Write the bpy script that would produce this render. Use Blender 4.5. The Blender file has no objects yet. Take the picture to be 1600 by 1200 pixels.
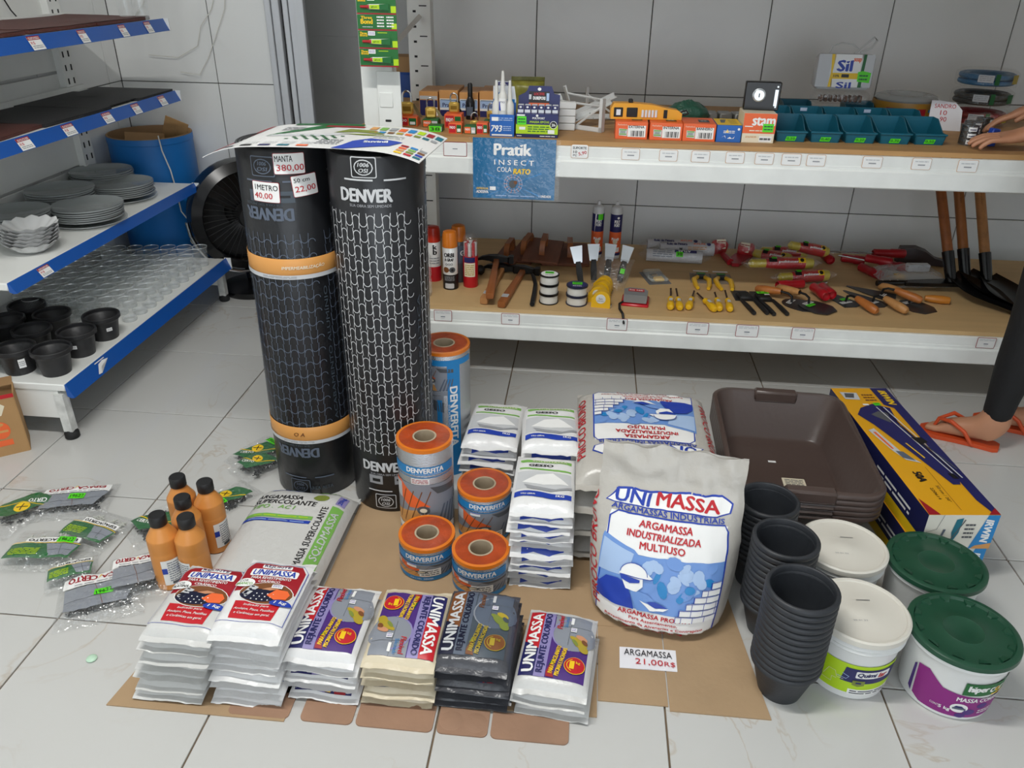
import bpy, bmesh, math, random
from mathutils import Vector, Matrix, Euler, noise
R=math.radians
PI=math.pi
scene=bpy.context.scene
COL=scene.collection
random.seed(7)
# ---------------------------------------------------------------- camera
cam=bpy.data.cameras.new('camera'); camo=bpy.data.objects.new('camera',cam); COL.objects.link(camo); scene.camera=camo
cam.sensor_width=36.0; cam.lens=36.0*1231.4/1600.0; cam.clip_start=.02; cam.clip_end=60
PIT,YAW,ROL=.4905,-.0903,.0143
_f=Vector((math.sin(YAW)*math.cos(PIT),math.cos(YAW)*math.cos(PIT),-math.sin(PIT)))
_r=Vector((math.cos(YAW),-math.sin(YAW),0)); _u=_r.cross(_f)
_r2=_r*math.cos(ROL)+_u*math.sin(ROL); _u2=_r2.cross(_f)
_m=Matrix((_r2,_u2,-_f)).transposed().to_4x4(); _m.translation=Vector((0,0,1.392)); camo.matrix_world=_m
# ---------------------------------------------------------------- light
scene.view_settings.view_transform='Standard'; scene.view_settings.look='None'; scene.view_settings.gamma=1; scene.view_settings.use_curve_mapping=False
scene.view_settings.exposure=0.0
try:
    scene.cycles.transparent_max_bounces=40; scene.cycles.max_bounces=12
except Exception: pass
world=bpy.data.worlds.new('sky'); scene.world=world; world.use_nodes=True
world.node_tree.nodes['Background'].inputs[0].default_value=(.86,.93,1,1); world.node_tree.nodes['Background'].inputs[1].default_value=2.4
def area(name,loc,size,power,rot=(0,0,0),color=(1,1,1)):
    l=bpy.data.lights.new(name,'AREA'); l.shape='RECTANGLE'; l.size,l.size_y=size; l.energy=power; l.color=color
    o=bpy.data.objects.new(name,l); COL.objects.link(o); o.location=loc; o.rotation_euler=rot; return o
ZC=2.85
# the shop's ceiling lamp: overhead and in front of the rack, as the shade under the rack and the shelf unit shows
area('ceiling_lamp_offscreen',(-.55,.95,ZC-.075),(1.2,.10),46,(0,0,0),(1,.985,.95))
# ---------------------------------------------------------------- materials
MATS={}
def newmat(name):
    m=bpy.data.materials.new(name); m.use_nodes=True; return m,m.node_tree,m.node_tree.nodes['Principled BSDF']
def srgb(c):
    if isinstance(c,str):
        c=c.lstrip('#'); c=[int(c[i:i+2],16)/255 for i in (0,2,4)]
    return tuple(((x/12.92) if x<=.04045 else ((x+.055)/1.055)**2.4) for x in c)+(1,)
def mat(name,color,rough=.5,metal=0,bump=0,bscale=40,var=.0,vscale=8,coat=0,trans=0,stretch=None,dist=.01):
    """procedural principled material: colour with noise variation and noise bump"""
    if name in MATS: return MATS[name]
    m,nt,b=newmat(name); c=srgb(color)
    b.inputs['Base Color'].default_value=c; b.inputs['Roughness'].default_value=rough; b.inputs['Metallic'].default_value=metal
    b.inputs['Coat Weight'].default_value=coat; b.inputs['Coat Roughness'].default_value=.12
    if trans: b.inputs['Transmission Weight'].default_value=trans; b.inputs['IOR'].default_value=1.3
    tc=nt.nodes.new('ShaderNodeTexCoord')
    src=tc.outputs['Object']
    if stretch:
        mp=nt.nodes.new('ShaderNodeMapping'); mp.inputs['Scale'].default_value=stretch; nt.links.new(src,mp.inputs[0]); src=mp.outputs[0]
    if var:
        n=nt.nodes.new('ShaderNodeTexNoise'); n.inputs['Scale'].default_value=vscale; n.inputs['Detail'].default_value=5
        nt.links.new(src,n.inputs['Vector'])
        r=nt.nodes.new('ShaderNodeValToRGB'); r.color_ramp.elements[0].position=.3; r.color_ramp.elements[1].position=.7
        r.color_ramp.elements[0].color=tuple(x*(1-var) for x in c[:3])+(1,); r.color_ramp.elements[1].color=tuple(min(1,x*(1+var*.6)) for x in c[:3])+(1,)
        nt.links.new(n.outputs['Fac'],r.inputs[0]); nt.links.new(r.outputs[0],b.inputs['Base Color'])
    if bump:
        n=nt.nodes.new('ShaderNodeTexNoise'); n.inputs['Scale'].default_value=bscale; n.inputs['Detail'].default_value=3
        nt.links.new(src,n.inputs['Vector'])
        bp=nt.nodes.new('ShaderNodeBump'); bp.inputs['Strength'].default_value=bump; bp.inputs['Distance'].default_value=dist
        nt.links.new(n.outputs['Fac'],bp.inputs['Height']); nt.links.new(bp.outputs[0],b.inputs['Normal'])
    MATS[name]=m; return m
def film(name,color='#ffffff',op=.2,rough=.12,bump=.5,bscale=45,metal=0):
    """clear wrinkled plastic film or thin glass"""
    if name in MATS: return MATS[name]
    m,nt,b=newmat(name); b.inputs['Base Color'].default_value=srgb(color); b.inputs['Roughness'].default_value=rough; b.inputs['Metallic'].default_value=metal
    tr=nt.nodes.new('ShaderNodeBsdfTransparent'); mx=nt.nodes.new('ShaderNodeMixShader'); mx.inputs[0].default_value=op
    out=nt.nodes['Material Output']; nt.links.new(tr.outputs[0],mx.inputs[1]); nt.links.new(b.outputs[0],mx.inputs[2]); nt.links.new(mx.outputs[0],out.inputs[0])
    if bump:
        tc=nt.nodes.new('ShaderNodeTexCoord'); n=nt.nodes.new('ShaderNodeTexNoise'); n.inputs['Scale'].default_value=bscale; nt.links.new(tc.outputs['Object'],n.inputs['Vector'])
        bp=nt.nodes.new('ShaderNodeBump'); bp.inputs['Strength'].default_value=bump; bp.inputs['Distance'].default_value=.01
        nt.links.new(n.outputs['Fac'],bp.inputs['Height']); nt.links.new(bp.outputs[0],b.inputs['Normal'])
    MATS[name]=m; return m
def thin_glass(name,tint='#f0f4f3',k=1.0):
    """thin clear glass: transparent with reflections by Fresnel"""
    m,nt,b=newmat(name); nt.nodes.remove(b); N=nt.nodes.new; L=nt.links.new
    tr=N('ShaderNodeBsdfTransparent'); tr.inputs[0].default_value=srgb(tint); g=N('ShaderNodeBsdfGlossy'); g.inputs['Roughness'].default_value=.04
    fr=N('ShaderNodeFresnel'); fr.inputs['IOR'].default_value=1.5; mu=N('ShaderNodeMath'); mu.operation='MULTIPLY'; mu.inputs[1].default_value=k; mu.use_clamp=True
    mx=N('ShaderNodeMixShader'); L(fr.outputs[0],mu.inputs[0]); L(mu.outputs[0],mx.inputs[0]); L(tr.outputs[0],mx.inputs[1]); L(g.outputs[0],mx.inputs[2]); L(mx.outputs[0],nt.nodes['Material Output'].inputs[0])
    MATS[name]=m; return m
PCOL=dict(white='#f2f2f0',black='#141416',red='#c01a26',dkred='#9c1523',blue='#1f3fa8',ltblue='#6f97d6',sky='#a9c3e6',navy='#22235e',purple='#4b2a7a',lilac='#8f86b8',yellow='#f2c81a',green='#7cb455',dkgreen='#14662f',
 lime='#59e01f',limey='#b5d916',orange='#ee6a35',peach='#d59a5a',grey='#9a9ca0',dkgrey='#55585c',ltgrey='#c9cbcd',teal='#0c6d80',cyan='#2083c4',brown='#7a4a26',skin='#c98f6c',magenta='#8a1f7c',cream='#e9dfc6',olive='#7d8a3a',slate='#5b6575',deep='#0d1230',dimgrey='#46505a',stone='#8b9099',mustard='#b09a2e')
def pm(c): return mat('print_'+c,PCOL[c],.42)
# ---------------------------------------------------------------- mesh builder
class M:
    def __init__(s): s.v=[]; s.f=[]; s.m=[]
    def add(s,vs,fs,mi=0,mx=None):
        o=len(s.v)
        for p in vs:
            p=Vector(p); s.v.append(tuple(mx@p if mx is not None else p))
        for f in fs: s.f.append(tuple(i+o for i in f)); s.m.append(mi)
        return s
    def box(s,c,d,mi=0,rot=None,mx=None,bev=0):
        x,y,z=[k/2 for k in d]
        T=Matrix.Translation(c)
        if rot: T=T@Euler(rot).to_matrix().to_4x4()
        if mx is not None: T=mx@T
        if bev:
            b=min(bev,x*.9,y*.9,z*.9); vs=[]
            rings=[(x-b,y-b,-z,0),(x,y,-z+b,b),(x,y,z-b,b),(x-b,y-b,z,0)]
            fs=[]
            for (rx,ry,rz,rb) in rings:
                if rb: vs+=[(-rx+b,-ry,rz),(rx-b,-ry,rz),(rx,-ry+b,rz),(rx,ry-b,rz),(rx-b,ry,rz),(-rx+b,ry,rz),(-rx,ry-b,rz),(-rx,-ry+b,rz)]
                else: vs+=[(-rx,-ry,rz),(rx,-ry,rz),(rx,-ry,rz),(rx,ry,rz),(rx,ry,rz),(-rx,ry,rz),(-rx,ry,rz),(-rx,-ry,rz)]
            for k in range(3):
                for i in range(8):
                    a=k*8+i;b2=k*8+(i+1)%8; fs.append((a,b2,b2+8,a+8))
            fs.append(tuple(reversed(range(8)))); fs.append(tuple(range(24,32)))
            return s.add(vs,fs,mi,T)
        vs=[(-x,-y,-z),(x,-y,-z),(x,y,-z),(-x,y,-z),(-x,-y,z),(x,-y,z),(x,y,z),(-x,y,z)]
        return s.add(vs,[(3,2,1,0),(4,5,6,7),(0,1,5,4),(1,2,6,5),(2,3,7,6),(3,0,4,7)],mi,T)
    def lathe(s,prof,seg=24,mi=0,mx=None,caps=True,sx=1,sy=1):
        n=len(prof); vs=[]; fs=[]
        for r,z in prof:
            for k in range(seg):
                a=2*PI*k/seg; vs.append((r*math.cos(a)*sx,r*math.sin(a)*sy,z))
        for i in range(n-1):
            for k in range(seg):
                k2=(k+1)%seg; fs.append((i*seg+k,i*seg+k2,(i+1)*seg+k2,(i+1)*seg+k))
        if caps:
            if prof[0][0]>1e-4: fs.append(tuple(reversed(range(seg))))
            if prof[-1][0]>1e-4: fs.append(tuple((n-1)*seg+k for k in range(seg)))
        return s.add(vs,fs,mi,mx)
    def tube(s,path,r,seg=8,mi=0,mx=None,caps=True):
        pts=[Vector(p) for p in path]; n=len(pts); rs=r if isinstance(r,(list,tuple)) else [r]*n
        vs=[];fs=[]; ref=None
        for i,p in enumerate(pts):
            d=(pts[min(i+1,n-1)]-pts[max(i-1,0)]).normalized()
            if ref is None: ref=Vector((0,0,1)) if abs(d.z)<.9 else Vector((1,0,0))
            a=d.cross(ref).normalized(); b=a.cross(d).normalized(); ref=b
            for k in range(seg):
                t=2*PI*k/seg; vs.append(p+a*math.cos(t)*rs[i]+b*math.sin(t)*rs[i])
        for i in range(n-1):
            for k in range(seg):
                k2=(k+1)%seg; fs.append((i*seg+k,i*seg+k2,(i+1)*seg+k2,(i+1)*seg+k))
        if caps: fs.append(tuple(reversed(range(seg)))); fs.append(tuple((n-1)*seg+k for k in range(seg)))
        return s.add(vs,fs,mi,mx)
    def prism(s,poly,z0,z1,mi=0,mx=None):
        n=len(poly); vs=[(x,y,z0) for x,y in poly]+[(x,y,z1) for x,y in poly]
        fs=[tuple(reversed(range(n))),tuple(range(n,2*n))]+[(i,(i+1)%n,n+(i+1)%n,n+i) for i in range(n)]
        return s.add(vs,fs,mi,mx)
    def grid(s,fn,nu,nv,mi=0,mx=None,closeu=False):
        vs=[fn(i/nu,j/nv) for j in range(nv+1) for i in range(nu+1)]
        fs=[(j*(nu+1)+i,j*(nu+1)+i+1,(j+1)*(nu+1)+i+1,(j+1)*(nu+1)+i) for j in range(nv) for i in range(nu)]
        return s.add(vs,fs,mi,mx)
    def ball(s,c,r,mi=0,seg=12,mx=None,sc=(1,1,1)):
        T=Matrix.Translation(c)@Matrix.Diagonal((*sc,1)); 
        if mx is not None: T=mx@T
        n=max(4,seg//2); return s.lathe([(r*math.sin(PI*i/n),-r*math.cos(PI*i/n)) for i in range(n+1)],seg,mi,T,caps=False)
    def mesh(s,name,mats,smooth=40):
        me=bpy.data.meshes.new(name); me.from_pydata(s.v,[],s.f)
        for m in (mats if isinstance(mats,(list,tuple)) else [mats]): me.materials.append(m)
        me.polygons.foreach_set('material_index',s.m)
        if smooth:
            me.polygons.foreach_set('use_smooth',[True]*len(me.polygons)); me.set_sharp_from_angle(angle=R(smooth))
        me.update(); return me
    def build(s,name,mats,parent=None,loc=(0,0,0),rot=(0,0,0),smooth=40,**k):
        return link(name,s.mesh(name,mats,smooth),parent,loc,rot,**k)
def link(name,me,parent=None,loc=(0,0,0),rot=(0,0,0),label=None,cat=None,group=None,kind=None):
    o=bpy.data.objects.new(name,me); COL.objects.link(o); o.location=loc; o.rotation_euler=rot; o.parent=parent
    return tag(o,label,cat,group,kind)
def tag(o,label=None,cat=None,group=None,kind=None):
    for k,v in (('label',label),('category',cat),('group',group),('kind',kind)):
        if v: o[k]=v
    return o
def thing(name,label,cat,loc=(0,0,0),rz=0,group=None,rot=None):
    return link(name,None,None,loc,rot if rot else (0,0,rz),label,cat,group)
def kids(o): return [c for c in bpy.data.objects if c.parent==o]
def copy_tree(o,loc=None,rot=None,label=None,group=None,parent=None,top=True):
    c=o.copy(); COL.objects.link(c); c.parent=parent
    if loc is not None: c.location=loc
    if rot is not None: c.rotation_euler=rot
    if label: c['label']=label
    if group: c['group']=group
    for ch in list(o.children): copy_tree(ch,parent=c)
    return c
ORD=['','first','second','third','fourth','fifth','sixth','seventh','eighth','ninth','tenth','eleventh','twelfth','thirteenth','fourteenth','fifteenth']
# ---------------------------------------------------------------- flat print (lettering, pictures) laid onto surfaces
_TX={}
def text_mesh(s,bold=.0,shear=0):
    k=(s,bold,shear)
    if k in _TX: return _TX[k]
    cu=bpy.data.curves.new('t','FONT'); cu.body=s; cu.offset=bold; cu.shear=shear; cu.resolution_u=2; cu.fill_mode='FRONT'
    o=bpy.data.objects.new('t',cu); COL.objects.link(o); bpy.context.view_layer.update()
    me=o.evaluated_get(bpy.context.evaluated_depsgraph_get()).to_mesh()
    vs=[(v.co.x,v.co.y) for v in me.vertices]; fs=[tuple(p.vertices) for p in me.polygons]
    o.to_mesh_clear(); bpy.data.objects.remove(o); bpy.data.curves.remove(cu)
    if not vs: vs=[(0,0),(1,0),(0,1)]; fs=[]
    x0=min(v[0] for v in vs);x1=max(v[0] for v in vs);y0=min(v[1] for v in vs);y1=max(v[1] for v in vs)
    vs=[((x-(x0+x1)/2)/(x1-x0 or 1),(y-(y0+y1)/2)/(y1-y0 or 1)) for x,y in vs]
    _TX[k]=(vs,fs,(x1-x0)/(y1-y0 or 1)); return _TX[k]
class Pr:
    def __init__(s): s.it=[]
    def poly(s,pts,c,l=0): s.it.append((list(pts),[tuple(range(len(pts)))],c,l)); return s
    def rect(s,u0,v0,u1,v1,c,l=0): return s.poly([(u0,v0),(u1,v0),(u1,v1),(u0,v1)],c,l)
    def ell(s,u,v,a,b,c,l=0,n=20,rot=0):
        return s.poly([(u+a*math.cos(t)*math.cos(rot)-b*math.sin(t)*math.sin(rot),v+a*math.cos(t)*math.sin(rot)+b*math.sin(t)*math.cos(rot)) for t in [2*PI*k/n for k in range(n)]],c,l)
    def rrect(s,u0,v0,u1,v1,r,c,l=0):
        p=[]
        for cx,cy,a in ((u1-r,v0+r,-90),(u1-r,v1-r,0),(u0+r,v1-r,90),(u0+r,v0+r,180)):
            for k in range(4): t=R(a+30*k); p.append((cx+r*math.cos(t),cy+r*math.sin(t)))
        return s.poly(p,c,l)
    def line(s,pts,w,c,l=0,close=False):
        pts=list(pts)+([pts[0]] if close else [])
        vs=[];fs=[]
        for i,(x,y) in enumerate(pts):
            a=pts[max(i-1,0)];b=pts[min(i+1,len(pts)-1)]
            if close and i in (0,len(pts)-1): a=pts[-2];b=pts[1]
            d=Vector((b[0]-a[0],b[1]-a[1])); d=d.normalized() if d.length else Vector((1,0)); vs+=[(x-d.y*w/2,y+d.x*w/2),(x+d.y*w/2,y-d.x*w/2)]
        for i in range(len(pts)-1): fs.append((2*i+1,2*i+3,2*i+2,2*i))
        s.it.append((vs,fs,c,l)); return s
    def text(s,t,u,v,w,h,c,l=1,rot=0,bold=0,shear=0):
        vs,fs,asp=text_mesh(t,0,shear)
        if w is None: w=h*asp
        ca,sa=math.cos(R(rot)),math.sin(R(rot))
        d=min(bold,.055)*h*1.3
        for i_,(dx,dy) in enumerate(((0,0),) if not bold else ((-d,0),(d,d*.5),(d*.3,-d*.5))):
            s.it.append(([(u+(x*w+dx)*ca-(y*h+dy)*sa,v+(x*w+dx)*sa+(y*h+dy)*ca) for x,y in vs],fs,c,l+.2*i_))
        return s
    def lines(s,u0,v0,u1,v1,n,c,l=1,fill=.45):
        """small print: rows of short dashes of uneven length"""
        rd=random.Random(int(abs(u0*1e4+v0*3e4))+n)
        for i in range(n):
            y=v0+(v1-v0)*(i+.5)/n; h=abs(v1-v0)/n*fill; x=u0
            while x<u1-1e-4:
                e=min(u1,x+(u1-u0)*rd.uniform(.12,.4)); s.rect(x,y-h/2,e,y+h/2,c,l); x=e+(u1-u0)*.04
        return s
    def build(s,name,parent,fn,L=.05,lay=.0005,base=.0008,**k):
        cols=[];mm=M()
        for vs,fs,c,l in s.it:
            if c not in cols: cols.append(c)
            mi=cols.index(c); h=base+l*lay
            bm=bmesh.new(); bv=[bm.verts.new((x,y,0)) for x,y in vs]
            for f in fs:
                try: bm.faces.new([bv[i] for i in f])
                except ValueError: pass
            if any(len(f.verts)>4 for f in bm.faces): bmesh.ops.triangulate(bm,faces=[f for f in bm.faces if len(f.verts)>4])
            for _ in range(6):
                le=[e for e in bm.edges if e.calc_length()>L]
                if not le: break
                bmesh.ops.subdivide_edges(bm,edges=le,cuts=1,use_grid_fill=True)
                ng=[f for f in bm.faces if len(f.verts)>4]
                if ng: bmesh.ops.triangulate(bm,faces=ng)
            bm.normal_update()
            if sum(f.normal.z*f.calc_area() for f in bm.faces)<0: bmesh.ops.reverse_faces(bm,faces=bm.faces[:])
            bm.verts.index_update()
            mm.add([fn(v.co.x,v.co.y,h) for v in bm.verts],[tuple(v.index for v in f.verts) for f in bm.faces],mi); bm.free()
        return mm.build(name,[pm(c) if isinstance(c,str) else c for c in cols],parent,smooth=60,**k)
def plane(o,U,V):
    o,U,V=Vector(o),Vector(U).normalized(),Vector(V).normalized(); N=U.cross(V)
    return lambda u,v,h:o+U*u+V*v+N*h
def cylmap(r,a0=0,z0=0,cx=0,cy=0):
    return lambda u,v,h:((r+h)*math.sin(u/r+a0)+cx,-(r+h)*math.cos(u/r+a0)+cy,v+z0)
FRONT=lambda y:plane((0,y,0),(1,0,0),(0,0,1))
TOP=lambda z:plane((0,0,z),(1,0,0),(0,1,0))
def arc(cx,cy,a,b,t0,t1,n=8): return [(cx+a*math.cos(R(t0+(t1-t0)*i/n)),cy+b*math.sin(R(t0+(t1-t0)*i/n))) for i in range(n+1)]
# ================================================================ THE ROOM
WX,WY,XR,YF=-2.146,3.65,3.0,-2.6
def marble(name,base,vein,rough,scale,vw):
    m,nt,b=newmat(name); N=nt.nodes.new; L=nt.links.new
    oi=N('ShaderNodeObjectInfo'); tc=N('ShaderNodeTexCoord'); ad=N('ShaderNodeVectorMath'); ad.operation='ADD'
    mu=N('ShaderNodeVectorMath'); mu.operation='SCALE'; mu.inputs['Scale'].default_value=37
    cb=N('ShaderNodeCombineXYZ'); L(oi.outputs['Random'],cb.inputs[0]); L(oi.outputs['Random'],cb.inputs[1]); L(cb.outputs[0],mu.inputs[0])
    L(tc.outputs['Object'],ad.inputs[0]); L(mu.outputs[0],ad.inputs[1])
    n=N('ShaderNodeTexNoise'); n.inputs['Scale'].default_value=scale; n.inputs['Detail'].default_value=6; n.inputs['Distortion'].default_value=1.6; L(ad.outputs[0],n.inputs['Vector'])
    r=N('ShaderNodeValToRGB'); e=r.color_ramp.elements; e[0].position=.5-vw; e[0].color=(0,0,0,1); e[1].position=.5+vw; e[1].color=(0,0,0,1); k=e.new(.5); k.color=(1,1,1,1)
    L(n.outputs['Fac'],r.inputs[0])
    n2=N('ShaderNodeTexNoise'); n2.inputs['Scale'].default_value=2.2; L(ad.outputs[0],n2.inputs['Vector'])
    r2=N('ShaderNodeValToRGB'); r2.color_ramp.elements[0].position=.45; r2.color_ramp.elements[1].position=.72; L(n2.outputs['Fac'],r2.inputs[0])
    m1=N('ShaderNodeMath'); m1.operation='MULTIPLY'; L(r.outputs[0],m1.inputs[0]); L(r2.outputs[0],m1.inputs[1])
    m2=N('ShaderNodeMath'); m2.operation='MULTIPLY'; m2.inputs[1].default_value=.6; L(m1.outputs[0],m2.inputs[0])
    mx=N('ShaderNodeMixRGB'); mx.inputs[1].default_value=srgb(base); mx.inputs[2].default_value=srgb(vein); L(m2.outputs[0],mx.inputs[0])
    L(mx.outputs[0],b.inputs['Base Color']); b.inputs['Roughness'].default_value=rough
    MATS[name]=m; return m
m_floor=marble('floor_marble','#c9c9c6','#a98f6c',.16,2.4,.014)
m_wall=marble('wall_tile','#ecedeb','#dfe0df',.30,1.5,.10)
m_grout=mat('grout','#7a6853',.9,bump=.2,var=.3,vscale=14)
m_wgrout=mat('wall_grout','#5a5a56',.9)
m_paint=mat('white_paint','#e6e7e6',.6)
def tiles(parent,axis,fix,u0,u1,v0,v1,us,vs,gap,th,m,sgn,holes=()):
    """single tiles as children; alike sizes share mesh data"""
    cache={}
    us=[u0]+sorted(u for u in us if u0+.02<u<u1-.02)+[u1]; vs=[v0]+sorted(v for v in vs if v0+.02<v<v1-.02)+[v1]
    for i in range(len(us)-1):
        for j in range(len(vs)-1):
            a,b,c,d=us[i]+gap/2,us[i+1]-gap/2,vs[j]+gap/2,vs[j+1]-gap/2
            for (h0,h1,h2,h3) in holes:
                if a<h1 and b>h0 and c<h3 and d>h2:
                    if a<h0: b=min(b,h0)
                    elif b>h1: a=max(a,h1)
                    else: a=b
            if b-a<.01: continue
            key=(round(b-a,3),round(d-c,3))
            if key not in cache:
                w,h=b-a,d-c
                cache[key]=M().box((0,0,0),{'z':(w,h,th),'y':(w,th,h),'x':(th,w,h)}[axis],bev=.0012).mesh('tile',m,30)
            cu,cv=(a+b)/2,(c+d)/2
            link('tile',cache[key],parent,{'z':(cu,cv,fix-sgn*th/2),'y':(cu,fix-sgn*th/2,cv),'x':(fix-sgn*th/2,cu,cv)}[axis])
fl=M().box(((WX+XR)/2,(YF+WY)/2,-.055),(XR-WX+.4,WY-YF+.4,.1),0).build('floor',m_grout,kind='structure')
tiles(fl,'z',0,WX,XR,YF,WY,[-1.671+.475*k for k in range(-2,11)],[2.711-.475*k for k in range(-2,12)],.0042,.006,m_floor,1)
DX0,DX1,DZ=-1.404,-.78,2.1
wb=M()
wb.box(((WX+DX0)/2-.05,WY+.065,1.4),(DX0-WX+.1,.12,3)); wb.box(((DX1+XR)/2,WY+.065,1.4),(XR-DX1,.12,3)); wb.box(((DX0+DX1)/2,WY+.065,2.5),(DX1-DX0,.12,.8))
wb=wb.build('wall_back',m_wgrout,kind='structure')
wu=[-.248+.48*k for k in range(-5,8)]; wv=[.408,.894,1.38,1.866,2.352]
tiles(wb,'y',WY,WX,DX0,.0,ZC,wu,wv,.004,.007,m_wall,-1); tiles(wb,'y',WY,DX1,XR,.0,ZC,wu,wv,.004,.007,m_wall,-1); tiles(wb,'y',WY,DX0,DX1,DZ,ZC,wu,wv,.004,.007,m_wall,-1)
wl=M().box((WX-.065,(YF+WY)/2,1.4),(.12,WY-YF,3)).build('wall_left',m_wgrout,kind='structure')
tiles(wl,'x',WX,YF,WY,.0,ZC,[3.55-.48*k for k in range(0,14)],wv,.004,.007,m_wall,1)
M().box((XR+.06,(YF+WY)/2,1.4),(.12,WY-YF,3)).build('wall_right',m_paint,kind='structure')
M().box(((WX+XR)/2,(YF+WY)/2,ZC+.06),(XR-WX+.4,WY-YF+.4,.12)).build('ceiling',m_paint,kind='structure')
# front of the shop: wall pieces beside the wide street opening
wf=M(); wf.box((WX+.35,YF-.06,1.4),(.9,.12,3)); wf.box((XR-.35,YF-.06,1.4),(.9,.12,3)); wf.box(((WX+XR)/2,YF-.06,2.68),(XR-WX,.12,.4)); wf.build('wall_front',m_paint,kind='structure')
# unlit store room behind the doorway
sr=M(); m_dark=m_wall
sr.box((-1.1,4.75,1.3),(1.6,.1,2.9)); sr.box((-1.85,4.25,1.3),(.1,.98,2.9)); sr.box((-.35,4.25,1.3),(.1,.98,2.9)); sr.box((-1.1,4.25,2.72),(1.6,.98,.1)); sr.box((-1.1,4.25,-.03),(1.6,.98,.05),1)
sr=sr.build('wall_store_room',[m_dark,m_grout],kind='structure')
for k in range(5): M().box((-1.1,4.697,.06+.48*k+.236),(1.5,.006,.474),bev=.001).build('tile',m_dark,sr)
# aluminium sliding-door frame at the doorway
m_alu=mat('brushed_aluminium','#d3d6da',.35,.35,var=.06,vscale=20,stretch=(1,1,.05))
m_rub=mat('black_rubber','#1b1b1c',.7)
d1=M().box((-1.39,WY-.035,DZ/2),(.026,.07,DZ),bev=.003).build('door_1',m_alu,kind='structure')
for x0,x1,y in ((-1.374,-1.341,.05),(-1.330,-1.306,.04),(-1.297,-1.232,.055)):
    M().box(((x0+x1)/2,WY-y,DZ/2),(x1-x0,.03,DZ),bev=.003).build('rail_profile',m_alu,d1)
for x in (-1.3355,-1.3015): M().box((x,WY-.028,DZ/2),(.009,.02,DZ)).build('seal_strip',m_rub,d1)
M().box(((DX0+DX1)/2,WY-.04,DZ-.03),(DX1-DX0,.06,.06),bev=.003).build('head_rail',m_alu,d1)
# ================================================================ LEFT SHELF UNIT
m_shelf=mat('shelf_enamel','#ebece8',.35,var=.04,vscale=6)
m_blue=mat('blue_rail','#1454a8',.3)
m_card=mat('price_card','#efeae8',.5)
m_scuff=mat('scuffed_enamel','#d9dad6',.5,var=.25,vscale=30,bump=.1)
Y0,Y1=2.045,3.262
su=thing('shelf_unit','white metal wall shelving with blue price rails along the left wall','shelf',(-1.86,2.65,0))
ox=Vector((-1.86,2.65,0))
def S_(m,name,mats,parent=su,**k): return m.build(name,mats,parent,loc=tuple(-ox) if parent is su else (0,0,0),**k)
for y in (3.2,2.15):
    p=M().box((-2.11,y,.9),(.03,.075,1.8),0); 
    po=S_(p,'post',m_shelf)
    sl=M()
    for z in [.3+.05*k for k in range(30)]:
        for s in (-1,1): sl.box((-2.094,y+s*.018,z),(.002,.006,.022))
    S_(sl,'slot',m_rub,po,kind='stuff')
bp=M()
for k,z in enumerate((.25,.62,.99,1.36)): 
    S_(M().box((-2.128,2.67,z+.18),(.008,1.02,.36),bev=.002),'back_panel',m_shelf)
def shelf(xf,z,front_h,tags,depth_back=-2.1,rail='blue',y0=Y0):
    b=M(); b.box(((xf+depth_back)/2,(y0+Y1)/2,z-.012),(xf-depth_back,Y1-y0,.024),bev=.003)
    b.box((depth_back+.01,(y0+Y1)/2,z+.008),(.012,Y1-y0,.02))
    sh=S_(b,'shelf',m_shelf)
    r=M(); prof=[(xf+.002,z+.001),(xf+.006,z+.003),(xf+.016,z-front_h*.5),(xf+.026,z-front_h),(xf+.014,z-front_h-.002),(xf+.002,z-front_h*.9)]
    r.add([(x,y,zz) for y in (y0,Y1) for x,zz in prof],[(i,(i+1)%6,6+(i+1)%6,6+i) for i in range(6)]+[tuple(range(6)),tuple(reversed(range(6,12)))])
    S_(r,'price_rail',m_blue,sh)
    # end cap and bracket
    S_(M().box((xf+.012,Y1+.002,z-front_h*.5),(.03,.004,front_h*1.15)),'end_cap',m_shelf,sh)
    for yb in (3.2,2.15):
        if yb>y0: S_(M().prism([(depth_back,z-.026),(xf-.05,z-.026),(xf-.08,z-.045),(depth_back,z-.085)],-.002,.002,mx=Matrix.Translation((0,yb,0))@Matrix(((1,0,0,0),(0,0,1,0),(0,1,0,0),(0,0,0,1)))),'bracket',m_shelf,sh)
    for ty,w in tags:
        pr=Pr(); h=front_h*1.04; pr.rect(-w/2,-h/2,w/2,h/2,'white'); pr.rect(-w/2,h*.22,w/2,h/2,'dkred',1) if rail=='blue' else None
        pr.lines(-w*.42,h*.25,w*.42,h*.44,2,'white',2); pr.text('R$',-w*.25,0,w*.3,h*.24,'red',1); pr.lines(-w*.4,-h*.4,w*.4,-h*.15,2,'grey',1)
        N=Vector((front_h,0,.02)).normalized(); Vv=Vector((-.02,0,front_h)).normalized()
        pr.build('price_tag',sh,plane(Vector((xf+.0165,ty,z-front_h*.5)),(0,1,0),Vv),base=.0015)
    return sh
shelf(-1.70,1.18,.04,[(2.44,.06),(2.69,.045),(2.94,.045),(3.12,.045)])
shelf(-1.705,.912,.036,[(2.28,.06),(2.505,.06),(2.735,.055),(2.93,.05),(3.13,.05)])
shelf(-1.694,.535,.03,[(2.2,.055)])
sh4=shelf(-1.605,.20,.045,[])
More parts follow.
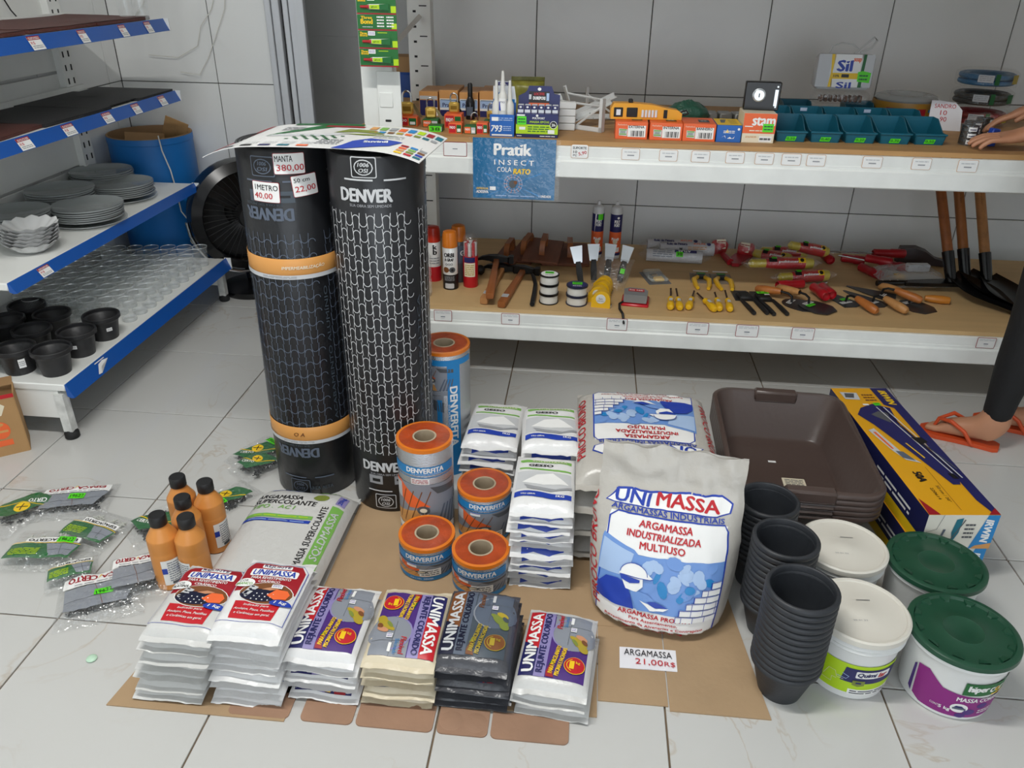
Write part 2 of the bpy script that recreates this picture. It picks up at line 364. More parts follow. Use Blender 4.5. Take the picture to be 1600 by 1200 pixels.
# base plinth sides and feet
for y in (Y0+.01,Y1-.01):
    S_(M().box((-1.87,y,.13),(.47,.012,.11)),'side_panel',m_shelf)
    for x in (-1.632,-2.08):
        f=S_(M().lathe([(.021,.028),(.021,.165)],4,0,Matrix.Translation((x,y,0))@Matrix.Rotation(R(45),4,'Z')),'leg',m_scuff)
        S_(M().lathe([(.02,0),(.023,.004),(.023,.02),(.015,.03)],14,0,Matrix.Translation((x,y,0))),'rubber_foot',m_rub,f)
pr=Pr().poly([(-.03,-.015),(-.012,-.018),(.0,.0),(.05,.01),(.02,.016),(-.005,.012)],'white').rect(-.02,.018,.035,.021,'white')
pr.build('torn_tag',sh4,plane(Vector((-1.589,2.22,.178)),(0,1,0),(-.4,0,.9)),base=.002)
# ---------------- goods on the left shelves
m_mat_brown=mat('brown_vinyl','#5a2e26',.55,bump=.5,bscale=300,var=.15,vscale=30)
m_mat_black=mat('black_vinyl','#2a2a2b',.6,bump=.5,bscale=300,var=.15,vscale=30)
def placemat(x,y,z,w,l,th,m,rz,lab,grp):
    r=random.Random(int((x+y*7+z*13)*1000)); mm=M()
    def f(i,j): u=(i-.5)*w; v=(j-.5)*l; return (u,v,th+.0025*noise.noise((u*6,v*6,z*9+x))+(.006 if th>.01 else 0)*abs(i-.5)*abs(j-.5))
    mm.grid(f,8,8); mm.grid(lambda i,j:(lambda p:(p[0],-p[1],max(.0005,p[2]-th)))(f(i,j)),8,8)
    mm.box((0,0,th/2),(w*.995,l*.995,th*.9)); mm.build('placemat',m,None,(x,y,z+.001),(0,0,rz),label=lab,cat='placemat',group=grp)
for k,(y,w,lab) in enumerate(((2.27,.36,'crumpled reddish brown placemat nearest the shelf unit end on the top shelf'),(2.66,.36,'reddish brown placemat in the middle of the top shelf'),(3.03,.36,'reddish brown placemat beside the two glasses on the top shelf'))):
    placemat(-1.89,y,1.18,.34,.37,.012,m_mat_brown,.02*(k-1),lab,'placemats on the top shelf')
for (x,y,rz,m,lab) in ((-1.875,2.24,.06,m_mat_brown,'dark reddish brown placemat on the second shelf'),(-1.87,2.62,-.03,m_mat_black,'black placemat beside the brown one on the second shelf'),(-1.88,2.93,.02,m_mat_black,'black placemat between two others on the second shelf'),(-1.86,3.12,.0,m_mat_black,'black placemat lying by the far end of the second shelf')):
    placemat(x,y,.912+(.006 if y==2.93 else 0),.32,.37 if y<3.1 else .26,.010 if y!=2.93 else .004,m,rz,lab,'placemats on the second shelf')
m_glass=film('tumbler_glass','#e9efef',.125,.04,0,metal=.35)
def tumbler():
    t=M().lathe([(.0262,.014),(.0308,.083)],20,0,caps=False).lathe([(.0300,.083),(.0305,.0855),(.0318,.0855),(.0318,.083),(.0300,.083)],20,1,caps=False).lathe([(0,.009),(.024,.009),(.0262,.014),(.0262,.003),(.0245,0),(0,0)],20,1,caps=False)
    return t.mesh('tumbler',[m_glass,film('tumbler_rim','#f2f6f6',.42,.05,0,metal=.3)],50)
tm_=tumbler()
for x,y in ((-1.80,3.19),(-1.745,3.2)): link('tumbler',tm_,None,(x,y,1.18),label='clear glass tumbler standing at the end of the top shelf',cat='glass',group='glasses on the top shelf')
# rows of tumblers on the lowest shelf
gx=[-1.662-.067*i for i in range(7)]
for j in range(10):
    for i,x in enumerate(gx):
        y=3.17-.068*j-(.012*i)
        if y<2.52+.0*i: continue
        link('tumbler',tm_,None,(x+random.uniform(-.004,.004),y+random.uniform(-.004,.004),.20),label='clear glass tumbler in the rows on the lowest shelf',cat='glass',group='tumblers in rows on the lowest shelf')
for j in range(4):
    for i in range(3):
        x,y=-1.87-.067*i-.03*j,2.575-.03*i-.067*j*.0-.066*j
        if x>-2.07 and y>2.5: link('tumbler',tm_,None,(x,y,.20),label='clear glass tumbler in the rows on the lowest shelf',cat='glass',group='tumblers in rows on the lowest shelf')
# black flower pots
m_pot=mat('black_plastic','#232325',.45,bump=.1,bscale=60)
pot_prof=[(0,.004),(.040,.004),(.050,.072),(.056,.076),(.056,.086),(.060,.088),(.0625,.086),(.0625,.074),(.0575,.070),(.053,.064),(.043,.0),(0,0)]
pot_me=M().lathe(pot_prof,32,caps=False).mesh('flower_pot',m_pot,50)
def sticker(parent,fn,w=.02,h=.014):
    p=Pr().rect(-w/2,-h/2,w/2,h/2,'white').lines(-w*.4,-h*.3,w*.4,h*.3,3,'grey',1); return p.build('price_sticker',parent,fn,L=.01)
for k,(x,y,st) in enumerate(((-1.672,2.405,1),(-1.68,2.27,1),(-1.68,2.13,0),(-1.80,2.125,1),(-1.835,2.265,0),(-1.85,2.40,0),(-1.975,2.33,0),(-1.985,2.46,0),(-1.93,2.12,0),(-2.03,2.21,0))):
    lab='black plastic flower pot among those on the lowest shelf'
    if k==0: lab='black flower pot next to the glass tumblers on the lowest shelf'
    if k==1: lab='black flower pot with small white price sticker on its front'
    if k==3: lab='black flower pot with barcode sticker on its side, lowest shelf'
    o=link('flower_pot',pot_me,None,(x,y,.20),(0,0,random.random()),label=lab,cat='pot',group='flower pots on the lowest shelf')
    if st:
        o.rotation_euler=(0,0,R({0:52,1:15,3:48}[k])); sticker(o,cylmap(.0535,0,.045),.019 if k!=3 else .02,.012 if k!=3 else .03)
# glass plates in stacks on the third shelf
m_pg=film('smoked_glass','#b2b8b8',.55,.12,0)
m_pglass=mat('smoked_plate_glass','#6f7678',.12,coat=.5)
plate_me=M().lathe([(0,.006),(.07,.006),(.085,.009),(.118,.016),(.121,.018),(.121,.013),(.085,.004),(.07,0),(0,0)],40,caps=False).mesh('glass_plate',m_pg,50)
plate_clear=M().lathe([(0,.002),(.09,.002),(.125,.014),(.128,.0155),(.128,.012),(.09,-.0),(0,0)],40,caps=False).mesh('glass_plate',film('clear_plate_glass','#dfe5e5',.35,.08,0),50)
ST=[(-1.80,2.665,6,'the stack beside the rail in mid shelf'),(-1.985,2.80,8,'the tall stack against the back panel'),(-1.85,2.985,6,'the stack before the far corner'),(-2.0,3.11,8,'the stack in the far corner'),(-1.98,2.515,7,'the stack behind the white bowls')]
for sx_,sy_,n,d in ST:
    link('glass_plate',plate_clear,None,(sx_,sy_,.5355),label='clear glass plate at the bottom of '+d,cat='plate',group='glass plates on the third shelf')
    for k in range(n):
        link('glass_plate',plate_me,None,(sx_+random.uniform(-.003,.003),sy_+random.uniform(-.003,.003),.549+.0075*k),(0,0,random.random()*6),label='smoked glass plate, %s from the top of %s'%(ORD[n-k],d),cat='plate',group='glass plates on the third shelf')
m_porc=mat('white_porcelain','#e9eaea',.15,coat=.4)
def bowl():
    mm=M(); n=48
    def ring(r,z,a): return [(r*(1+a*math.cos(12*t))*math.cos(t),r*(1+a*math.cos(12*t))*math.sin(t),z+a*.12*math.cos(12*t)) for t in [2*PI*k/n for k in range(n)]]
    prof=[(.03,.0,0),(.036,.0,0),(.055,.012,.01),(.082,.036,.03),(.085,.037,.03),(.08,.036,.03),(.05,.012,.01),(.0005,.006,0)]
    vs=[]; fs=[]
    for p in prof: vs+=ring(*p)
    for i in range(len(prof)-1):
        for k in range(n): fs.append((i*n+k,i*n+(k+1)%n,(i+1)*n+(k+1)%n,(i+1)*n+k))
    fs.append(tuple(reversed(range(n)))); return mm.add(vs,fs).mesh('bowl',m_porc,60)
bm_=bowl()
for k in range(6): link('bowl',bm_,None,(-1.80+.002*k,2.335,.536+.0115*k),(0,0,.1*k),label='scalloped white porcelain bowl, %s from the top of its stack'%ORD[6-k],cat='bowl',group='stacked porcelain bowls on the third shelf')
# ---------------- cardboard box on the floor by the shelf end
m_kraft=mat('kraft_cardboard','#b08a5c',.85,var=.1,vscale=7,bump=.12,bscale=90)
m_kraft2=mat('kraft_cardboard_inside','#a37f56',.85,var=.12,vscale=9)
cb=thing('cardboard_box','torn brown cardboard box with red print beside the shelf leg','box',(-1.835,1.945,0),R(36))
w,l,h=.21,.10,.2
for nm,c,d in (('panel',(0,-l/2,h/2),(w,.004,h)),('panel',(0,l/2,h/2),(w,.004,h)),('panel',(w/2,0,h/2),(.004,l,h)),('panel',(-w/2,0,h/2),(.004,l,h)),('bottom',(0,0,.003),(w,l,.004))): M().box(c,d).build(nm,m_kraft,cb)
M().box((0,.06,h+.001),(w,l*.5,.004),rot=(R(8),0,0)).build('flap',m_kraft2,cb)
p=Pr().rect(.055,-.0+.195,.106,.208,'red').poly([(-.1,.16),(-.02,.2),(.04,.205),(.075,.17),(.06,.14),(-.02,.135)],'cream')
for u in (-.04,.045): p.ell(u,.09,.026,.03,'orange',0); p.rect(u-.02,.082,u+.02,.09,'peach',1); p.rect(u-.024,.035,u+.024,.055,'orange',0); p.ell(u,.11,.012,.006,'peach',1)
p.build('print',cb,plane((0,-l/2-.002,0),(1,0,0),(0,0,1)))
# ---------------- blue drum with cardboard in the corner
m_drum=mat('blue_drum','#1a73c0',.45,var=.08,vscale=3,bump=.05,bscale=20)
m_fibre=mat('fibre_rim','#9a7a58',.8)
def drum(name,lab,x,y,r,h,m,scr=True):
    t=thing(name,lab,'drum',(x,y,0))
    M().lathe([(0,.0),(r-.005,0),(r,.008),(r,h-.03),(r+.002,h-.028),(r+.002,h-.004),(r,h)],48,caps=False).build('body',m,t)
    M().lathe([(r-.006,.01),(r-.006,h+.001),(r+.001,h+.001),(r+.001,h-.002)],48,caps=False).build('rim',m_fibre,t)
    M().lathe([(0,.012),(r-.007,.012)],48,caps=False).build('inner_base',m_fibre,t)
    return t
drum('fibre_drum','blue fibre drum full of cardboard behind the left shelf end',-1.955,3.46,.178,.705,m_drum)
sc=M().box((0,0,.09),(.10,.004,.18)).box((.03,.004,.08),(.06,.004,.16),rot=(0,0,.3)); sc.build('cardboard_scrap',m_kraft,None,(-1.90,3.50,.60),(R(14),R(24),.2),label='folded brown cardboard scrap sticking out of the blue drum',cat='cardboard')
M().box((0,0,.06),(.16,.10,.10)).build('cardboard_scrap',m_kraft2,None,(-1.97,3.42,.59),(R(25),R(6),.5),label='crushed cardboard box lying inside the blue drum',cat='cardboard')
# white cable with plug hanging by the drum, thin wires on the wall
m_wire=mat('white_cable','#dcdad2',.5)
pc=thing('power_cable','thin white cable with multi socket hanging beside the blue drum','cable',(-1.74,3.29,.30))
M().tube([(-.1,.03,.42),(-.085,.012,.36),(-.06,.006,.28),(-.05,.004,.2),(-.045,.004,.1),(-.005,.0,.045),(0,0,.02)],.0028,6).build('cord',m_wire,pc)
M().box((.003,0,-.015),(.045,.03,.07),rot=(0,R(14),0),bev=.01).build('socket_block',mat('old_white_plastic','#c9c4b6',.5),pc)
for k,pts in enumerate(([(-1.60,3.63,1.35),(-1.66,3.635,1.2),(-1.72,3.63,1.13),(-1.75,3.635,1.05),(-1.85,3.635,1.0),(-1.98,3.63,1.01)],[(-1.57,3.635,1.35),(-1.6,3.63,1.2),(-1.66,3.635,1.09),(-1.71,3.635,1.0),(-1.76,3.63,.93),(-1.85,3.635,.94)],[(-1.93,3.635,1.35),(-1.96,3.63,1.22),(-2.02,3.635,1.16),(-2.1,3.63,1.15)])):
    M().tube(pts,.0019,6).build('wall_wire',m_wire,None,label=('pale wire drooping down the tiled wall from above','pale wire looping lower down the tiled wall','short pale wire curling on the tiled wall near the corner')[k],cat='wire')
M().tube([(-2.12,2.9,1.35),(-2.10,2.95,1.22),(-2.1,2.98,1.19)],.0025,6).build('wall_wire',m_rub,None,label='dark wire hanging behind the top shelf',cat='wire')
# ---------------- black fan behind the tar paper rolls
m_blk=mat('glossy_black','#101012',.25)
m_blkm=mat('matt_black','#161617',.6)
fan=thing('floor_fan','black round floor fan standing behind the tar paper rolls','fan',(-1.55,3.41,0),R(40))
fc=Vector((0,0,.37))
FM=Matrix.Translation(fc)@Matrix.Rotation(R(90),4,'X')
M().lathe([(.222,-.04),(.238,-.03),(.242,0),(.238,.05),(.2,.075),(.205,.08),(.245,.055),(.25,0),(.244,-.035),(.222,-.045)],40,0,FM,caps=False).build('guard_ring',m_blk,fan)
g=M()
for k in range(40):
    a=2*PI*k/40; g.tube([FM@Vector((.05*math.cos(a),.05*math.sin(a),.075)),FM@Vector((.15*math.cos(a+.12),.15*math.sin(a+.12),.082)),FM@Vector((.225*math.cos(a+.2),.225*math.sin(a+.2),.05))],.0015,4)
    g.tube([FM@Vector((.06*math.cos(a),.06*math.sin(a),-.06)),FM@Vector((.16*math.cos(a),.16*math.sin(a),-.07)),FM@Vector((.225*math.cos(a),.225*math.sin(a),-.035))],.0015,4)
g.build('wire_grille',m_blkm,fan,kind='stuff')
for k in range(3):
    a=2*PI*k/3; bl=M().grid(lambda i,j,a=a:FM@Vector(((.04+.16*i)*math.cos(a+(j-.5)*1.1*(1-.2*i)),(.04+.16*i)*math.sin(a+(j-.5)*1.1*(1-.2*i)),.02*(j-.5)+.015)),6,6); bl.build('blade',m_blk,fan)
M().lathe([(0,.085),(.045,.085),(.05,.07),(.05,-.02),(.065,-.03),(.075,-.06),(.072,-.14),(.05,-.165),(0,-.17)],24,0,FM,caps=False).build('motor',m_blkm,fan)
M().lathe([(.05,-.05),(.12,-.062),(.2,-.05),(.225,-.038)],40,0,FM,caps=False).build('rear_cover',m_blkm,fan)
M().tube([(0,.09,.33),(0,.08,.18),(0,.02,.05)],.022,12).build('stand',m_blk,fan)
M().lathe([(.0,.0),(.14,0),(.145,.01),(.15,.03),(.04,.05),(0,.05)],36,caps=False).build('base',m_blk,fan)
M().tube([(.258*math.cos(t),-.02,.37-.27*math.sin(t)) for t in [PI*k/14 for k in range(15)]],.008,8).build('yoke',mat('chrome','#c9ccd0',.15,1),fan)
# ================================================================ GOODS ON THE FLOOR
# ---------------- flattened cardboard under the bags
m_tab=mat('brown_board','#a17e66',.8,var=.12,vscale=8,bump=.1,bscale=70)
m_kraft3=mat('kraft_sheet','#ae9270',.8,var=.1,vscale=5,bump=.08,bscale=60)
fb=thing('flattened_cardboard','flattened brown cardboard spread on the floor under the bags','cardboard',(-.25,1.4,0))
fo=Vector((-.25,1.4,0))
def sheet(name,poly,z0,z1,m): M().prism(poly,z0,z1).build(name,m,fb,loc=tuple(-fo))
sheet('panel',[(-.945,1.06),(-.56,1.06),(-.56,1.45),(-.89,1.42)],.0003,.003,m_kraft3)
sheet('panel',[(-.60,1.13),(.085,1.14),(.085,1.80),(-.60,1.82)],.0003,.003,m_kraft3)
sheet('panel',[(.087,1.183),(.236,1.183),(.236,1.80),(.087,1.80)],.0003,.0032,m_kraft3)
sheet('panel',[(.239,1.172),(.449,1.172),(.437,1.27),(.42,1.42),(.405,1.57),(.36,1.70),(.239,1.79)],.0003,.0034,m_kraft3)
sheet('flap',[(-.40,1.40),(.20,1.40),(.20,1.404),(.05,1.62),(-.40,1.62)],.0032,.0045,m_kraft3)
def tab(x0,x1,y0,y1,r=.02): 
    return arc(x0+r,y0+r,r,r,180,270,4)+arc(x1-r,y0+r,r,r,270,360,4)+[(x1,y1),(x0,y1)]
for x0,x1 in ((-.685,-.555),(-.53,-.42),(-.413,-.252),(-.243,-.138),(-.132,.028)):
    sheet('flap',tab(x0,x1,1.066,1.13,.012),.0004,.0036,m_tab)
for cx in (-.216,-.165): M().lathe([(.0,.0042),(.022,.0042),(.024,.0036)],24,0,Matrix.Translation((cx,1.098,0)),caps=False).build('punched_tab',m_tab,fb,loc=tuple(-fo))
# ---------------- bags
def esh(s,p=5,q=.6): return max(0,1-abs(s)**p)**q
class Bag:
    def __init__(s,w,l,h,seed,wr=.0034,flap=.012,nu=18,nv=24):
        s.w,s.l,s.h,s.seed,s.wr,s.flap=w,l,h,seed,wr,flap; s.nu,s.nv=nu,nv
    def e(s,u,v): return esh(2*u/s.w)*esh(2*v/s.l,6,.6)
    def n(s,u,v,k=0):
        ed=.4+.9*abs(2*v/s.l)**3
        return s.wr*ed*(noise.noise((u*22+s.seed*3.1,v*30,s.seed+k))+.6*noise.noise((u*70+v*12,v*40,s.seed*2+k)))
    def mid(s,u,v): return .36*s.h+.009*noise.noise((u*16,s.seed*1.7,v*3))*(abs(2*v/s.l)**3)-.004*(abs(2*v/s.l)**6)
    def top(s,u,v,hh=0):
        uu=max(-s.w/2,min(s.w/2,u)); vv=max(-s.l/2,min(s.l/2,v)); e=s.e(uu,vv)
        return Vector((u,v,s.mid(uu,vv)+(s.h-s.mid(uu,vv))*e+s.n(uu,vv)*min(1,e*2)+hh))
    def bot(s,u,v):
        e=s.e(u,v); return Vector((u,v,max(0.0,s.mid(u,v)*(1-e)+s.n(u,v,5)*min(1,e*2)*.3)))
    def mesh(s,name,m):
        mm=M(); nu,nv=s.nu,s.nv
        def sp(i): t=i*2-1; return (abs(t)**.75)*(1 if t>=0 else -1)/2
        mm.grid(lambda i,j:s.top(sp(i)*s.w,sp(j)*s.l),nu,nv)
        mm.grid(lambda i,j:s.bot(-sp(i)*s.w,sp(j)*s.l),nu,nv)
        for sg in (-1,1):
            def fl(i,j,sg=sg):
                u=sp(i)*s.w; p=s.top(u,sg*s.l/2); return (u,p.y+sg*s.flap*j,p.z+.004*j*noise.noise((u*60,s.seed*9+sg,0))-.003*j)
            mm.grid(fl if sg>0 else (lambda i,j:fl(1-i,j)),nu,1); mm.grid((lambda i,j:Vector(fl(1-i,j))-Vector((0,0,.0008))) if sg>0 else (lambda i,j:Vector(fl(i,j))-Vector((0,0,.0008))),nu,1)
        return mm.mesh(name,m,75)
m_bagw=mat('white_bag_plastic','#e4e4e3',.32,bump=.35,bscale=55,dist=.006)
m_bagg=mat('greywhite_bag_plastic','#cfcfcc',.32,bump=.35,bscale=55,dist=.006)
m_bagc=mat('cream_bag_plastic','#d9cdb2',.35,bump=.35,bscale=55,dist=.006)
m_bagd=mat('dark_bag_plastic','#4a4b50',.25,bump=.35,bscale=55,dist=.006)
m_bags=mat('mortar_bag_plastic','#bdb9b1',.28,bump=.3,bscale=35,dist=.008)
def stack(name,cat,w,l,h,m,n,x,y,rz,z0,desc,kindlab,full,strip=None,lean=(0,0),jit=.006,seed=1,flip=False,top_extra=0,rzj=.03):
    """n bags, each its own thing; the top one carries the full print"""
    grp=kindlab+'s in '+desc
    var=[Bag(w,l,h,seed+k) for k in range(min(n,3))]; mes=[b.mesh(name,m) for b in var]
    strips={}
    for k in range(n):
        b=var[k%len(var)]; topm=(k==n-1)
        rd=random.Random(seed*100+k)
        lab='%s, %s from top of %s'%(kindlab,ORD[n-k],desc) if not topm else '%s on top of %s'%(kindlab,desc)
        a=rz+(PI if flip and topm else 0)+rd.uniform(-rzj,rzj)*(0 if topm else 1)
        o=link(name,mes[k%len(mes)],None,(x+lean[0]*k/max(1,n-1)+rd.uniform(-jit,jit),y+lean[1]*k/max(1,n-1)+rd.uniform(-jit,jit)*(0 if topm else 1),z0+k*h*.955),(0,0,a),lab,cat,grp)
        if topm: full(Pr()).build('print',o,(lambda u,v,hh,b=b:b.top(u,v*.86-.010,hh)) if name=='plaster_bag' else (lambda u,v,hh,b=b:b.top(u*1.08,v*1.04+.003,hh)),L=.012,lay=.0006)
        elif strip:
            kk=k%len(mes)
            if kk not in strips: strips[kk]=strip(Pr()).build('print',o,lambda u,v,hh,b=b:b.top(u,v,hh),L=.016).data
            else: link('print',strips[kk],o)
def rej_red(cor,col,stick):
    def f(p):
        p.line([(-.066,-.082),(.066,-.082),(.066,.07),(.052,.086),(-.052,.086),(-.066,.07)],.0012,'blue',1,close=True)
        p.poly([(-.062,-.0),(.062,-.0),(.062,.066),(.05,.083),(-.05,.083),(-.062,.066)],'dkred',0)
        p.poly([(-.042,-.076),(.042,-.076),(.046,-.03),(-.046,-.03)],'red',0)
        p.rrect(-.03,.0685,.032,.0785,.002,'white',1).text('REJUNTE',.001,.0735,.055,.0085,'navy',2,bold=.02)
        p.rrect(-.048,.045,.05,.0655,.004,'white',1).text('UNIMASSA',.001,.0553,.088,.0165,'blue',2,bold=.03,shear=.15)
        p.text('PARA REVESTIMENTO',0,.0385,.082,.0075,'white',2,bold=.02).text('CERÂMICO',0,.029,.045,.0075,'white',2,bold=.02)
        p.ell(.006,-.005,.055,.031,'white',1).ell(.006,-.005,.053,.0295,'brown',2).ell(-.004,-.012,.04,.018,'deep',3).poly([(-.042,-.012),(-.03,-.02),(-.014,.01),(-.03,.016)],'ltgrey',3)
        for i in range(4):
            for j in range(3): p.rect(-.018+i*.011+j*.003,-.026+j*.008,-.0155+i*.011+j*.003,-.0235+j*.008,'white',4)
        for i in range(4): p.rect(-.038+i*.003,-.012+i*.007,-.032+i*.003,-.009+i*.007,'black',4)
        p.poly([(.01,-.012),(.024,.006),(.046,.006),(.054,-.004),(.05,-.018),(.028,-.022)],'orange',4).poly([(-.006,.004),(.012,.012),(.03,.008),(.012,.002)],'skin',4)
        p.ell(-.047,.02,.021,.0125,'white',5).text('COR',-.05,.025,.018,.006,'dkgrey',6).text(cor,-.047,.0165,.034,.007,col,6,bold=.02,shear=.2)
        p.ell(.044,-.03,.022,.0085,'blue',5).text('1 kg',.044,-.03,.025,.009,'white',6,bold=.03,shear=.2)
        p.text('Indicado para',0,-.041,.05,.007,'white',2,bold=.01,shear=.2).text('Azulejos, Pisos, Pastilhas',0,-.0525,.08,.0075,'white',2,bold=.01,shear=.2).text('e Cerâmicas em geral.',0,-.064,.07,.0075,'white',2,bold=.01,shear=.2)
        if stick: p.rect(.012,.008,.034,.018,'white',7).lines(.014,.01,.032,.017,2,'lilac',8)
        return p
    return f
def rej_strip(p): return p.rect(-.05,-.1,.03,-.075,'dkred',0).rect(-.066,-.083,.066,-.0815,'blue',1)
stack('grout_bag','bag',.152,.205,.0285,m_bagg,7,-.822,1.195,-.03,.0036,'the stack beside the orange bottles','grey-white grout bag',rej_red('PLATINA','black',0),None,lean=(.052,.004),seed=11)
stack('grout_bag','bag',.15,.215,.0236,m_bagw,9,-.652,1.21,-.02,.0036,'the stack before the adhesive sack','white grout bag',rej_red('BRANCO','green',1),rej_strip,lean=(.016,.0),seed=21)
def rej_col(base='navy',dim=False):
    w='white' if not dim else 'ltgrey'; A=(lambda a,b:b if dim else a)
    def f(p):
        p.rect(-.066,-.088,.062,.088,A('purple','dimgrey'),0)
        p.rect(-.066,-.088,-.036,.088,A('navy','deep'),1).poly([(-.066,.0),(-.036,-.02),(-.036,.088),(-.066,.088)],A('red','brown'),2).text('UNIMASSA',-.05,.0,.16,.0215,w,3,rot=90,bold=.04)
        p.rect(-.036,-.088,-.014,.088,A('lilac','slate'),1).text('REJUNTE COLORIDO',-.025,.002,.162,.0165,A('navy','deep'),3,rot=90,bold=.03)
        p.rect(-.012,.018,.062,.088,A('stone','slate'),1).ell(.03,.03,.044,.044,A('stone','slate'),1).line(arc(.03,.03,.044,.044,95,265,10),.003,A('lilac','stone'),2)
        p.line([(.022,.088),(.02,.0)],.0008,'dkgrey',2).line([(-.01,.05),(.062,.054)],.0008,'dkgrey',2)
        p.ell(.044,.012,.017,.013,A('mustard','olive'),3,16,-.7).ell(.052,-.004,.012,.009,A('mustard','olive'),3.2,14,-.9).ell(.031,.020,.010,.005,A('mustard','olive'),3.4,12,-.5).ell(.034,.010,.010,.004,A('olive','olive'),3.6,12,-.9).ell(.046,.024,.013,.006,A('skin','mustard'),4,14,-.4).ell(.053,.014,.008,.005,A('brown','dimgrey'),4.3,12,-.8)
        p.text('Flexível',-.001,.062,.042,.011,A('red','brown'),4,rot=90,bold=.02,shear=.2).text('Siliconado',.011,.066,.036,.008,A('cyan','slate'),4,rot=90).rrect(.020,.058,.026,.08,.001,w,4)
        for x,s_,yy in ((.0,'PARA PORCELANATO',-.042),(.0125,'PISCINAS E FACHADAS',-.046)): p.text(s_,x,yy,.072,.0085,A('yellow','mustard'),4,rot=82,bold=.035)
        p.poly([(-.013,-.075),(-.005,-.05),(-.002,-.07),(.003,-.086),(-.012,-.086)],A('dkred','brown'),3).poly([(-.01,-.06),(-.004,-.04),(.002,-.052)],A('dkgreen','olive'),3)
        p.ell(.04,-.052,.021,.021,A('yellow','mustard'),4).ell(.04,-.052,.0198,.0198,A('red','brown'),5).text('1',.035,-.052,.008,.019,A('yellow','mustard'),6,bold=.03).text('kg',.0465,-.046,.008,.008,A('yellow','mustard'),6,bold=.02)
        p.line(arc(.04,-.052,.015,.015,110,250,8),.0015,A('yellow','mustard'),6)
        p.rect(.022,.036,.034,.047,'white',7).lines(.023,.037,.033,.046,2,'lilac',8)
        return p
    return f
def rej_cstrip(p): return p.rect(-.066,-.100,.058,-.08,'navy',0).rect(-.02,-.1,.0,-.092,'lilac',1).rect(.02,-.1,.045,-.09,'dkred',1).rect(-.008,-.099,.012,-.094,'yellow',2)
stack('grout_bag','bag',.153,.205,.0265,m_bagw,5,-.495,1.232,-.02,.0036,'the stack next to the red-labelled bags','white-and-purple grout bag',rej_col(),rej_cstrip,seed=31,rzj=.015)
stack('grout_bag','bag',.153,.212,.0262,m_bagc,5,-.335,1.238,.0,.0036,'the upside-down printed stack','cream grout bag',rej_col(),rej_cstrip,seed=41,flip=True,rzj=.015)
stack('grout_bag','bag',.156,.215,.0262,m_bagd,5,-.174,1.25,-.035,.0036,'the dark stack','charcoal grout bag',rej_col(dim=True),rej_cstrip,seed=51,rzj=.015)
stack('grout_bag','bag',.156,.215,.0295,m_bagg,3,-.003,1.245,-.10,.0036,'the low stack beside the upright sack','pale purple-printed grout bag',rej_col(),rej_cstrip,seed=61,rzj=.015)
def gesso(p):
    wave=lambda v0,a,f,n=12,u0=-.07,u1=.07:[(u0+(u1-u0)*i/n,v0+a*math.sin(f*i/n)) for i in range(n+1)]
    p.poly([(-.066,.108),(-.066,.098)]+wave(.092,.004,3,10,-.06,.066)+[(.066,.108)],'green',0).text('SOLDMASSA',.01,.101,.09,.008,'cream',1,bold=.02)
    p.text('GESSO',-.012,.078,.062,.0125,'black',1,bold=.05,shear=.1)
    p.poly([(-.066,.058),(.066,.05),(.066,.058),(-.066,.066)],'green',0)
    p.poly([(-.07,.045),(-.03,.05),(.066,.04),(.07,-.03),(.03,-.045),(-.02,-.035),(-.07,-.045)],'ltgrey',0).poly([(-.055,-.01),(-.02,.03),(.02,.04),(.062,-.012),(.0,-.02)],'white',1).poly([(-.05,-.02),(-.02,-.03),(.03,-.04),(.07,-.02),(.07,-.032),(.02,-.052),(-.04,-.04)],'grey',2)
    p.poly(wave(-.058,.006,6)+list(reversed(wave(-.082,.005,6.6))),'blue',2)
    return p.text('USO GERAL',-.036,-.068,.036,.0065,'white',3,bold=.03).text('1KG',.042,-.072,.02,.0095,'white',3,bold=.04).text('PESO LÍQUIDO',.038,-.0615,.034,.004,'white',3)
def gesso_strip(p): return p.poly([(-.05,-.118),(-.02,-.113),(.02,-.116),(.055,-.112),(.055,-.1),(-.05,-.1)],'blue',0)
stack('plaster_bag','bag',.155,.232,.0254,m_bagw,10,-.064,1.635,.0,.0036,'the stack by the tape rolls','white plaster bag',gesso,gesso_strip,seed=71,lean=(.0,.005))
stack('plaster_bag','bag',.16,.235,.0265,m_bagw,8,-.232,1.985,-.04,.0,'the stack beside the tallest roll','white plaster bag',gesso,gesso_strip,seed=81)
stack('plaster_bag','bag',.155,.215,.0282,m_bagw,10,-.06,1.875,.06,.0,'the stack beside the lying sacks','white plaster bag',gesso,gesso_strip,seed=91,rzj=.02,jit=.003)
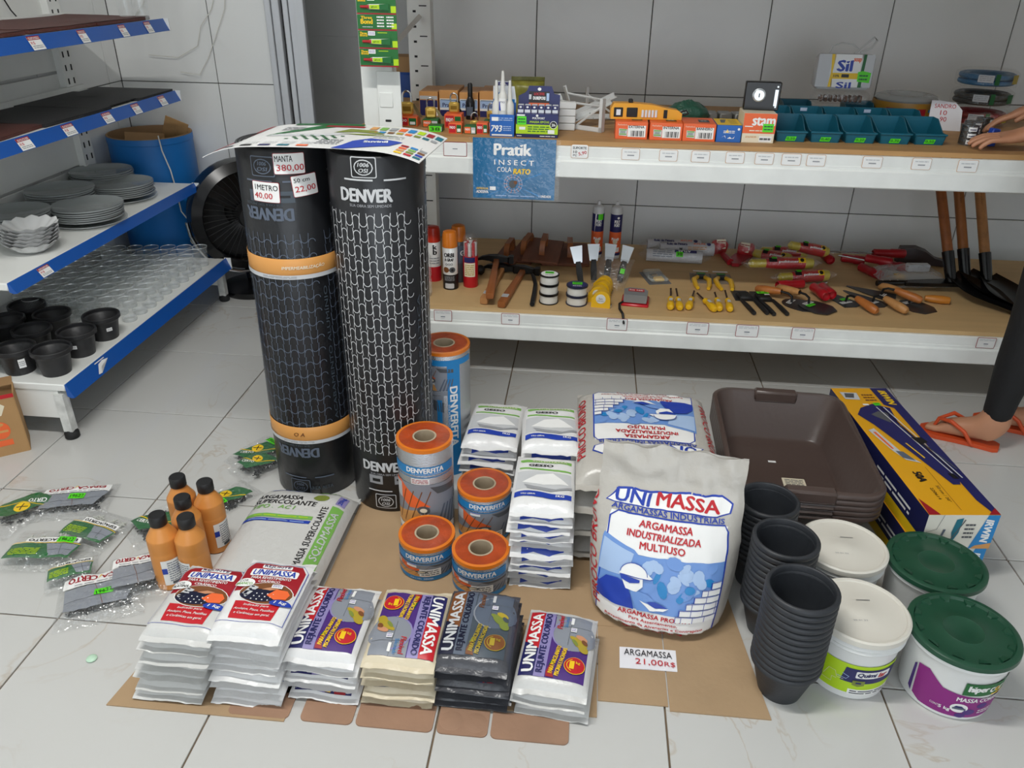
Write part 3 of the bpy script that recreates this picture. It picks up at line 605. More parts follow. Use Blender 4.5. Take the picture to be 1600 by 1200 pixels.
# ---------------- big mortar sacks
def uni_print(p,sx=1.0):
    p.line([(-.145,-.19),(.125,-.19),(.14,-.175),(.14,.07),(.13,.085),(-.11,.085),(-.125,.07)],.0035,'blue',1,close=True)
    p.poly([(-.145,.10),(-.12,.135),(.0,.14),(.12,.15),(.145,.135),(.14,.112),(.11,.10)],'blue',0).poly([(-.141,.103),(-.118,.131),(.0,.136),(.12,.146),(.141,.133),(.136,.114),(.11,.104)],'white',1)
    p.text('UNI',-.082,.120,.085,.028,'blue',2,bold=.04,shear=.1).text('MASSA',.045,.124,.14,.028,'red',2,bold=.04)
    p.text('ARGAMASSAS INDUSTRIAIS',.0,.095,.255,.0115,'blue',2,bold=.03)
    p.poly([(-.125,.083),(.137,.083),(.139,.0),(-.135,.0)],'white',0)
    p.text('ARGAMASSA',.0,.068,.12,.0155,'red',2,bold=.03).text('INDUSTRIALIZADA',.0,.045,.165,.0155,'red',2,bold=.03).text('MULTIUSO',.0,.022,.1,.0155,'red',2,bold=.03)
    p.poly([(-.135,.03),(-.06,.008),(-.05,.0),(.139,.004),(.139,-.128),(-.143,-.128)],'ltblue',1)
    rd=random.Random(5)
    for k in range(26): p.ell(.035+rd.uniform(-.08,.09),-.045+rd.uniform(-.04,.04),rd.uniform(.008,.022),rd.uniform(.006,.015),rd.choice(['sky','cyan','sky','ltblue']),2+.05*k,10,rd.random()*3)
    p.poly([(-.132,.02),(-.06,.0),(-.07,-.05),(-.138,-.06)],'sky',2)
    p.poly([(-.141,-.125),(-.136,-.09),(-.118,-.066),(-.09,-.06),(-.07,-.068),(-.058,-.09),(-.048,-.128)],'blue',4)
    p.poly([(-.06,-.075),(-.02,-.082),(.01,-.108),(.016,-.122),(-.04,-.128),(-.055,-.095)],'ltblue',4)
    p.poly([(-.082,-.055),(-.07,-.078),(-.045,-.08),(-.032,-.066),(-.034,-.045),(-.08,-.045)],'white',5)
    p.poly(arc(-.055,-.04,.031,.024,0,180,10)+[(-.088,-.046),(-.018,-.046),(-.012,-.043)],'white',6).line(arc(-.055,-.04,.031,.024,0,180,10),.0015,'blue',7).poly([(-.086,-.046),(-.04,-.05),(-.04,-.056),(-.062,-.062),(-.082,-.056)],'blue',7).line([(-.086,-.046),(-.018,-.046),(-.01,-.044)],.0016,'blue',7)
    p.poly([(-.036,-.098),(.004,-.112),(.032,-.108),(.02,-.116),(-.01,-.12)],'white',6).poly([(-.02,-.1),(.0,-.096),(.03,-.107),(.0,-.11)],'blue',7)
    rows=[(.05,-.125),(.056,-.108),(.07,-.091),(.085,-.074),(.1,-.057),(.118,-.04)]
    for i,(x0,y) in enumerate(rows):
        x=x0+(.0 if i%2 else .012); p.rect(x0,y-.0155,.138,y+.0,'white',4)
        while x<.137: p.rect(x,y-.0155,x+.0012,y,'blue',5); x+=.026
        p.rect(x0,y-.0012,.138,y+.0002,'blue',5); p.rect(x0-.0012,y-.0155,x0,y,'blue',5)
    p.poly([(-.142,-.128),(.139,-.128),(.139,-.175),(.125,-.188),(-.144,-.188)],'white',0)
    p.text('ARGAMASSA PRONTA',.0,-.138,.17,.0115,'red',2,bold=.03).text('Para Assentamento,',.0,-.153,.115,.0085,'red',2,bold=.02).text('Revestimento de Alvenarias e Contrapiso',.0,-.166,.235,.0085,'red',2,bold=.02).text('PESO LÍQUIDO 25 kg',.0,-.1795,.145,.0085,'dkred',2,bold=.02)
    return p
def uni_side(p):
    return p.text('PIROCO BRUNO',-.172,-.0,.30,.02,'red',1,rot=90,bold=.02).text('PIROCO BRUNO',.172,-.0,.30,.02,'red',1,rot=-90,bold=.02)
bb=[Bag(.37,.45,.074,200+k,wr=.004,flap=.02,nu=22,nv=26) for k in range(3)]; bme=[b.mesh('mortar_sack',m_bags) for b in bb]
for k in range(4):
    o=link('mortar_sack',bme[k%3],None,(.195+.006*math.sin(k*3),1.865+.006*math.cos(k*2),k*.0715),(0,0,PI+.02*math.sin(k*5)),label=('clear-grey mortar sack lying on top of the sacks behind the upright one' if k==3 else 'clear-grey mortar sack, %s from the top of the lying sacks'%ORD[4-k]),cat='sack',group='lying mortar sacks')
    if k==3: uni_side(uni_print(Pr())).build('print',o,lambda u,v,hh:bb[0].top(u,v,hh),L=.015,lay=.001)
# upright sack leaning on the lying ones
class Up:
    def c(s,v): 
        z=.40*v; return 1.512+.095*v**1.4,z
    def hw(s,v): return .158+.012*math.sin(PI*min(1,v*1.2))+.008*v if v>.04 else .150+.2*v
    def t(s,v): 
        if v<.05: return .075+.45*v
        return .0975*(1-((v-.05)/.75)**1.6)+.006 if v<.8 else .006
    def p(s,u,v,side,hh=0):
        y,z=s.c(v); hw=s.hw(v); e=esh(u,3.2,.62); t=s.t(v)*e
        wr=(.004+.010*max(0,v-.62)/.38)*(noise.noise((u*3.5+v*4,v*7,3.3))+.5*noise.noise((u*9,v*14-u*6,7.7)))
        x=u*hw+.006*noise.noise((v*9,u,1.1))*(v>.5)
        zz=z+(.012*noise.noise((u*3,9.1,2.2)) if v>.97 else 0)
        return Vector((x,y-(t+wr*(.4+.6*e)+hh) if side<0 else y+t*.62+wr*.3,max(.0,zz)))
up=Up(); mu=M()
mu.grid(lambda i,j:up.p(i*2-1,j,-1),30,36); mu.grid(lambda i,j:up.p(1-i*2,j,1),30,36)
bl=[up.p(i/15-1,0,-1) for i in range(31)]+[up.p(1-i/15,0,1) for i in range(31)]
mu.add(bl,[tuple(reversed(range(62)))])
uo=mu.build('mortar_sack',m_bags,None,(.212,0,.004),(0,0,R(-4)),smooth=70,label='full mortar sack with blue mason picture standing upright on the cardboard',cat='sack')
uo.rotation_euler=(0,0,R(-9)); uo.location=(.216+1.45*math.sin(R(-9)),1.415-1.45*math.cos(R(9)),.0045)
upf=lambda u,v,hh:up.p(max(-1,min(1,u/.168)),max(0,min(1,(-.19+(v+.19)*.9+.2)/.40)),-1,hh)
uni_print(Pr()).text('PIROCO BRUNO',-.158,-.02,.27,.02,'red',1,rot=97,bold=.02).build('print',uo,upf,L=.011,lay=.0011)
# supercolante sack
sb=Bag(.278,.445,.08,300,wr=.004,flap=.02,nu=22,nv=26)
so=sb.mesh('adhesive_sack',m_bagg); so=link('adhesive_sack',so,None,(-.737,1.557,.0045),(0,0,R(-1)),label='grey-white tile adhesive sack with green band lying before the rolls',cat='sack')
p=Pr().poly([(-.10,.2),(.10,.2),(.06,.213),(-.10,.213)],'green').rect(-.10,.196,.0,.2,'blue')
p.text('ARGAMASSA',-.058,.150,.13,.019,'black',1,bold=.02,shear=.15).text('SUPERCOLANTE',-.035,.126,.175,.019,'black',1,bold=.02,shear=.15).text('TIPO .  AC I',-.06,.103,.12,.015,'green',1,bold=.03,shear=.15).ell(.055,.160,.022,.016,'olive',1)
p.rect(-.125,.056,.062,.071,'green',1).poly([(-.127,.040),(.060,.040),(.062,.052),(-.125,.052)],'blue',1).lines(-.1,.060,.05,.067,1,'limey',2).lines(-.11,.043,.045,.048,1,'sky',2)
p.text('ARGAMASSA SUPERCOLANTE',.080,-.03,.30,.018,'black',1,rot=90,bold=.01).poly([(.096,-.14),(.126,-.14),(.126,.13),(.096,.13)],'green',1).text('SOLDMASSA',.111,.01,.19,.018,'ltgrey',2,rot=90,bold=.02).rect(.100,.14,.124,.19,'lilac',1).text('20kg',.112,.165,.04,.014,'blue',2,rot=90,bold=.03)
p.build('print',so,lambda u,v,hh:sb.top(u,v,hh),L=.02)
# ---------------- tar paper rolls
m_tar=mat('tar_film','#1c1d20',.33,bump=.25,bscale=18,var=.12,vscale=6,dist=.008)
def roof_lines(p,u0,u1,v0,v1,pu,pv,c,w=.0022,inv=False):
    n=int((u1-u0)/pu); rows=int((v1-v0)/pv)
    for k in range(n):
        x=u0+k*pu; cx=x+pu/2
        for j in range(rows):
            y=v0+j*pv; s=-1 if inv else 1
            if k%2==0: p.line(arc(cx,y+pv*.62,pu*.5,s*pv*.26,0,180,5),w,c,1)
            else: p.line(arc(cx,y+pv*.38,pu*.5,s*-pv*.24,0,180,5),w,c,1)
            t=pu*.11*(1 if k%2==0 else -1)
            p.line([(x+t,y+pv*.02),(x-t*.6,y+pv*1.02)],w*.85,c,1)
def tar_roll(name,lab,x,y,r,h,inv,c,dim,a0,tilt):
    t=thing(name,lab,'roll',(x,y,0),rot=tilt)
    prof=[(.03,0),(r-.004,0),(r,.006),(r+.0006,h*.3),(r-.0005,h*.6),(r,h-.006),(r-.004,h),(.03,h),(.03,0)]
    M().lathe(prof,64,caps=False).build('roll_body',m_tar,t)
    sp=M()
    for k in range(9): sp.lathe([(.035+.009*k,h+.0004),(.037+.009*k,h+.001),(.039+.009*k,h+.0004)],40,caps=False)
    sp.build('wound_edge',m_blkm,t,kind='stuff')
    p=Pr(); s=-1 if inv else 1; V=lambda v:(h-v) if inv else v; rot=180 if inv else 0
    C=2*PI*r; gap=.028
    for k in range(3):
        u0=-C/2+.02+k*(C/3)
        roof_lines(p,u0,u0+C/3-gap+.004,.195 if not inv else .195,.885 if not inv else .80,(C/3-gap)/12,.0375,c,.0019,inv)
    for k in range(3):
        uc=-C/2+.02+k*C/3+(C/3-gap)/2
        for v in (.155,.912 if not inv else .845):
            p.text('DENVER',uc,V(v),.125,.03,c,1,rot=rot,bold=.05); p.text('SUA OBRA SEM UMIDADE',uc+.01*s,V(v-.024),.1,.0065,dim,1,rot=rot,bold=.02)
        for v in (.075,.948 if not inv else .93): 
            p.rect(uc-.05,V(v)-.002,uc+.02,V(v)+.002,c,1); p.rect(uc+.045,V(v)-.002,uc+.1,V(v)+.002,c,1)
        for v in (.040,.977 if not inv else .962): 
            p.rrect(uc-.03,V(v)-.024,uc+.03,V(v)+.024,.004,c,1).rrect(uc-.0275,V(v)-.0215,uc+.0275,V(v)+.0215,.003,'black',2).line(arc(uc,V(v),.021,.017,0,350,16),.0025,c,3,close=True)
            p.text('ISO' if inv else '1006',uc,V(v+.006),.026,.009,c,3,rot=rot,bold=.04,shear=.2).text('9001' if inv else 'OSI',uc,V(v-.007),.022,.009,c,3,rot=rot,bold=.04,shear=.2)
        p.rect(uc-.045,V(.112)-.014,uc-.005,V(.112)+.014,dim,1).rect(uc-.035,V(.112)-.006,uc-.012,V(.112)+.004,'black',2).rect(uc+.028,V(.112)-.014,uc+.07,V(.112)+.014,dim,1).rect(uc+.034,V(.112)-.002,uc+.06,V(.112)+.004,'black',2)
        p.text('ACABAMENTO ALUMÍNIO' if inv else 'MANTA ASFÁLTICA',uc+C/6,.45,.4,.013,'dimgrey',1,rot=90,bold=.01)
        if inv: p.text('ÁREA ALTA',uc+.06,.035,.07,.014,dim,1,bold=.03).text('POSIÇÃO',uc+.035,.955,.06,.013,dim,1,rot=180,bold=.03)
    p.build('print',t,cylmap(r+.0006,a0),L=.02,base=.0006,lay=.0004)
    return t
tl=tar_roll('tar_paper_roll','black tar paper roll with two orange tape bands and price cards',-.765,1.94,.1185,1.0,True,'slate','dimgrey',R(-10),(0,R(.8),0))
tr_=tar_roll('tar_paper_roll','black tar paper roll with bright roof tile pattern and no bands',-.515,1.893,.1175,1.0,False,'ltgrey','grey',R(-3),(0,R(.4),0))
for z,tx in ((.705,'IMPERMEABILIZAÇÃO'),(.213,'O A')):
    bnd=M().lathe([(.1205,z-.026),(.1213,z-.025),(.1213,z+.026),(.1205,z+.027)],64,caps=False).build('orange_band',mat('orange_tape','#d99a52',.4),tl)
    p=Pr()
    for k in range(3):
        u=-.25+.25*k; p.text(tx,u+(.06 if len(tx)>4 else 0),z+.004,.11 if len(tx)>4 else .03,.012,'cream' if len(tx)>4 else 'brown',1,bold=.02,shear=.2); p.rect(u-.125,z-.0265,u+.125,z-.0155,'ltgrey',1); p.lines(u-.05,z-.024,u+.04,z-.018,2,'grey',2)
    p.build('band_print',bnd,cylmap(.1215),L=.03,base=.0004)
def card(parent,u,v,w,h,rows,fn,rot=0):
    p=Pr(); p.rrect(-w/2,-h/2,w/2,h/2,.003,'dkred',0).rrect(-w/2+.0012,-h/2+.0012,w/2-.0012,h/2-.0012,.003,'white',1)
    for s_,x,y,ww,hh,c in rows: p.text(s_,x,y,ww,hh,c,2,bold=.01)
    ca,sa=math.cos(R(rot)),math.sin(R(rot)); p.build('price_card',parent,lambda a,b,hh:fn(u+a*ca-b*sa,v+a*sa+b*ca,hh),L=.012,base=.003)
fL=cylmap(.1195,0)
card(tl,.050,.968,.072,.05,[('MANTA',-.012,.012,.04,.014,'black'),('380,00',.002,-.01,.062,.017,'red')],fL,0)
card(tl,-.012,.900,.068,.05,[('1METRO',.002,.011,.056,.013,'black'),('40,00',-.006,-.010,.045,.016,'red')],fL,-2)
card(tl,.082,.915,.062,.052,[('50 cm',-.006,.014,.038,.010,'black'),('22,00',.0,-.008,.05,.016,'red')],fL,5)
# colour chart leaflet bent over the two rolls
lf=M(); LW,LD=.545,.29
def leaf(u,v,hh=0):
    s=u/(LW/2); z=.012-.016*max(0,abs(s)-.55)**2/.14*(1 if s<0 else .8)-.0*v+.006*math.cos(s*2)
    return Vector((u*(1-.04*abs(s)**3),v,z+hh))
lf.grid(lambda i,j:leaf((i-.5)*LW,(j-.5)*LD),36,4); lf.grid(lambda i,j:leaf((.5-i)*LW,(j-.5)*LD,-.0015),36,4)
for j in (0,1): lf.grid(lambda i,k,j=j:leaf((i-.5)*LW if j==0 else (.5-i)*LW,(j-.5)*LD,-.0015*(1-k)),36,1)
lo=lf.build('colour_chart',mat('glossy_paper','#e6e6e4',.25),None,(-.632,1.935,.9975),(0,R(-.6),R(-3)),label='paint colour chart leaflet draped over the two tar paper rolls',cat='leaflet')
p=Pr().poly([(-.284,-.143),(-.245,-.143),(-.215,.143),(-.284,.143)],'dkred').text('CORES',-.27,-.10,.04,.012,'white',1,rot=75,bold=.03)
p.poly([(-.17,-.02),(-.02,.10),(-.06,.13),(-.15,.02)],'dkgreen').poly([(-.17,-.02),(-.02,-.02),(.06,.02),(.02,.03),(-.03,.005),(-.15,.005)],'ltgrey').poly([(.0,.03),(.03,.08),(.10,.075),(.14,.035),(.06,.045)],'olive',1).poly([(.02,.02),(.12,.03),(.18,.02),(.09,.01)],'olive',1)
for i in range(9):
    for j in range(5):
        if (i+j)%2==0: p.rect(-.10+i*.014+j*.006,-.06+j*.011,-.09+i*.014+j*.006,-.053+j*.011,'dkgreen',1)
p.poly([(.06,-.148),(.09,-.148),(.19,-.085),(.21,-.03),(.12,-.02),(.085,-.06),(.075,-.11)],'blue',1).text('Suvinil',.145,-.055,.06,.022,'white',2,rot=15,bold=.04)
for k in range(5): p.rect(-.235+k*.05,-.138,-.205+k*.05,-.122,('dkgrey','black','navy','teal','orange')[k],1); p.lines(-.235+k*.05,-.115,-.2+k*.05,-.09,3,'ltgrey',1)
cols=['yellow','peach','orange','dkred','red','olive','green','cyan','teal','blue','brown','grey','limey','mustard']
for i in range(3):
    for j in range(4): p.rect(.215+i*.026,-.13+j*.022,.235+i*.026,-.115+j*.022,cols[(i*4+j)%14],1)
for i in range(8): p.rect(.08+i*.027,.085,.1+i*.027,.12,cols[(i*5+1)%14],1); p.rect(.09+i*.025,.05,.108+i*.025,.07,cols[(i*3+4)%14],1)
p.lines(.0,-.11,.06,-.05,4,'grey',1).lines(-.16,.05,-.1,.10,4,'grey',1).lines(.12,-.01,.2,.03,3,'ltgrey',1).rect(-.15,.125,.05,.145,'dkgreen',1).rect(-.05,.1,.06,.118,'dkred',1)
p.build('print',lo,lambda u,v,h:leaf(u*.93,v,h),L=.02)
# ---------------- self-adhesive tape rolls
m_foil=mat('embossed_foil','#c5c8cc',.25,.85,bump=.6,bscale=350,dist=.003)
m_bit=mat('orange_bitumen','#b4481c',.35,var=.3,vscale=25,bump=.3,bscale=50,coat=.6)
m_oredge=mat('orange_film','#e07a1c',.3,coat=.5)
m_core=mat('paper_core','#b5a48a',.85,var=.1,vscale=30)
def tape_roll(x,y,r,h,lab,rz,style):
    t=thing('flashing_tape_roll',lab,'tape roll',(x,y,.0033 if y<1.78 else 0),rz,group='flashing tape rolls')
    M().lathe([(r-.002,0),(r,.002),(r,h-.002),(r-.001,h)],48,caps=False).build('foil_side',m_foil,t)
    M().lathe([(.031,h*.98),(.032,h+.0006),(r-.006,h+.0012)],48,caps=False).build('bitumen_face',m_bit,t)
    M().lathe([(r-.007,h+.0013),(r+.0008,h+.0008),(r+.0012,h-.009),(r+.0002,h-.010)],48,caps=False).build('orange_edge',m_oredge,t)
    M().lathe([(.027,0),(.027,h+.001),(.0315,h+.001),(.0315,h-.01),(.0315,0)],36,caps=False).build('paper_core',m_core,t)
    M().lathe([(0,.001),(r-.003,.001),(r-.003,.002)],36,caps=False).build('bottom_face',m_bit,t)
    p=Pr(); W=r*2.6
    def scene_(u0,u1,v0,v1):
        d=v1-v0; w=u1-u0
        p.rect(u0,v0,u1,v1,'stone',0); p.poly([(u0,v0+d*.25),(u0+w*.5,v0+d*.45),(u0+w*.62,v0),(u0,v0)],'peach',1).poly([(u0+w*.15,v1),(u0+w*.6,v0+d*.5),(u0+w*.3,v0+d*.45),(u0,v0+d*.8),(u0,v1)],'orange',1)
        for k in range(4): p.line([(u0+w*(.1+.1*k),v0+d*.1),(u0+w*(.25+.12*k),v1-d*.15)],d*.02,'brown',2)
        for k in range(4): p.poly([(u0+w*(.66+.08*k),v0),(u0+w*(.7+.08*k),v0),(u0+w*(.82+.06*k),v0+d*.5),(u0+w*(.79+.06*k),v0+d*.5)],'slate',2)
        p.ell(u0+w*.5,v0+d*.42,w*.09,d*.1,'dkgrey',3).ell(u0+w*.5,v0+d*.42,w*.05,d*.05,'cream',4).poly([(u0+w*.45,v0+d*.25),(u0+w*.58,v0+d*.25),(u0+w*.56,v0+d*.38),(u0+w*.46,v0+d*.38)],'ltgrey',3)
        p.poly([(u0+w*.6,v1-d*.05),(u1,v1-d*.1),(u1,v1-d*.25),(u0+w*.7,v1-d*.22)],'dkgrey',2).rect(u0+w*.02,v0+d*.6,u0+w*.16,v0+d*.95,'ltgrey',2)
    if style=='short' or style=='tall':
        k=1 if style=='short' else 1.15
        bt=h-.018 if style=='short' else h-.05; bh=.022*k
        p.rect(-W/2,bt-bh,W/2,bt,'cyan',1); p.text('DENVERFITA',.008,bt-bh*.42,.10,bh*.58,'white',2,bold=.05); p.text('FITA MULTIUSO AUTOADESIVA',.012,bt-bh*.86,.08,.003,'white',2)
        if style=='short':
            scene_(-W/2,W/2,.016,bt-bh-.006); p.rect(-W/2,.004,W/2,.016,'cyan',1); p.text('5cm x 10m   DENVER',.0,.010,.06,.004,'white',2); p.rect(-.005,.018,.05,.04,'white',3).lines(0,.02,.045,.038,3,'dkgrey',4); p.rect(-W/2,bt-bh-.006,W/2,bt-bh-.004,'cyan',1); p.rect(-.04,bt-bh-.016,-.012,bt-bh-.006,'white',3).rect(-.04,bt-bh-.009,-.012,bt-bh-.006,'lilac',4)
        else:
            p.rect(-W/2,bt-bh-.008,W/2,bt-bh-.006,'cyan',1); p.rect(-.03,bt-bh-.028,.018,bt-bh-.010,'white',3).lines(-.028,bt-bh-.026,.015,bt-bh-.012,3,'dkred',4)
            scene_(-W/2,W/2,.045,bt-bh-.03); p.rect(-W/2,.024,W/2,.043,'white',1); p.text('DENVER',-.01,.034,.05,.011,'brown',2,bold=.04); p.rect(-W/2,.004,W/2,.024,'cyan',1); p.rect(.035,.027,.05,.042,'grey',2)
    else:
        p.rect(-W/2,h-.04,W/2,h-.022,'cyan',1); scene_(-W/2,.03,h-.12,h-.042); p.rect(-W/2,h-.135,.03,h-.122,'stone',1); scene_(-W/2,.0,.06,h-.137)
        p.rect(.012,.0,.05,h-.04,'cyan',2); p.text('DENVERFITA',.03,h*.5,.2,.022,'white',3,rot=-90,bold=.05); p.text('FITA MULTIUSO AUTOADESIVA',.015,h*.42,.15,.006,'white',3,rot=-90); p.rect(-.02,.05,-.005,h-.15,'cyan',2)
    p.build('label',t,cylmap(r+.0006),L=.012,base=.0006,lay=.0003)
    return t
tape_roll(-.386,1.733,.074,.29,'tall foil tape roll with blue band standing before the black rolls',R(4),'tall')
tape_roll(-.386,2.052,.0745,.415,'tallest foil tape roll with vertical lettering behind the other rolls',R(6),'vert')
tape_roll(-.356,1.574,.0715,.10,'low orange-topped tape roll standing in front of the tall one',R(-2),'short')
tape_roll(-.211,1.530,.0715,.10,'low orange-topped tape roll just behind the charcoal grout bags',R(-8),'short')
tape_roll(-.228,1.735,.0725,.15,'medium orange-topped tape roll beside the tall plaster stack',R(8),'short')
# ---------------- paper price note on the cardboard
pn=M().grid(lambda i,j:((i-.5)*.128,(j-.5)*.062+.004*(i-.5),.0006+.0025*noise.noise((i*3,j*2,4))**2),10,5); pn.grid(lambda i,j:((.5-i)*.128,(j-.5)*.062-.004*(i-.5),.0),10,5)
po_=pn.build('price_note',mat('paper','#ecebef',.7),None,(.2,1.308,.0035),(0,0,R(-1)),label='handwritten paper price note lying before the upright sack',cat='note')
Pr().text('ARGAMASSA',.0,.014,.108,.018,'black',1).text('21,00',.002,-.012,.062,.019,'red',1).text('R$',.048,-.013,.024,.015,'red',1).build('handwriting',po_,lambda u,v,h:(u,v,.0022+h),base=.0006)
# ---------------- orange bottles
m_ob=mat('orange_bottle','#dc9248',.38); m_cap=mat('bottle_cap','#1d1d1e',.5)
def bottle(x,y,rz,lab):
    t=thing('orange_bottle',lab,'bottle',(x,y,0),rz,group='orange bottles beside the grout bags')
    pr_=[(0,.0),(.033,0),(.0365,.004),(.0365,.105)]
    for k in range(6): pr_+=[(.0365,.108+.006*k),(.0355,.111+.006*k)]
    pr_+=[(.0365,.146),(.035,.15),(.020,.176),(.0185,.18),(.0185,.186),(0,.186)]
    M().lathe(pr_,36,caps=False).build('body',m_ob,t)
    M().lathe([(.019,.182),(.0205,.184),(.0205,.208),(.0185,.211),(0,.211)],28,caps=False).build('cap',m_cap,t)
    p=Pr().rect(-.018,.02,.03,.095,'white').rect(-.018,.055,-.006,.072,'blue',1).lines(-.004,.03,.027,.09,9,'stone',1).rect(.0,.022,.02,.03,'dkgrey',1)
    p.build('label',t,cylmap(.0367,.25),L=.012); return t
for x,y,rz,l in ((-.985,1.437,.35,'orange bottle with white label next to the spacer packs'),(-.914,1.438,-.9,'orange bottle just behind the grey-white grout stack'),(-.958,1.511,.2,'orange bottle in the middle of the five bottles'),(-.932,1.582,.75,'orange bottle with white label beside the adhesive sack'),(-1.012,1.595,-.4,'orange bottle at the back of the five bottles')): bottle(x,y,rz,l)
# ---------------- packs of tile spacers in clear bags
m_film=film('clear_bag_film','#f4f6f6',.11,.12,1,60,.7)
m_pebble=mat('spacer_grey','#6c7074',.5); m_spb=mat('spacer_black','#2b2d30',.5); m_spw=mat('spacer_white','#c9cbc2',.5)
def spacer_pack(x,y,z,w,l,rz,style,lab,seed,sticker_=None):
    t=thing('spacer_pack',lab,'pack',(x,y,z),rz,group='packs of tile spacers on the floor')
    b=Bag(w,l,.026,seed,wr=.007,flap=.014,nu=16,nv=20); link('clear_film',b.mesh('clear_film',m_film),t)
    rd=random.Random(seed); mm=M()
    for k in range(60):
        px,py=rd.uniform(-.34,.34)*w,rd.uniform(-.36,.3)*l; a=rd.random()*3; zz=.004+rd.random()*.011*(1-abs(px/w)*2)
        mm.box((px,py,zz),(.018,.003,.003),rot=(rd.uniform(-.2,.2),rd.uniform(-.3,.3),a)); mm.box((px,py,zz),(.003,.018,.003),rot=(rd.uniform(-.2,.2),rd.uniform(-.3,.3),a))
    mm.build('spacers',{'grey':m_spb,'green':m_spw,'black':m_spb}[style],t,kind='stuff')
    p=Pr(); W,L_=w*.43,l*.43
    if style=='grey':
        p.poly([(-W,-L_*.35),(W*.95,-L_*.3),(W*.9,L_*.8),(-W*.7,L_*.75)],'stone',0).line([(-W*.9,L_*.1),(-W*.2,L_*.25),(W*.9,L_*.35)],.0012,'dkgrey',1).line([(W*.15,-L_*.3),(-.0,L_*.2),(-W*.1,L_*.75)],.0012,'brown',1)
        p.poly([(-W,-L_*.95),(W,-L_*.9),(W,-L_*.35),(-W,-L_*.38)],'white',1).text('ESPAÇA',-W*.42,-L_*.72,W*.85,L_*.26,'dkred',2,bold=.04).text('CERTO',W*.5,-L_*.71,W*.75,L_*.26,'dkred',2,bold=.04).poly([(.0,-L_*.85),(W*.1,-L_*.6),(W*.05,-L_*.85)],'yellow',3).lines(-W*.7,-L_*.5,W*.7,-L_*.4,1,'grey',2)
    elif style=='green':
        p.poly([(-W,L_*.05),(W,.0),(W,L_*.95),(-W*.9,L_*.95)],'dkgreen',0).poly([(-W*.95,L_*.1),(-W*.05,L_*.05),(-W*.3,L_*.85),(-W*.85,L_*.8)],'stone',1).line([(-W,L_*.03),(-W*.1,-L_*.02),(W,L_*-.03)],.002,'yellow',1).line([(-W*.9,L_*.45),(-W*.2,L_*.5)],.001,'dkgrey',2).line([(-W*.5,L_*.15),(-W*.6,L_*.8)],.001,'dkgrey',2)
        p.lines(W*.05,L_*.3,W*.9,L_*.8,5,'limey',2); p.rect(-W*.95,-L_*.35,W*.6,-L_*.05,'white',1).text('ESPAÇACERTO',-W*.17,-L_*.2,W*1.4,L_*.2,'black',2,bold=.04)
    else:
        p.poly([(-W,-L_*.9),(W*.2,-L_*.9),(W*.9,L_*.2),(W*.9,L_*.9),(-W*.2,L_*.6)],'dkgreen',0).ell(-W*.1,.0,W*.36,L_*.26,'yellow',1).line([(-W*.35,-L_*.1),(W*.1,L_*.1)],.003,'black',2).line([(-W*.2,L_*.15),(.0,-L_*.15)],.003,'black',2).text('CERTO',-W*.3,-L_*.5,W*.8,L_*.18,'white',2,rot=30,bold=.03).line([(-W,-L_*.5),(W*.2,-L_*.2),(W*.9,L_*.5)],.003,'yellow',1)
    if sticker_: u,v,tx,rr=sticker_; p.poly([(u-.022,v-.010),(u+.022,v-.013),(u+.023,v+.009),(u-.020,v+.012)],'lime',4).text(tx,u,v,.036,.013,'black',5,rot=rr,bold=.01)
    p.build('printed_panel',t,lambda u,v,h:b.top(u,v,h-.0012),L=.012); return t
spacer_pack(-1.535,1.655,0,.14,.19,R(160),'black','green and yellow spacer pack lying by the cardboard box side',401)
spacer_pack(-1.415,1.715,0,.21,.135,R(194),'grey','dark grey spacer pack with red lettering furthest from the grout bags',402,(-.01,.0,'19622',180))
spacer_pack(-1.285,1.60,0,.17,.13,R(166),'green','dark green spacer pack overlapping the one with white strip',403)
spacer_pack(-1.36,1.505,.008,.205,.135,R(188),'green','clear spacer pack with white lettered strip and lime sticker',404,(-.05,-.01,'19622',180))
spacer_pack(-1.245,1.43,.010,.12,.10,R(208),'green','small green spacer pack beneath the grey ones',407)
spacer_pack(-1.13,1.365,0,.20,.17,R(206),'grey','grey spacer pack with lime number sticker beside the grout stack',405,(-.01,.01,'19622',190))
spacer_pack(-1.065,1.425,.016,.14,.15,R(204),'grey','grey spacer pack half under the one with lime sticker',406)
spacer_pack(-1.125,1.645,0,.13,.15,R(-40),'black','yellow and green spacer pack behind the orange bottles',408,(.02,.05,'1962',0))
spacer_pack(-.985,1.775,0,.11,.15,R(-30),'black','crumpled spacer pack with black clips behind the orange bottles',409,(.01,-.03,'1962',0))
spacer_pack(-.985,2.02,0,.12,.16,R(-28),'black','dark spacer pack with lime sticker next to the banded roll',410,(.0,.055,'1962',0))
spacer_pack(-.955,1.945,.012,.11,.13,R(-34),'black','green and yellow spacer pack leaning at the foot of banded roll',411)
# small litter on the floor
M().ball((0,0,0),.012,sc=(1,1,.35)).build('plastic_scrap',mat('pale_green_scrap','#bfe0c6',.4),None,(-1.045,1.175,.0035),label='tiny pale green plastic scrap on the bare floor',cat='scrap')
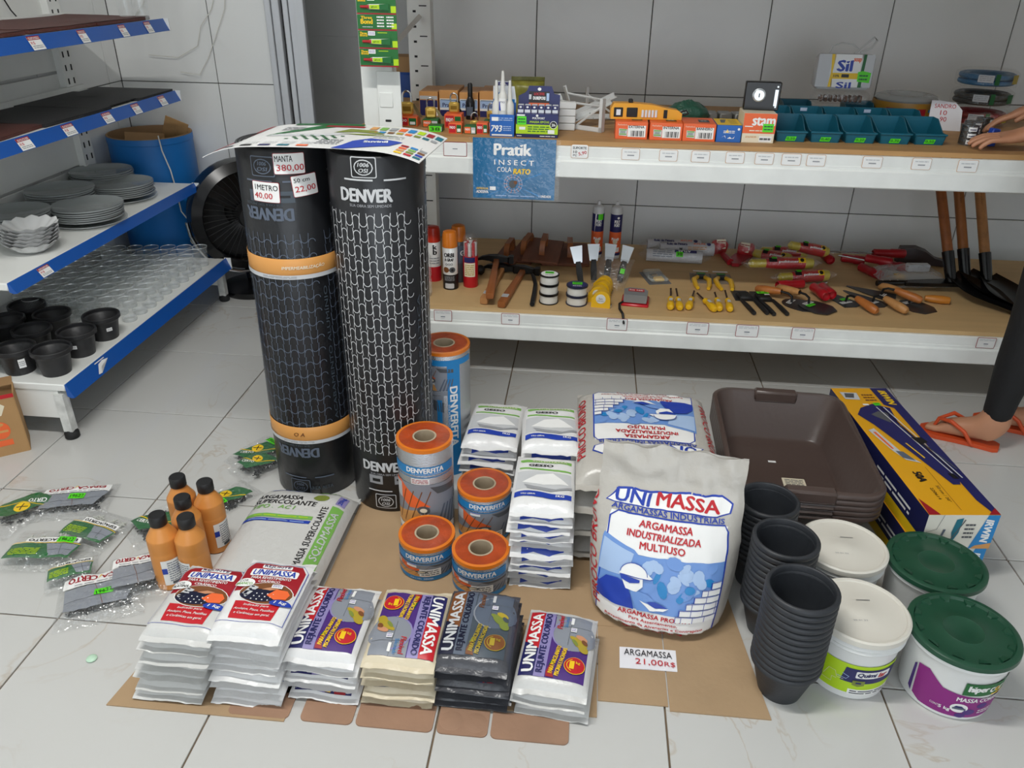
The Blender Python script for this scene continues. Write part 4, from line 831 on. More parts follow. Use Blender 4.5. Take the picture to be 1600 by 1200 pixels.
# ---------------- plastic mortar tubs
m_tub=mat('brown_tub_plastic','#52443f',.30,bump=.06,bscale=40)
def rr(w,l,r,z,n=6):
    p=[]
    for sx_,sy_,a in ((1,-1,-90),(1,1,0),(-1,1,90),(-1,-1,180)):
        for k in range(n+1): t=R(a+90*k/n); p.append((sx_*(w/2-r)+r*math.cos(t),sy_*(l/2-r)+r*math.sin(t),z))
    return p
def loft(mm,rings,cap0=True,cap1=True,mi=0):
    n=len(rings[0]); vs=[p for r_ in rings for p in r_]; fs=[]
    for i in range(len(rings)-1):
        for k in range(n): fs.append((i*n+k,i*n+(k+1)%n,(i+1)*n+(k+1)%n,(i+1)*n+k))
    if cap0: fs.append(tuple(reversed(range(n))))
    if cap1: fs.append(tuple((len(rings)-1)*n+k for k in range(n)))
    return mm.add(vs,fs,mi)
TW,TL,TH=.40,.555,.148
tubm=loft(M(),[rr(.295,.43,.05,0),rr(.305,.44,.055,.006),rr(.372,.525,.06,TH-.016),rr(.384,.54,.062,TH-.016),rr(TW,TL,.066,TH-.014),rr(TW,TL,.066,TH-.004),rr(TW-.008,TL-.008,.062,TH),rr(TW-.026,TL-.028,.056,TH),rr(TW-.034,TL-.036,.052,TH-.006),rr(.301,.436,.048,.010),rr(.285,.42,.042,.004)]).mesh('mortar_tub',m_tub,50)
NT=5
for k in range(NT):
    o=link('mortar_tub',tubm,None,(.623,1.982,k*.0165+.0),(0,0,R(-1.5)),label='brown plastic mortar tub with white label inside, topmost of its stack' if k==NT-1 else 'brown plastic mortar tub, %s from the top of its stack'%ORD[NT-k],cat='tub',group='stack of mortar tubs')
    for s in (-1,1):
        g=M().box((0,s*(TL/2-.012),TH-.014 if k==NT-1 else TH-.012),(.13,.034,.036 if k==NT-1 else .012),bev=.006); g.build('grip',m_tub,o)
    if k==NT-1:
        p=Pr().rrect(-.005,-.05,.06,-.003,.003,'cream').lines(.002,-.045,.054,-.008,5,'dkgrey',1); p.build('label',o,TOP(.0042),lay=.0003); Pr().rect(-.03,.075,-.007,.085,'white').build('price_sticker',o,TOP(.0042),lay=.0003)
# ---------------- tile cutter boxes
m_boxy=mat('yellow_box_card','#e3a51a',.4); m_boxn=mat('navy_box_card','#1d2150',.4); m_boxc=mat('cream_box_card','#e2dfd2',.5)
BW,BL,BH=.178,.655,.104
def cutter_box(z,lab,full,dx=0):
    t=thing('tile_cutter_box',lab,'box',(.937+dx,1.985,z),R(6.3),group='tile cutter boxes')
    bd=M(); x,y=BW/2,BL/2
    vs=[(-x,-y,0),(x,-y,0),(x,y,0),(-x,y,0),(-x,-y,BH),(x,-y,BH),(x,y,BH),(-x,y,BH)]
    bd.add(vs,[(3,2,1,0),(4,5,6,7)],0); bd.add(vs,[(0,1,5,4),(2,3,7,6)],2); bd.add(vs,[(1,2,6,5),(3,0,4,7)],1)
    bd.build('carton',[m_boxy,m_boxn,m_boxc],t,smooth=0)
    p=Pr()
    p.poly([(.035,y),(x,y),(x,-y+.02),(.075,-y),(.06,-y+.06),(.058,.2),(.035,.22)],'navy',0)
    p.text('IRWIN',.064,.265,.09,.022,'yellow',2,rot=-90,bold=.05,shear=.2)
    p.poly([(-.045,.2),(-.0,.225),(.045,.2),(.03,.1),(.075,-.14),(.055,-.20),(.035,-.2),(.0,-.06),(-.045,.1),(-.07,.16)],'navy',1).poly([(-.03,.16),(.0,.18),(.025,.17),(.01,.11)],'dkgrey',2)
    for o_ in (0,.013,.022): p.line([(.005+o_,.205),(.062+o_*.6,-.17)],.0035,'ltgrey' if o_!=.013 else 'black',3)
    p.poly([(.03,.03),(.06,.03),(.068,.005),(.04,-.01)],'black',4).line([(.05,.0),(.082,-.13)],.004,'dkgrey',3).poly([(-.0,-.0),(.004,.0),(.022,-.075),(.018,-.078)],'yellow',3).poly([(.045,-.15),(.06,-.15),(.065,-.175),(.05,-.175)],'black',4)
    p.poly([(-.07,.255),(-.025,.25),(-.02,.295),(-.072,.30)],'ltgrey',1).poly([(-.066,.265),(-.04,.262),(-.03,.29),(-.06,.292)],'dkgrey',2)
    p.poly([(-.075,.07),(-.055,.08),(-.03,-.05),(-.0,-.10),(-.035,-.085),(-.052,-.04)],'ltgrey',1).poly([(-.066,.06),(-.058,.06),(-.044,-.03),(-.05,-.03)],'orange',2).poly([(-.045,-.04),(-.025,-.045),(-.01,-.09),(-.04,-.075)],'slate',2).lines(-.01,.24,.025,.29,3,'brown',1)
    p.text('50A',-.035,-.165,.045,.022,'black',2,rot=-90,bold=.06).text('50 cm / 20"',-.01,-.24,.07,.008,'black',2,rot=-90).text('220614',-.03,-.24,.05,.008,'black',2,rot=-90).line([(.0,-.12),(.0,-.31)],.001,'brown',2).poly([(-.089,-.327),(-.06,-.327),(-.085,-.26)],'dkred',2).poly([(.06,-.327),(.089,-.327),(.089,-.30)],'dkred',2)
    p.rect(-.03,.215,-.012,.224,'white',3).poly([(.005,.213),(.026,.216),(.025,.232),(.004,.23)],'lime',3).lines(.008,.217,.022,.228,2,'dkgreen',4)
    if full: p.build('top_print',t,TOP(BH),lay=.0003)
    q=Pr().poly([(.035,0),(x,0),(x,BH),(.06,BH)],'cyan',0).text('IRWIN',.068,.055,.07,.02,'white',1,rot=-90,bold=.05,shear=.2).poly([(.04,.0),(x,.0),(x,.018),(.05,.01)],'peach',1)
    q.poly([(-.012,.02),(-.002,.05),(.0,.095),(-.016,.09),(-.02,.05)],'teal',1).line([(-.02,.02),(.006,.09)],.003,'dkgrey',2).poly([(-.05,.02),(-.042,.06),(-.036,.06),(-.045,.02)],'slate',1).lines(.01,.03,.035,.08,4,'dkgrey',1).text('S',-.072,.025,.018,.018,'black',1,bold=.05).line([(-x,.05),(-.06,.06),(-.05,BH)],.001,'dkgrey',1)
    q.build('end_print',t,FRONT(-y),lay=.0003)
    Pr().rect(-.32,.0,.32,.03,'yellow').lines(.05,.04,.25,.07,2,'white',1).build('side_print',t,plane((-x,0,0),(0,-1,0),(0,0,1)),lay=.0003)
cutter_box(0,'lower tile cutter carton underneath the yellow and navy one',False,-.004)
cutter_box(BH+.001,'long yellow and navy tile cutter carton, upper of the two',True)
# ---------------- nested black pots
m_potd=mat('dark_pot_plastic','#2b2e33',.5,bump=.08,bscale=60)
PP=[(0,.003),(.043,.003),(.0645,.080),(.0645,.0965),(.0665,.0985),(.0705,.0985),(.0740,.0945),(.0745,.0900),(.0735,.0862),(.0690,.0848),(.0672,.0838),(.0662,.0765),(.0455,.0),(0,0)]
pm_me=M().lathe(PP,40,caps=False).mesh('flower_pot',m_potd,55)
for x,y,n,d,lean in ((.482,1.262,13,'the stack beside the lime-labelled bucket',(.004,.012)),(.488,1.442,12,'the middle stack of the three',(.004,.010)),(.486,1.612,11,'the stack by the mortar tubs',(0,.004))):
    for k in range(n):
        o=link('flower_pot',pm_me,None,(x+lean[0]*k/n,y+lean[1]*k/n,k*.0152),(0,0,k*.7),label=('black nested pot on top of ' if k==n-1 else 'black nested pot, %s from the top of '%ORD[n-k])+d,cat='pot',group='pots in '+d)
# ---------------- paint buckets
m_bk=mat('white_bucket','#e4e5e3',.35); m_lidw=mat('cream_lid','#dcd8cd',.4); m_lidg=mat('green_lid','#1d4a35',.32)
def bucket(x,y,rb,rt,h,green,lab,rz,prt):
    t=thing('paint_bucket',lab,'bucket',(x,y,0),rz)
    prof=[(0,.002),(rb-.004,0),(rb,.004),(rt-.004,h-.04)]
    if not green: prof+=[(rt+.001,h-.04),(rt+.003,h-.036),(rt-.001,h-.032),(rt+.003,h-.026),(rt,h-.02)]
    else: prof+=[(rt,h-.026),(rt+.003,h-.022),(rt+.002,h-.012)]
    M().lathe(prof+[(rt-.003,h-.01)],56,caps=False).build('pail',m_bk,t)
    if green:
        lid=M().lathe([(rt+.004,h-.014),(rt+.007,h-.011),(rt+.006,h-.001),(rt+.001,h+.002),(rt-.006,h+.0015),(rt-.010,h-.004),(rt-.03,h-.0045),(.042,h-.004),(.040,h-.0028),(.038,h-.004),(0,h-.0035)],56,caps=False).build('lid',m_lidg,t)
        for k in range(12):
            a=2*PI*k/12; M().add([((rt-.008+dx)*math.cos(a+da),(rt-.008+dx)*math.sin(a+da),h+dz) for dx,da,dz in ((0,-.12,-.004),(-.014,-.06,-.004),(-.014,.06,-.004),(0,.12,-.004),(0,-.12,.0015),(-.012,-.05,-.001),(-.012,.05,-.001),(0,.12,.0015))],[(4,5,6,7),(0,1,5,4),(1,2,6,5),(2,3,7,6)]).build('rim_rib',m_lidg,lid)
        for q_ in range(0): pass
    else:
        lid=M().lathe([(rt+.002,h-.018),(rt+.005,h-.015),(rt+.005,h-.003),(rt+.001,h),(rt-.004,h-.001),(rt-.006,h-.004),(rt-.02,h-.0045),(.022,h-.0042),(.020,h-.0032),(.0,h-.0032)],56,caps=False).build('lid',m_lidw,t)
        Pr().rect(.0,.03,.03,.0315,'dkgrey').text('20 01 23',-.012,-.03,.03,.004,'grey').build('stamp',lid,TOP(h-.0035),lay=.0003)
    if prt: prt(Pr()).build('label',t,lambda u,v,hh:((rb+(rt-rb)*v/h+.0+hh)*math.sin(u/rt),-(rb+(rt-rb)*v/h+hh)*math.cos(u/rt),v),L=.012)
    return t
def quimi(p):
    p.rect(-.105,.035,.085,.108,'limey',0).rect(-.105,.022,-.03,.036,'limey',0).rect(-.03,.018,.085,.035,'white',0)
    p.poly([(-.052,.055),(.08,.055),(.08,.098),(-.045,.098)],'navy',1).rrect(-.022,.072,.06,.092,.003,'white',2).text('Quimi',.003,.082,.042,.014,'navy',3,bold=.04,shear=.2).text('lar',.04,.082,.022,.014,'red',3,bold=.04,shear=.2)
    p.poly([(-.025,.05),(-.012,.046),(.002,.05),(.002,.064),(-.025,.064)],'olive',3).rect(-.018,.055,-.006,.06,'navy',4).line([(-.09,.05),(-.08,.075),(-.065,.075),(-.06,.06),(-.045,.06)],.0012,'cream',2).line([(-.1,.04),(-.07,.04),(-.07,.055),(-.06,.055)],.0012,'cream',2).lines(-.025,.02,.07,.033,2,'dkgrey',1).line([(-.06,.066),(-.04,.064),(-.035,.072),(-.05,.078)],.0014,'sky',2)
    return p
def hiper(p):
    p.poly([(-.12,.022),(-.12,.11),(-.095,.115),(-.06,.085),(.05,.07),(.14,.08),(.14,.012),(-.1,.012)],'magenta',0).poly([(-.135,.03),(-.13,.1),(-.124,.105),(-.126,.02)],'purple',0)
    p.rect(-.022,.082,.105,.118,'dkgreen',1).text('hiper',.008,.101,.042,.022,'white',2,bold=.05).text('cor',.052,.099,.036,.015,'white',2,bold=.05).text('o',.052,.099,.011,.013,'yellow',3,bold=.06).rect(.042,.082,.1,.086,'yellow',2)
    p.text('MASSA CORRIDA',.03,.067,.115,.012,'white',1,bold=.03).ell(-.016,.04,.019,.0135,'white',1).rect(-.03,.036,-.002,.041,'slate',2).poly([(-.028,.041),(-.005,.041),(-.012,.047),(-.024,.047)],'navy',2).ell(.008,.03,.014,.009,'purple',1).ell(-.008,.018,.012,.007,'purple',1).ell(.035,.048,.013,.008,'purple',1).text('CONT.',-.066,.032,.02,.006,'white',1).text('5 kg',-.045,.03,.024,.0115,'white',1,bold=.03).lines(.03,.022,.07,.036,2,'white',1)
    return p
bucket(.637,1.328,.083,.096,.183,False,'white bucket with lime green label beside the nested pots',R(4),quimi)
bucket(.658,1.545,.083,.096,.183,False,'white bucket with cream lid before the mortar tubs',0,None)
bucket(.842,1.305,.090,.1035,.172,True,'white bucket with purple label and dark green lid',R(2),hiper)
bucket(.868,1.527,.090,.1035,.168,True,'dark green lidded bucket in front of the tile cutter cartons',0,None)
# ================================================================ REAR RACK
RY,RB=2.63,3.45; ZL,ZU=.285,.885; RX0,RX1=-.80,2.05
m_rack=mat('rack_enamel','#eef0ec',.4,var=.07,vscale=9,bump=.05,bscale=15)
m_ply=mat('plywood','#b98f5c',.6,var=.14,vscale=5,stretch=(.6,6,6))
m_mdf=mat('pale_board','#c9a877',.65,var=.08,vscale=4,stretch=(.5,5,5))
ro=Vector((.4,3.0,0)); rack=thing('storage_rack','white steel rack with wooden shelves along the back wall','rack',tuple(ro))
def RK(m,name,mats,parent=None,**k): return m.build(name,mats,parent or rack,loc=tuple(-ro) if parent is None else (0,0,0),**k)
for x in (-.745,1.96):
    for y,w in ((RY+.04,.105),(3.38,.095)):
        p=RK(M().box((x+.05,y,1.05),(w,.012,2.1),bev=.003).box((x+.05-w/2+.004,y+.025,1.05),(.008,.05,2.1)).box((x+.05+w/2-.004,y+.025,1.05),(.008,.05,2.1)),'post',m_rack)
        sl=M()
        if y>3:
            for k in range(36): sl.box((x+.05-.018,y-.0065,.12+.055*k),(.012,.002,.008)); 
            for k in range(18): sl.box((x+.05+.016,y-.0065,.14+.11*k),(.03,.002,.004))
            RK(sl,'slot',m_rub,p,kind='stuff')
    for z0,z1 in ((1.10,1.20),(1.75,1.55),(.45,.65)): RK(M().tube([(x+.05,RY+.06,z0),(x+.05,3.38,z1)],.012,4),'brace',m_rack)
fp=RK(M().box((-.655,RY+.025,.985),(.078,.004,.19),bev=.002),'cover_plate',m_rack)
RK(M().box((-.665,RY+.0215,.993),(.044,.004,.046),bev=.004),'raised_square',m_rack,fp)
RK(M().box((-.662,RY+.022,.928),(.02,.004,.007),bev=.002),'slot_hole',m_rub,fp)
def level(z,m,tags,style):
    lv=RK(M().box(((RX0+RX1)/2,(RY+RB)/2+.006,z-.0075),(RX1-RX0-.004,RB-RY-.008,.015)),'board',m)
    RK(M().box(((RX0+RX1)/2,RY+.006,z-.034),(RX1-RX0,.014,.036),bev=.002).box(((RX0+RX1)/2,RY+.001,z-.088),(RX1-RX0,.022,.056),bev=.004).box(((RX0+RX1)/2,RY+.004,z-.056),(RX1-RX0,.014,.012)),'front_beam',m_rack)
    RK(M().box(((RX0+RX1)/2,RB-.05,z-.06),(RX1-RX0,.03,.085)),'back_beam',m_rack)
    for x,w,h,dz in tags:
        p=Pr()
        if style=='red': p.rrect(-w/2,-h/2,w/2,h/2,.003,'dkred',0).rrect(-w/2+.0017,-h/2+.0017,w/2-.0017,h/2-.0017,.0025,'white',1).lines(-w*.4,h*.18,w*.42,h*.4,2,'ltgrey',2).rect(-w*.12,-h*.12,w*.12,-h*.05,'slate',2).lines(-w*.1,-h*.28,w*.1,-h*.2,1,'ltgrey',2)
        else: p.rrect(-w/2,-h/2,w/2,h/2,.004,'peach',0).rrect(-w/2+.001,-h/2+.001,w/2-.001,h/2-.001,.004,'white',1).rect(-w*.18,-h*.14,w*.2,-h*.04,'grey',2).lines(-w*.35,h*.1,w*.35,h*.3,1,'ltgrey',2)
        p.build('price_tag',rack,plane(Vector((x,RY-.0038,z+dz))-ro,(1,0,0),(0,0,1)),base=.0006)
level(ZL,m_mdf,[(-.495,.066,.043,-.034),(-.247,.066,.043,-.034),(.138,.073,.046,-.034),(.424,.076,.046,-.034),(.597,.078,.046,-.034),(.79,.078,.046,-.034),(1.41,.062,.04,-.034)],'red')
level(ZU,m_ply,[(.137,.058,.036,-.034),(.258,.058,.036,-.034),(.36,.058,.036,-.034),(.469,.058,.036,-.034),(.561,.058,.036,-.034),(.645,.06,.036,-.034),(.722,.058,.036,-.034),(.895,.06,.036,-.034),(1.045,.058,.036,-.034),(1.185,.06,.038,-.036)],'pale')
level(1.46,m_ply,[],'pale')  # unseen third level; its height is set to shade the upper back wall
for x,w in ((-.437,.078),(-.255,.12)): Pr().rrect(-w/2,-.023,w/2,.023,.002,'dkred').rrect(-w/2+.0017,-.0213,w/2-.0017,.0213,.002,'white',1).rect(-.008,.0,.008,.002,'slate',2).build('price_tag',rack,plane(Vector((x,RY-.0038,ZU-.036))-ro,(1,0,0),(0,0,1)))
Pr().rrect(-.028,-.022,.028,.022,.006,'peach').rrect(-.027,-.021,.027,.021,.006,'white',1).text('SUPORTE',0,.011,.044,.008,'black',2,bold=.02).text('10',-.014,-.002,.012,.008,'black',2,bold=.02).text('5,90',.010,-.006,.026,.012,'red',2,rot=15,bold=.02).text('PÇ',-.014,-.013,.012,.007,'black',2,bold=.02).build('price_tag',rack,plane(Vector((-.028,RY-.0038,ZU-.030))-ro,(1,0,0),(0,0,1)))
# ---------------- hanging strip of glue cards
gs=thing('glue_card_strip','hanging strip of green and yellow glue tube cards on the rack post','glue',(-.665,RY-.036,1.10))
m_gc=mat('green_card','#1f6b2f',.4); m_gt=mat('glue_tube','#d6dcd2',.35); m_gr=mat('glue_cap','#b0272c',.4); m_bl=film('blister','#eef4ee',.25,.06,0)
zz=0
for k,tub in enumerate((1,1,0,1,1,1)):
    h=.052 if tub else .045
    c=M().box((0,0,zz+h/2),(.122,.0015,h-.001)).build('card',m_gc,gs)
    p=Pr().rect(-.061,zz,.061,zz+.004,'dkred').rect(.045,zz+.005,.061,zz+h*.45,'limey')
    if tub: p.text('Three',-.045,zz+h-.008,.022,.007,'yellow',1,bold=.06).text('Bond',-.044,zz+h-.014,.022,.006,'yellow',1,bold=.06).rect(-.032+.002*k,zz+h-.014,-.01+.002*k,zz+h-.002,'white',2).lines(-.03+.002*k,zz+h-.012,-.012+.002*k,zz+h-.004,2,'lilac',3).rect(.0,zz+h-.007,.03,zz+h-.005,'limey',1)
    else: p.text('Three',-.032,zz+h-.009,.034,.008,'yellow',1,bold=.05).text('Bond',-.032,zz+h-.020,.036,.013,'yellow',1,bold=.06).lines(-.046,zz+.008,-.014,zz+.012,1,'ltgrey',1).lines(.0,zz+.008,.022,zz+.042,4,'white',1).lines(.03,zz+.008,.052,zz+.042,4,'white',1)
    p.build('print',c,FRONT(-.0008),lay=.0003,base=.0005)
    if tub:
        T=Matrix.Translation((0,-.004,zz+.021))@Matrix.Rotation(R(90),4,'Y')
        M().lathe([(.0038,-.048),(.0042,-.03),(.005,-.028),(.005,-.026),(.0065,-.02)],12,0,T,sy=1).build('tube_cap',m_gr,c)
        M().lathe([(.0055,-.026),(.0072,-.02),(.0075,.0),(.0085,.03),(.009,.038)],12,0,T,sy=.55).build('tube_body',m_gt,c)
        Pr().poly([(.012,-.007),(.04,-.0095),(.04,.0095),(.012,.007)],'dkgreen').poly([(-.018,-.005),(.012,-.006),(.012,.006),(-.018,.005)],'limey').text('glue',-.004,.0,.018,.005,'dkgreen',1,bold=.02).build('tube_print',c,plane((0,-.0088,zz+.021),(1,0,0),(0,0,1)))
    zz+=h
# blue bin with brown cardboard behind the rack post
bn=thing('tall_blue_bin','tall blue bin with brown cardboard behind the rack post','bin',(-.84,3.555,0))
M().box((0,0,.49),(.26,.15,.98),bev=.01).build('body',mat('deep_blue_plastic','#123f86',.45),bn); M().box((.0,0,1.01),(.22,.12,.06)).build('cardboard_top',m_kraft2,bn)
# ---------------- goods on the upper rack shelf
def lit(p,u,v,w,h,tx=None): 
    p.rect(u-w/2,v-h/2,u+w/2,v+h/2,'lime',5); (p.text(tx,u,v,w*.8,h*.6,'black',6,bold=.01) if tx else p.lines(u-w*.4,v-h*.35,u+w*.4,v+h*.35,2,'dkgreen',6)); return p
def carton(name,lab,cat,x,y,z,w,d,h,cs,front,top=None,rz=0,group=None):
    """small carton: body with colours (body, top) and printed faces"""
    t=thing(name,lab,cat,(x,y,z),rz,group)
    b=M().box((0,0,h/2),(w,d,h),bev=.0012); b.build('carton',mat('carton_'+cs,PCOL[cs],.45),t)
    if front: front(Pr()).build('front_print',t,FRONT(-d/2),lay=.0003,base=.0005)
    if top: top(Pr()).build('top_print',t,TOP(h),lay=.0003,base=.0005)
    return t
m_brass=mat('brass','#dcb75c',.32,.6); m_steel=mat('polished_steel','#c8cacc',.2,1)
def padlock(x,y,z,s,rz,lab,keys=False):
    t=thing('padlock',lab,'padlock',(x,y,z),rz,group='brass padlocks')
    M().box((0,0,.018*s),(.036*s,.014*s,.036*s),bev=.005*s).build('body',m_brass,t)
    M().tube([(-.012*s,0,.034*s),(-.012*s,0,.05*s)]+[(.012*s*math.cos(a),0,.05*s+.014*s*math.sin(a)) for a in [PI-PI*k/8 for k in range(9)]]+[(.012*s,0,.034*s)],.0028*s,8).build('shackle',m_steel,t)
    M().box((0,-.0073*s,.018*s),(.022*s,.0008,.012*s)).build('stamped_plate',mat('brass_dark','#a98437',.35,.9),t)
    if keys: 
        for k in range(2): M().box((.026*s+.004*k,-.002,.012*s),(.006*s,.0015,.04*s),rot=(0,R(-25-8*k),0)).build('key',mat('old_key','#8a7d5c',.35,.8),t)
def obox(c2): 
    return lambda p:p.rect(-.02,-0,-.0,.03,'orange').text('PADO',-.008,.019,.02,.006,'white',1,bold=.03).rect(.004,.003,.024,.028,c2,0).rect(.007,.008,.02,.018,'white',1)
OB=[(-.635,2.83,0,.075,.032,'orange box holding the biggest padlock'),(-.55,2.82,0,.055,.026,'dark green padlock box beside the biggest padlock'),(-.47,2.82,0,.06,.046,'tall orange padlock box in the back row'),(-.52,2.74,0,.05,.02,'low green padlock box with lime tag'),(-.447,2.715,0,.045,.034,'orange padlock box with white sticker at the shelf edge'),(-.397,2.715,0,.04,.026,'green padlock box between orange ones at the edge'),(-.357,2.72,0,.038,.036,'orange padlock box under a small padlock'),(-.338,2.80,0,.05,.03,'green padlock box behind the blue display')]
for k,(x,y,z,w,h,l) in enumerate(OB):
    cs='dkgreen' if 'green' in l else 'orange'
    def fr(p,w=w,h=h,cs=cs,k=k):
        p.rect(-w*.45,h*.1,w*.05,h*.9,'orange' if cs=='dkgreen' else 'red').text('PADO',-w*.2,h*.6,w*.4,h*.25,'white',1,bold=.03).rect(w*.1,h*.1,w*.45,h*.85,'dkgreen' if cs=='orange' else 'ltgrey').rect(w*.15,h*.2,w*.4,h*.5,'white',1)
        if k==3: lit(p,0,h*.45,w*.8,h*.95,'38')
        return p
    carton('padlock_box',l,'box',x,y,ZU,w,.055 if k<3 or k==7 else .04,h,cs,fr,None,0,'padlock boxes')
padlock(-.637,2.83,ZU+.033,1.25,.05,'largest brass padlock with keys standing on orange box',True)
padlock(-.552,2.82,ZU+.027,1.05,.2,'brass padlock on the dark green box',True)
padlock(-.47,2.82,ZU+.047,1.0,.0,'brass padlock on the tall orange box')
padlock(-.392,2.77,ZU,.9,.1,'small brass padlock behind the edge boxes')
padlock(-.338,2.795,ZU+.031,.85,-.1,'smallest brass padlock near the blue display')
for k,x in enumerate((-.60,-.525,-.45,-.375,-.30)):
    def fr(p,k=k):
        if k==0: return p.rect(-.033,.0,.033,.055,'navy').rect(-.01,.0,.033,.03,'white',1).rect(-.033,.058,.033,.07,'ltgrey')
        return p.rect(-.033,.0,.033,.062,'white').rect(-.033,.03,.033,.058,'sky',1).text('Pratik',.0,.040,.045,.014,'navy',2,bold=.03).rect(-.033,.0,.033,.022,'navy',1).line([(-.03,.058),(.03,.058)],.002,'black',2)
    carton('glue_trap_box',['white and navy carton beside the rack post','pale blue labelled carton next to the navy one','pale blue labelled carton behind the tall orange box','pale blue labelled carton beside the black bottle','pale blue labelled carton behind the blue display'][k],'box',x,3.11,ZU,.07,.16,.085+.006*(k%2),'brown' if False else 'peach',fr,None,0,'cartons at the back of upper rack shelf')
for x,y,h,l in ((-.437,2.98,.125,'dark bottle with long black cap on the upper rack shelf'),(-.475,2.93,.07,'short dark bottle behind the padlocks')):
    t=thing('dark_bottle',l,'bottle',(x,y,ZU)); s=h/.125
    M().lathe([(0,0),(.016,0),(.017,.003),(.017,.06*s),(.008,.08*s),(0,.08*s)],20,caps=False).build('body',mat('dark_glass','#17181c',.2),t); M().lathe([(.009,.078*s),(.009,.12*s),(.006,.125*s),(0,.125*s)],16,caps=False).build('cap',m_cap2:=mat('black_cap','#121213',.5),t)
    Pr().rect(-.012,.015*s,.012,.045*s,'slate').build('label',t,cylmap(.0172),L=.006)
# silicone display
t=thing('silicone_display','blue silicone display box numbered 793 holding white nozzled tubes','display',(-.287,2.70,ZU))
M().box((0,-.028,.035),(.08,.003,.07)).box((0,.028,.05),(.08,.003,.1)).box((-.0385,0,.03),(.003,.056,.06)).box((.0385,0,.03),(.003,.056,.06)).box((0,0,.002),(.08,.056,.003)).build('tray',mat('carton_blue','#1c63b8',.4),t)
bc=M().prism([(-.04,.0),(.04,.0),(.04,.11),(.034,.15),(.02,.15),(.02,.165),(-.024,.165),(-.024,.15),(-.036,.15),(-.036,.11)],-.001,.001,0,Matrix.Translation((0,.031,0))@Matrix.Rotation(R(90),4,'X')).build('back_card',mat('display_white','#dfe3e8',.4),t)
Pr().rect(-.036,.1,.036,.11,'cyan').text('793',-.015,.125,.03,.012,'cyan',1,bold=.04).rect(-.02,.152,.016,.163,'navy').text('SIL',-.002,.157,.025,.007,'white',1,bold=.04).build('card_print',bc,plane((0,.0298,0),(1,0,0),(0,0,1)))
Pr().text('793',-.018,.026,.036,.02,'white',1,bold=.04,shear=.2).lines(.004,.018,.03,.036,3,'sky',1).rect(-.034,.003,.034,.008,'white').lines(-.03,.05,.034,.062,2,'sky',1).rect(-.034,.05,-.012,.062,'white',2).build('front_print',t,FRONT(-.0295))
for k,(x,y) in enumerate(((-.022,.0),(.0,-.012),(.022,.0))):
    dz=.03 if k==1 else 0
    n=M().lathe([(.014,.004+dz),(.015,.06+dz),(.0135,.1+dz),(.009,.107+dz),(.0075,.112+dz),(.005,.16+dz),(.004,.172+dz),(0,.172+dz)],20,0,Matrix.Translation((x,y,0)),caps=False).build('silicone_tube',mat('silicone_white','#d9d8d2',.4),t)
    if k==1: Pr().rrect(-.011,.062,.011,.10,.003,'white').text('793',0,.088,.014,.006,'navy',1).poly([(-.011,.062),(-.004,.062),(-.008,.09),(-.011,.09)],'blue',1).build('tube_label',n,cylmap(.0152,0,.02,x,y),L=.005)
# epoxy display
t=thing('epoxy_display','navy and lime epoxy putty display box with raised back card','display',(-.172,2.705,ZU))
M().box((0,0,.0375),(.138,.07,.075),bev=.001).build('carton',mat('carton_navy','#20265f',.4),t)
bk=M().prism([(-.069,.0),(.069,.0),(.069,.125),(.05,.128),(.045,.14),(.04,.152),(-.035,.152),(-.04,.138),(-.048,.13),(-.069,.12)],-.001,.001,0,Matrix.Translation((0,.03,0))@Matrix.Rotation(R(80),4,'X')).build('back_card',mat('carton_navy','#20265f',.4),t)
BK=plane((0,.0285,0),(1,0,0),(0,math.sin(R(10)),math.cos(R(10))))
Pr().rect(-.034,.09,.034,.135,'black',0).text('LOCTITE',.0,.127,.034,.008,'red',1,bold=.04).text('DUREPOXI',.0,.114,.04,.010,'white',1,bold=.04).rect(-.034,.09,.034,.099,'orange',1).rect(.024,.106,.033,.13,'sky',2).rect(-.034,.11,-.026,.125,'ltgrey',2).ell(.0,.142,.006,.005,'white').build('card_print',bk,BK)
for k in range(6): M().box((-.0565+.0226*k,.004,.085),(.019,.03,.026),bev=.001).build('putty_box',mat('display_white','#dfe3e8',.4),t); Pr().rect(-.0565+.0226*k-.0095,.085,-.0565+.0226*k+.0095,.098,'navy').ell(-.0565+.0226*k,.092,.004,.003,'white',1).build('putty_print',t,FRONT(-.0112),lay=.0002)
p=Pr().rect(-.069,.012,.069,.042,'limey').text('POLYFORT',.005,.062,.04,.006,'white',1,bold=.04).text('MASSA EPÓXI',.008,.051,.062,.008,'limey',1,bold=.03).ell(.0,.070,.004,.004,'white',1).lines(-.03,.017,.04,.038,3,'dkgreen',1).ell(.054,.042,.012,.012,'white',1).ell(.054,.042,.0105,.0105,'black',2).text('2h',.054,.042,.012,.008,'white',3,bold=.04).rect(-.058,.025,-.038,.034,'white',2).rect(.036,.014,.058,.026,'white',2).lines(-.065,.003,-.05,.008,1,'white',1).lines(.01,.003,.06,.008,1,'white',1).rect(-.066,.068,-.04,.073,'white',1)
lit(p,-.05,.054,.03,.026); p.build('front_print',t,FRONT(-.035),lay=.0003)
# yellow bag behind
Bb=Bag(.12,.13,.05,501,wr=.006); link('yellow_bag',Bb.mesh('yellow_bag',mat('yellow_bag','#8c8a3c',.35,var=.4,vscale=30)),None,(-.23,3.02,ZU+.07),(R(88),0,0),label='small yellowish plastic bag behind the displays',cat='bag')
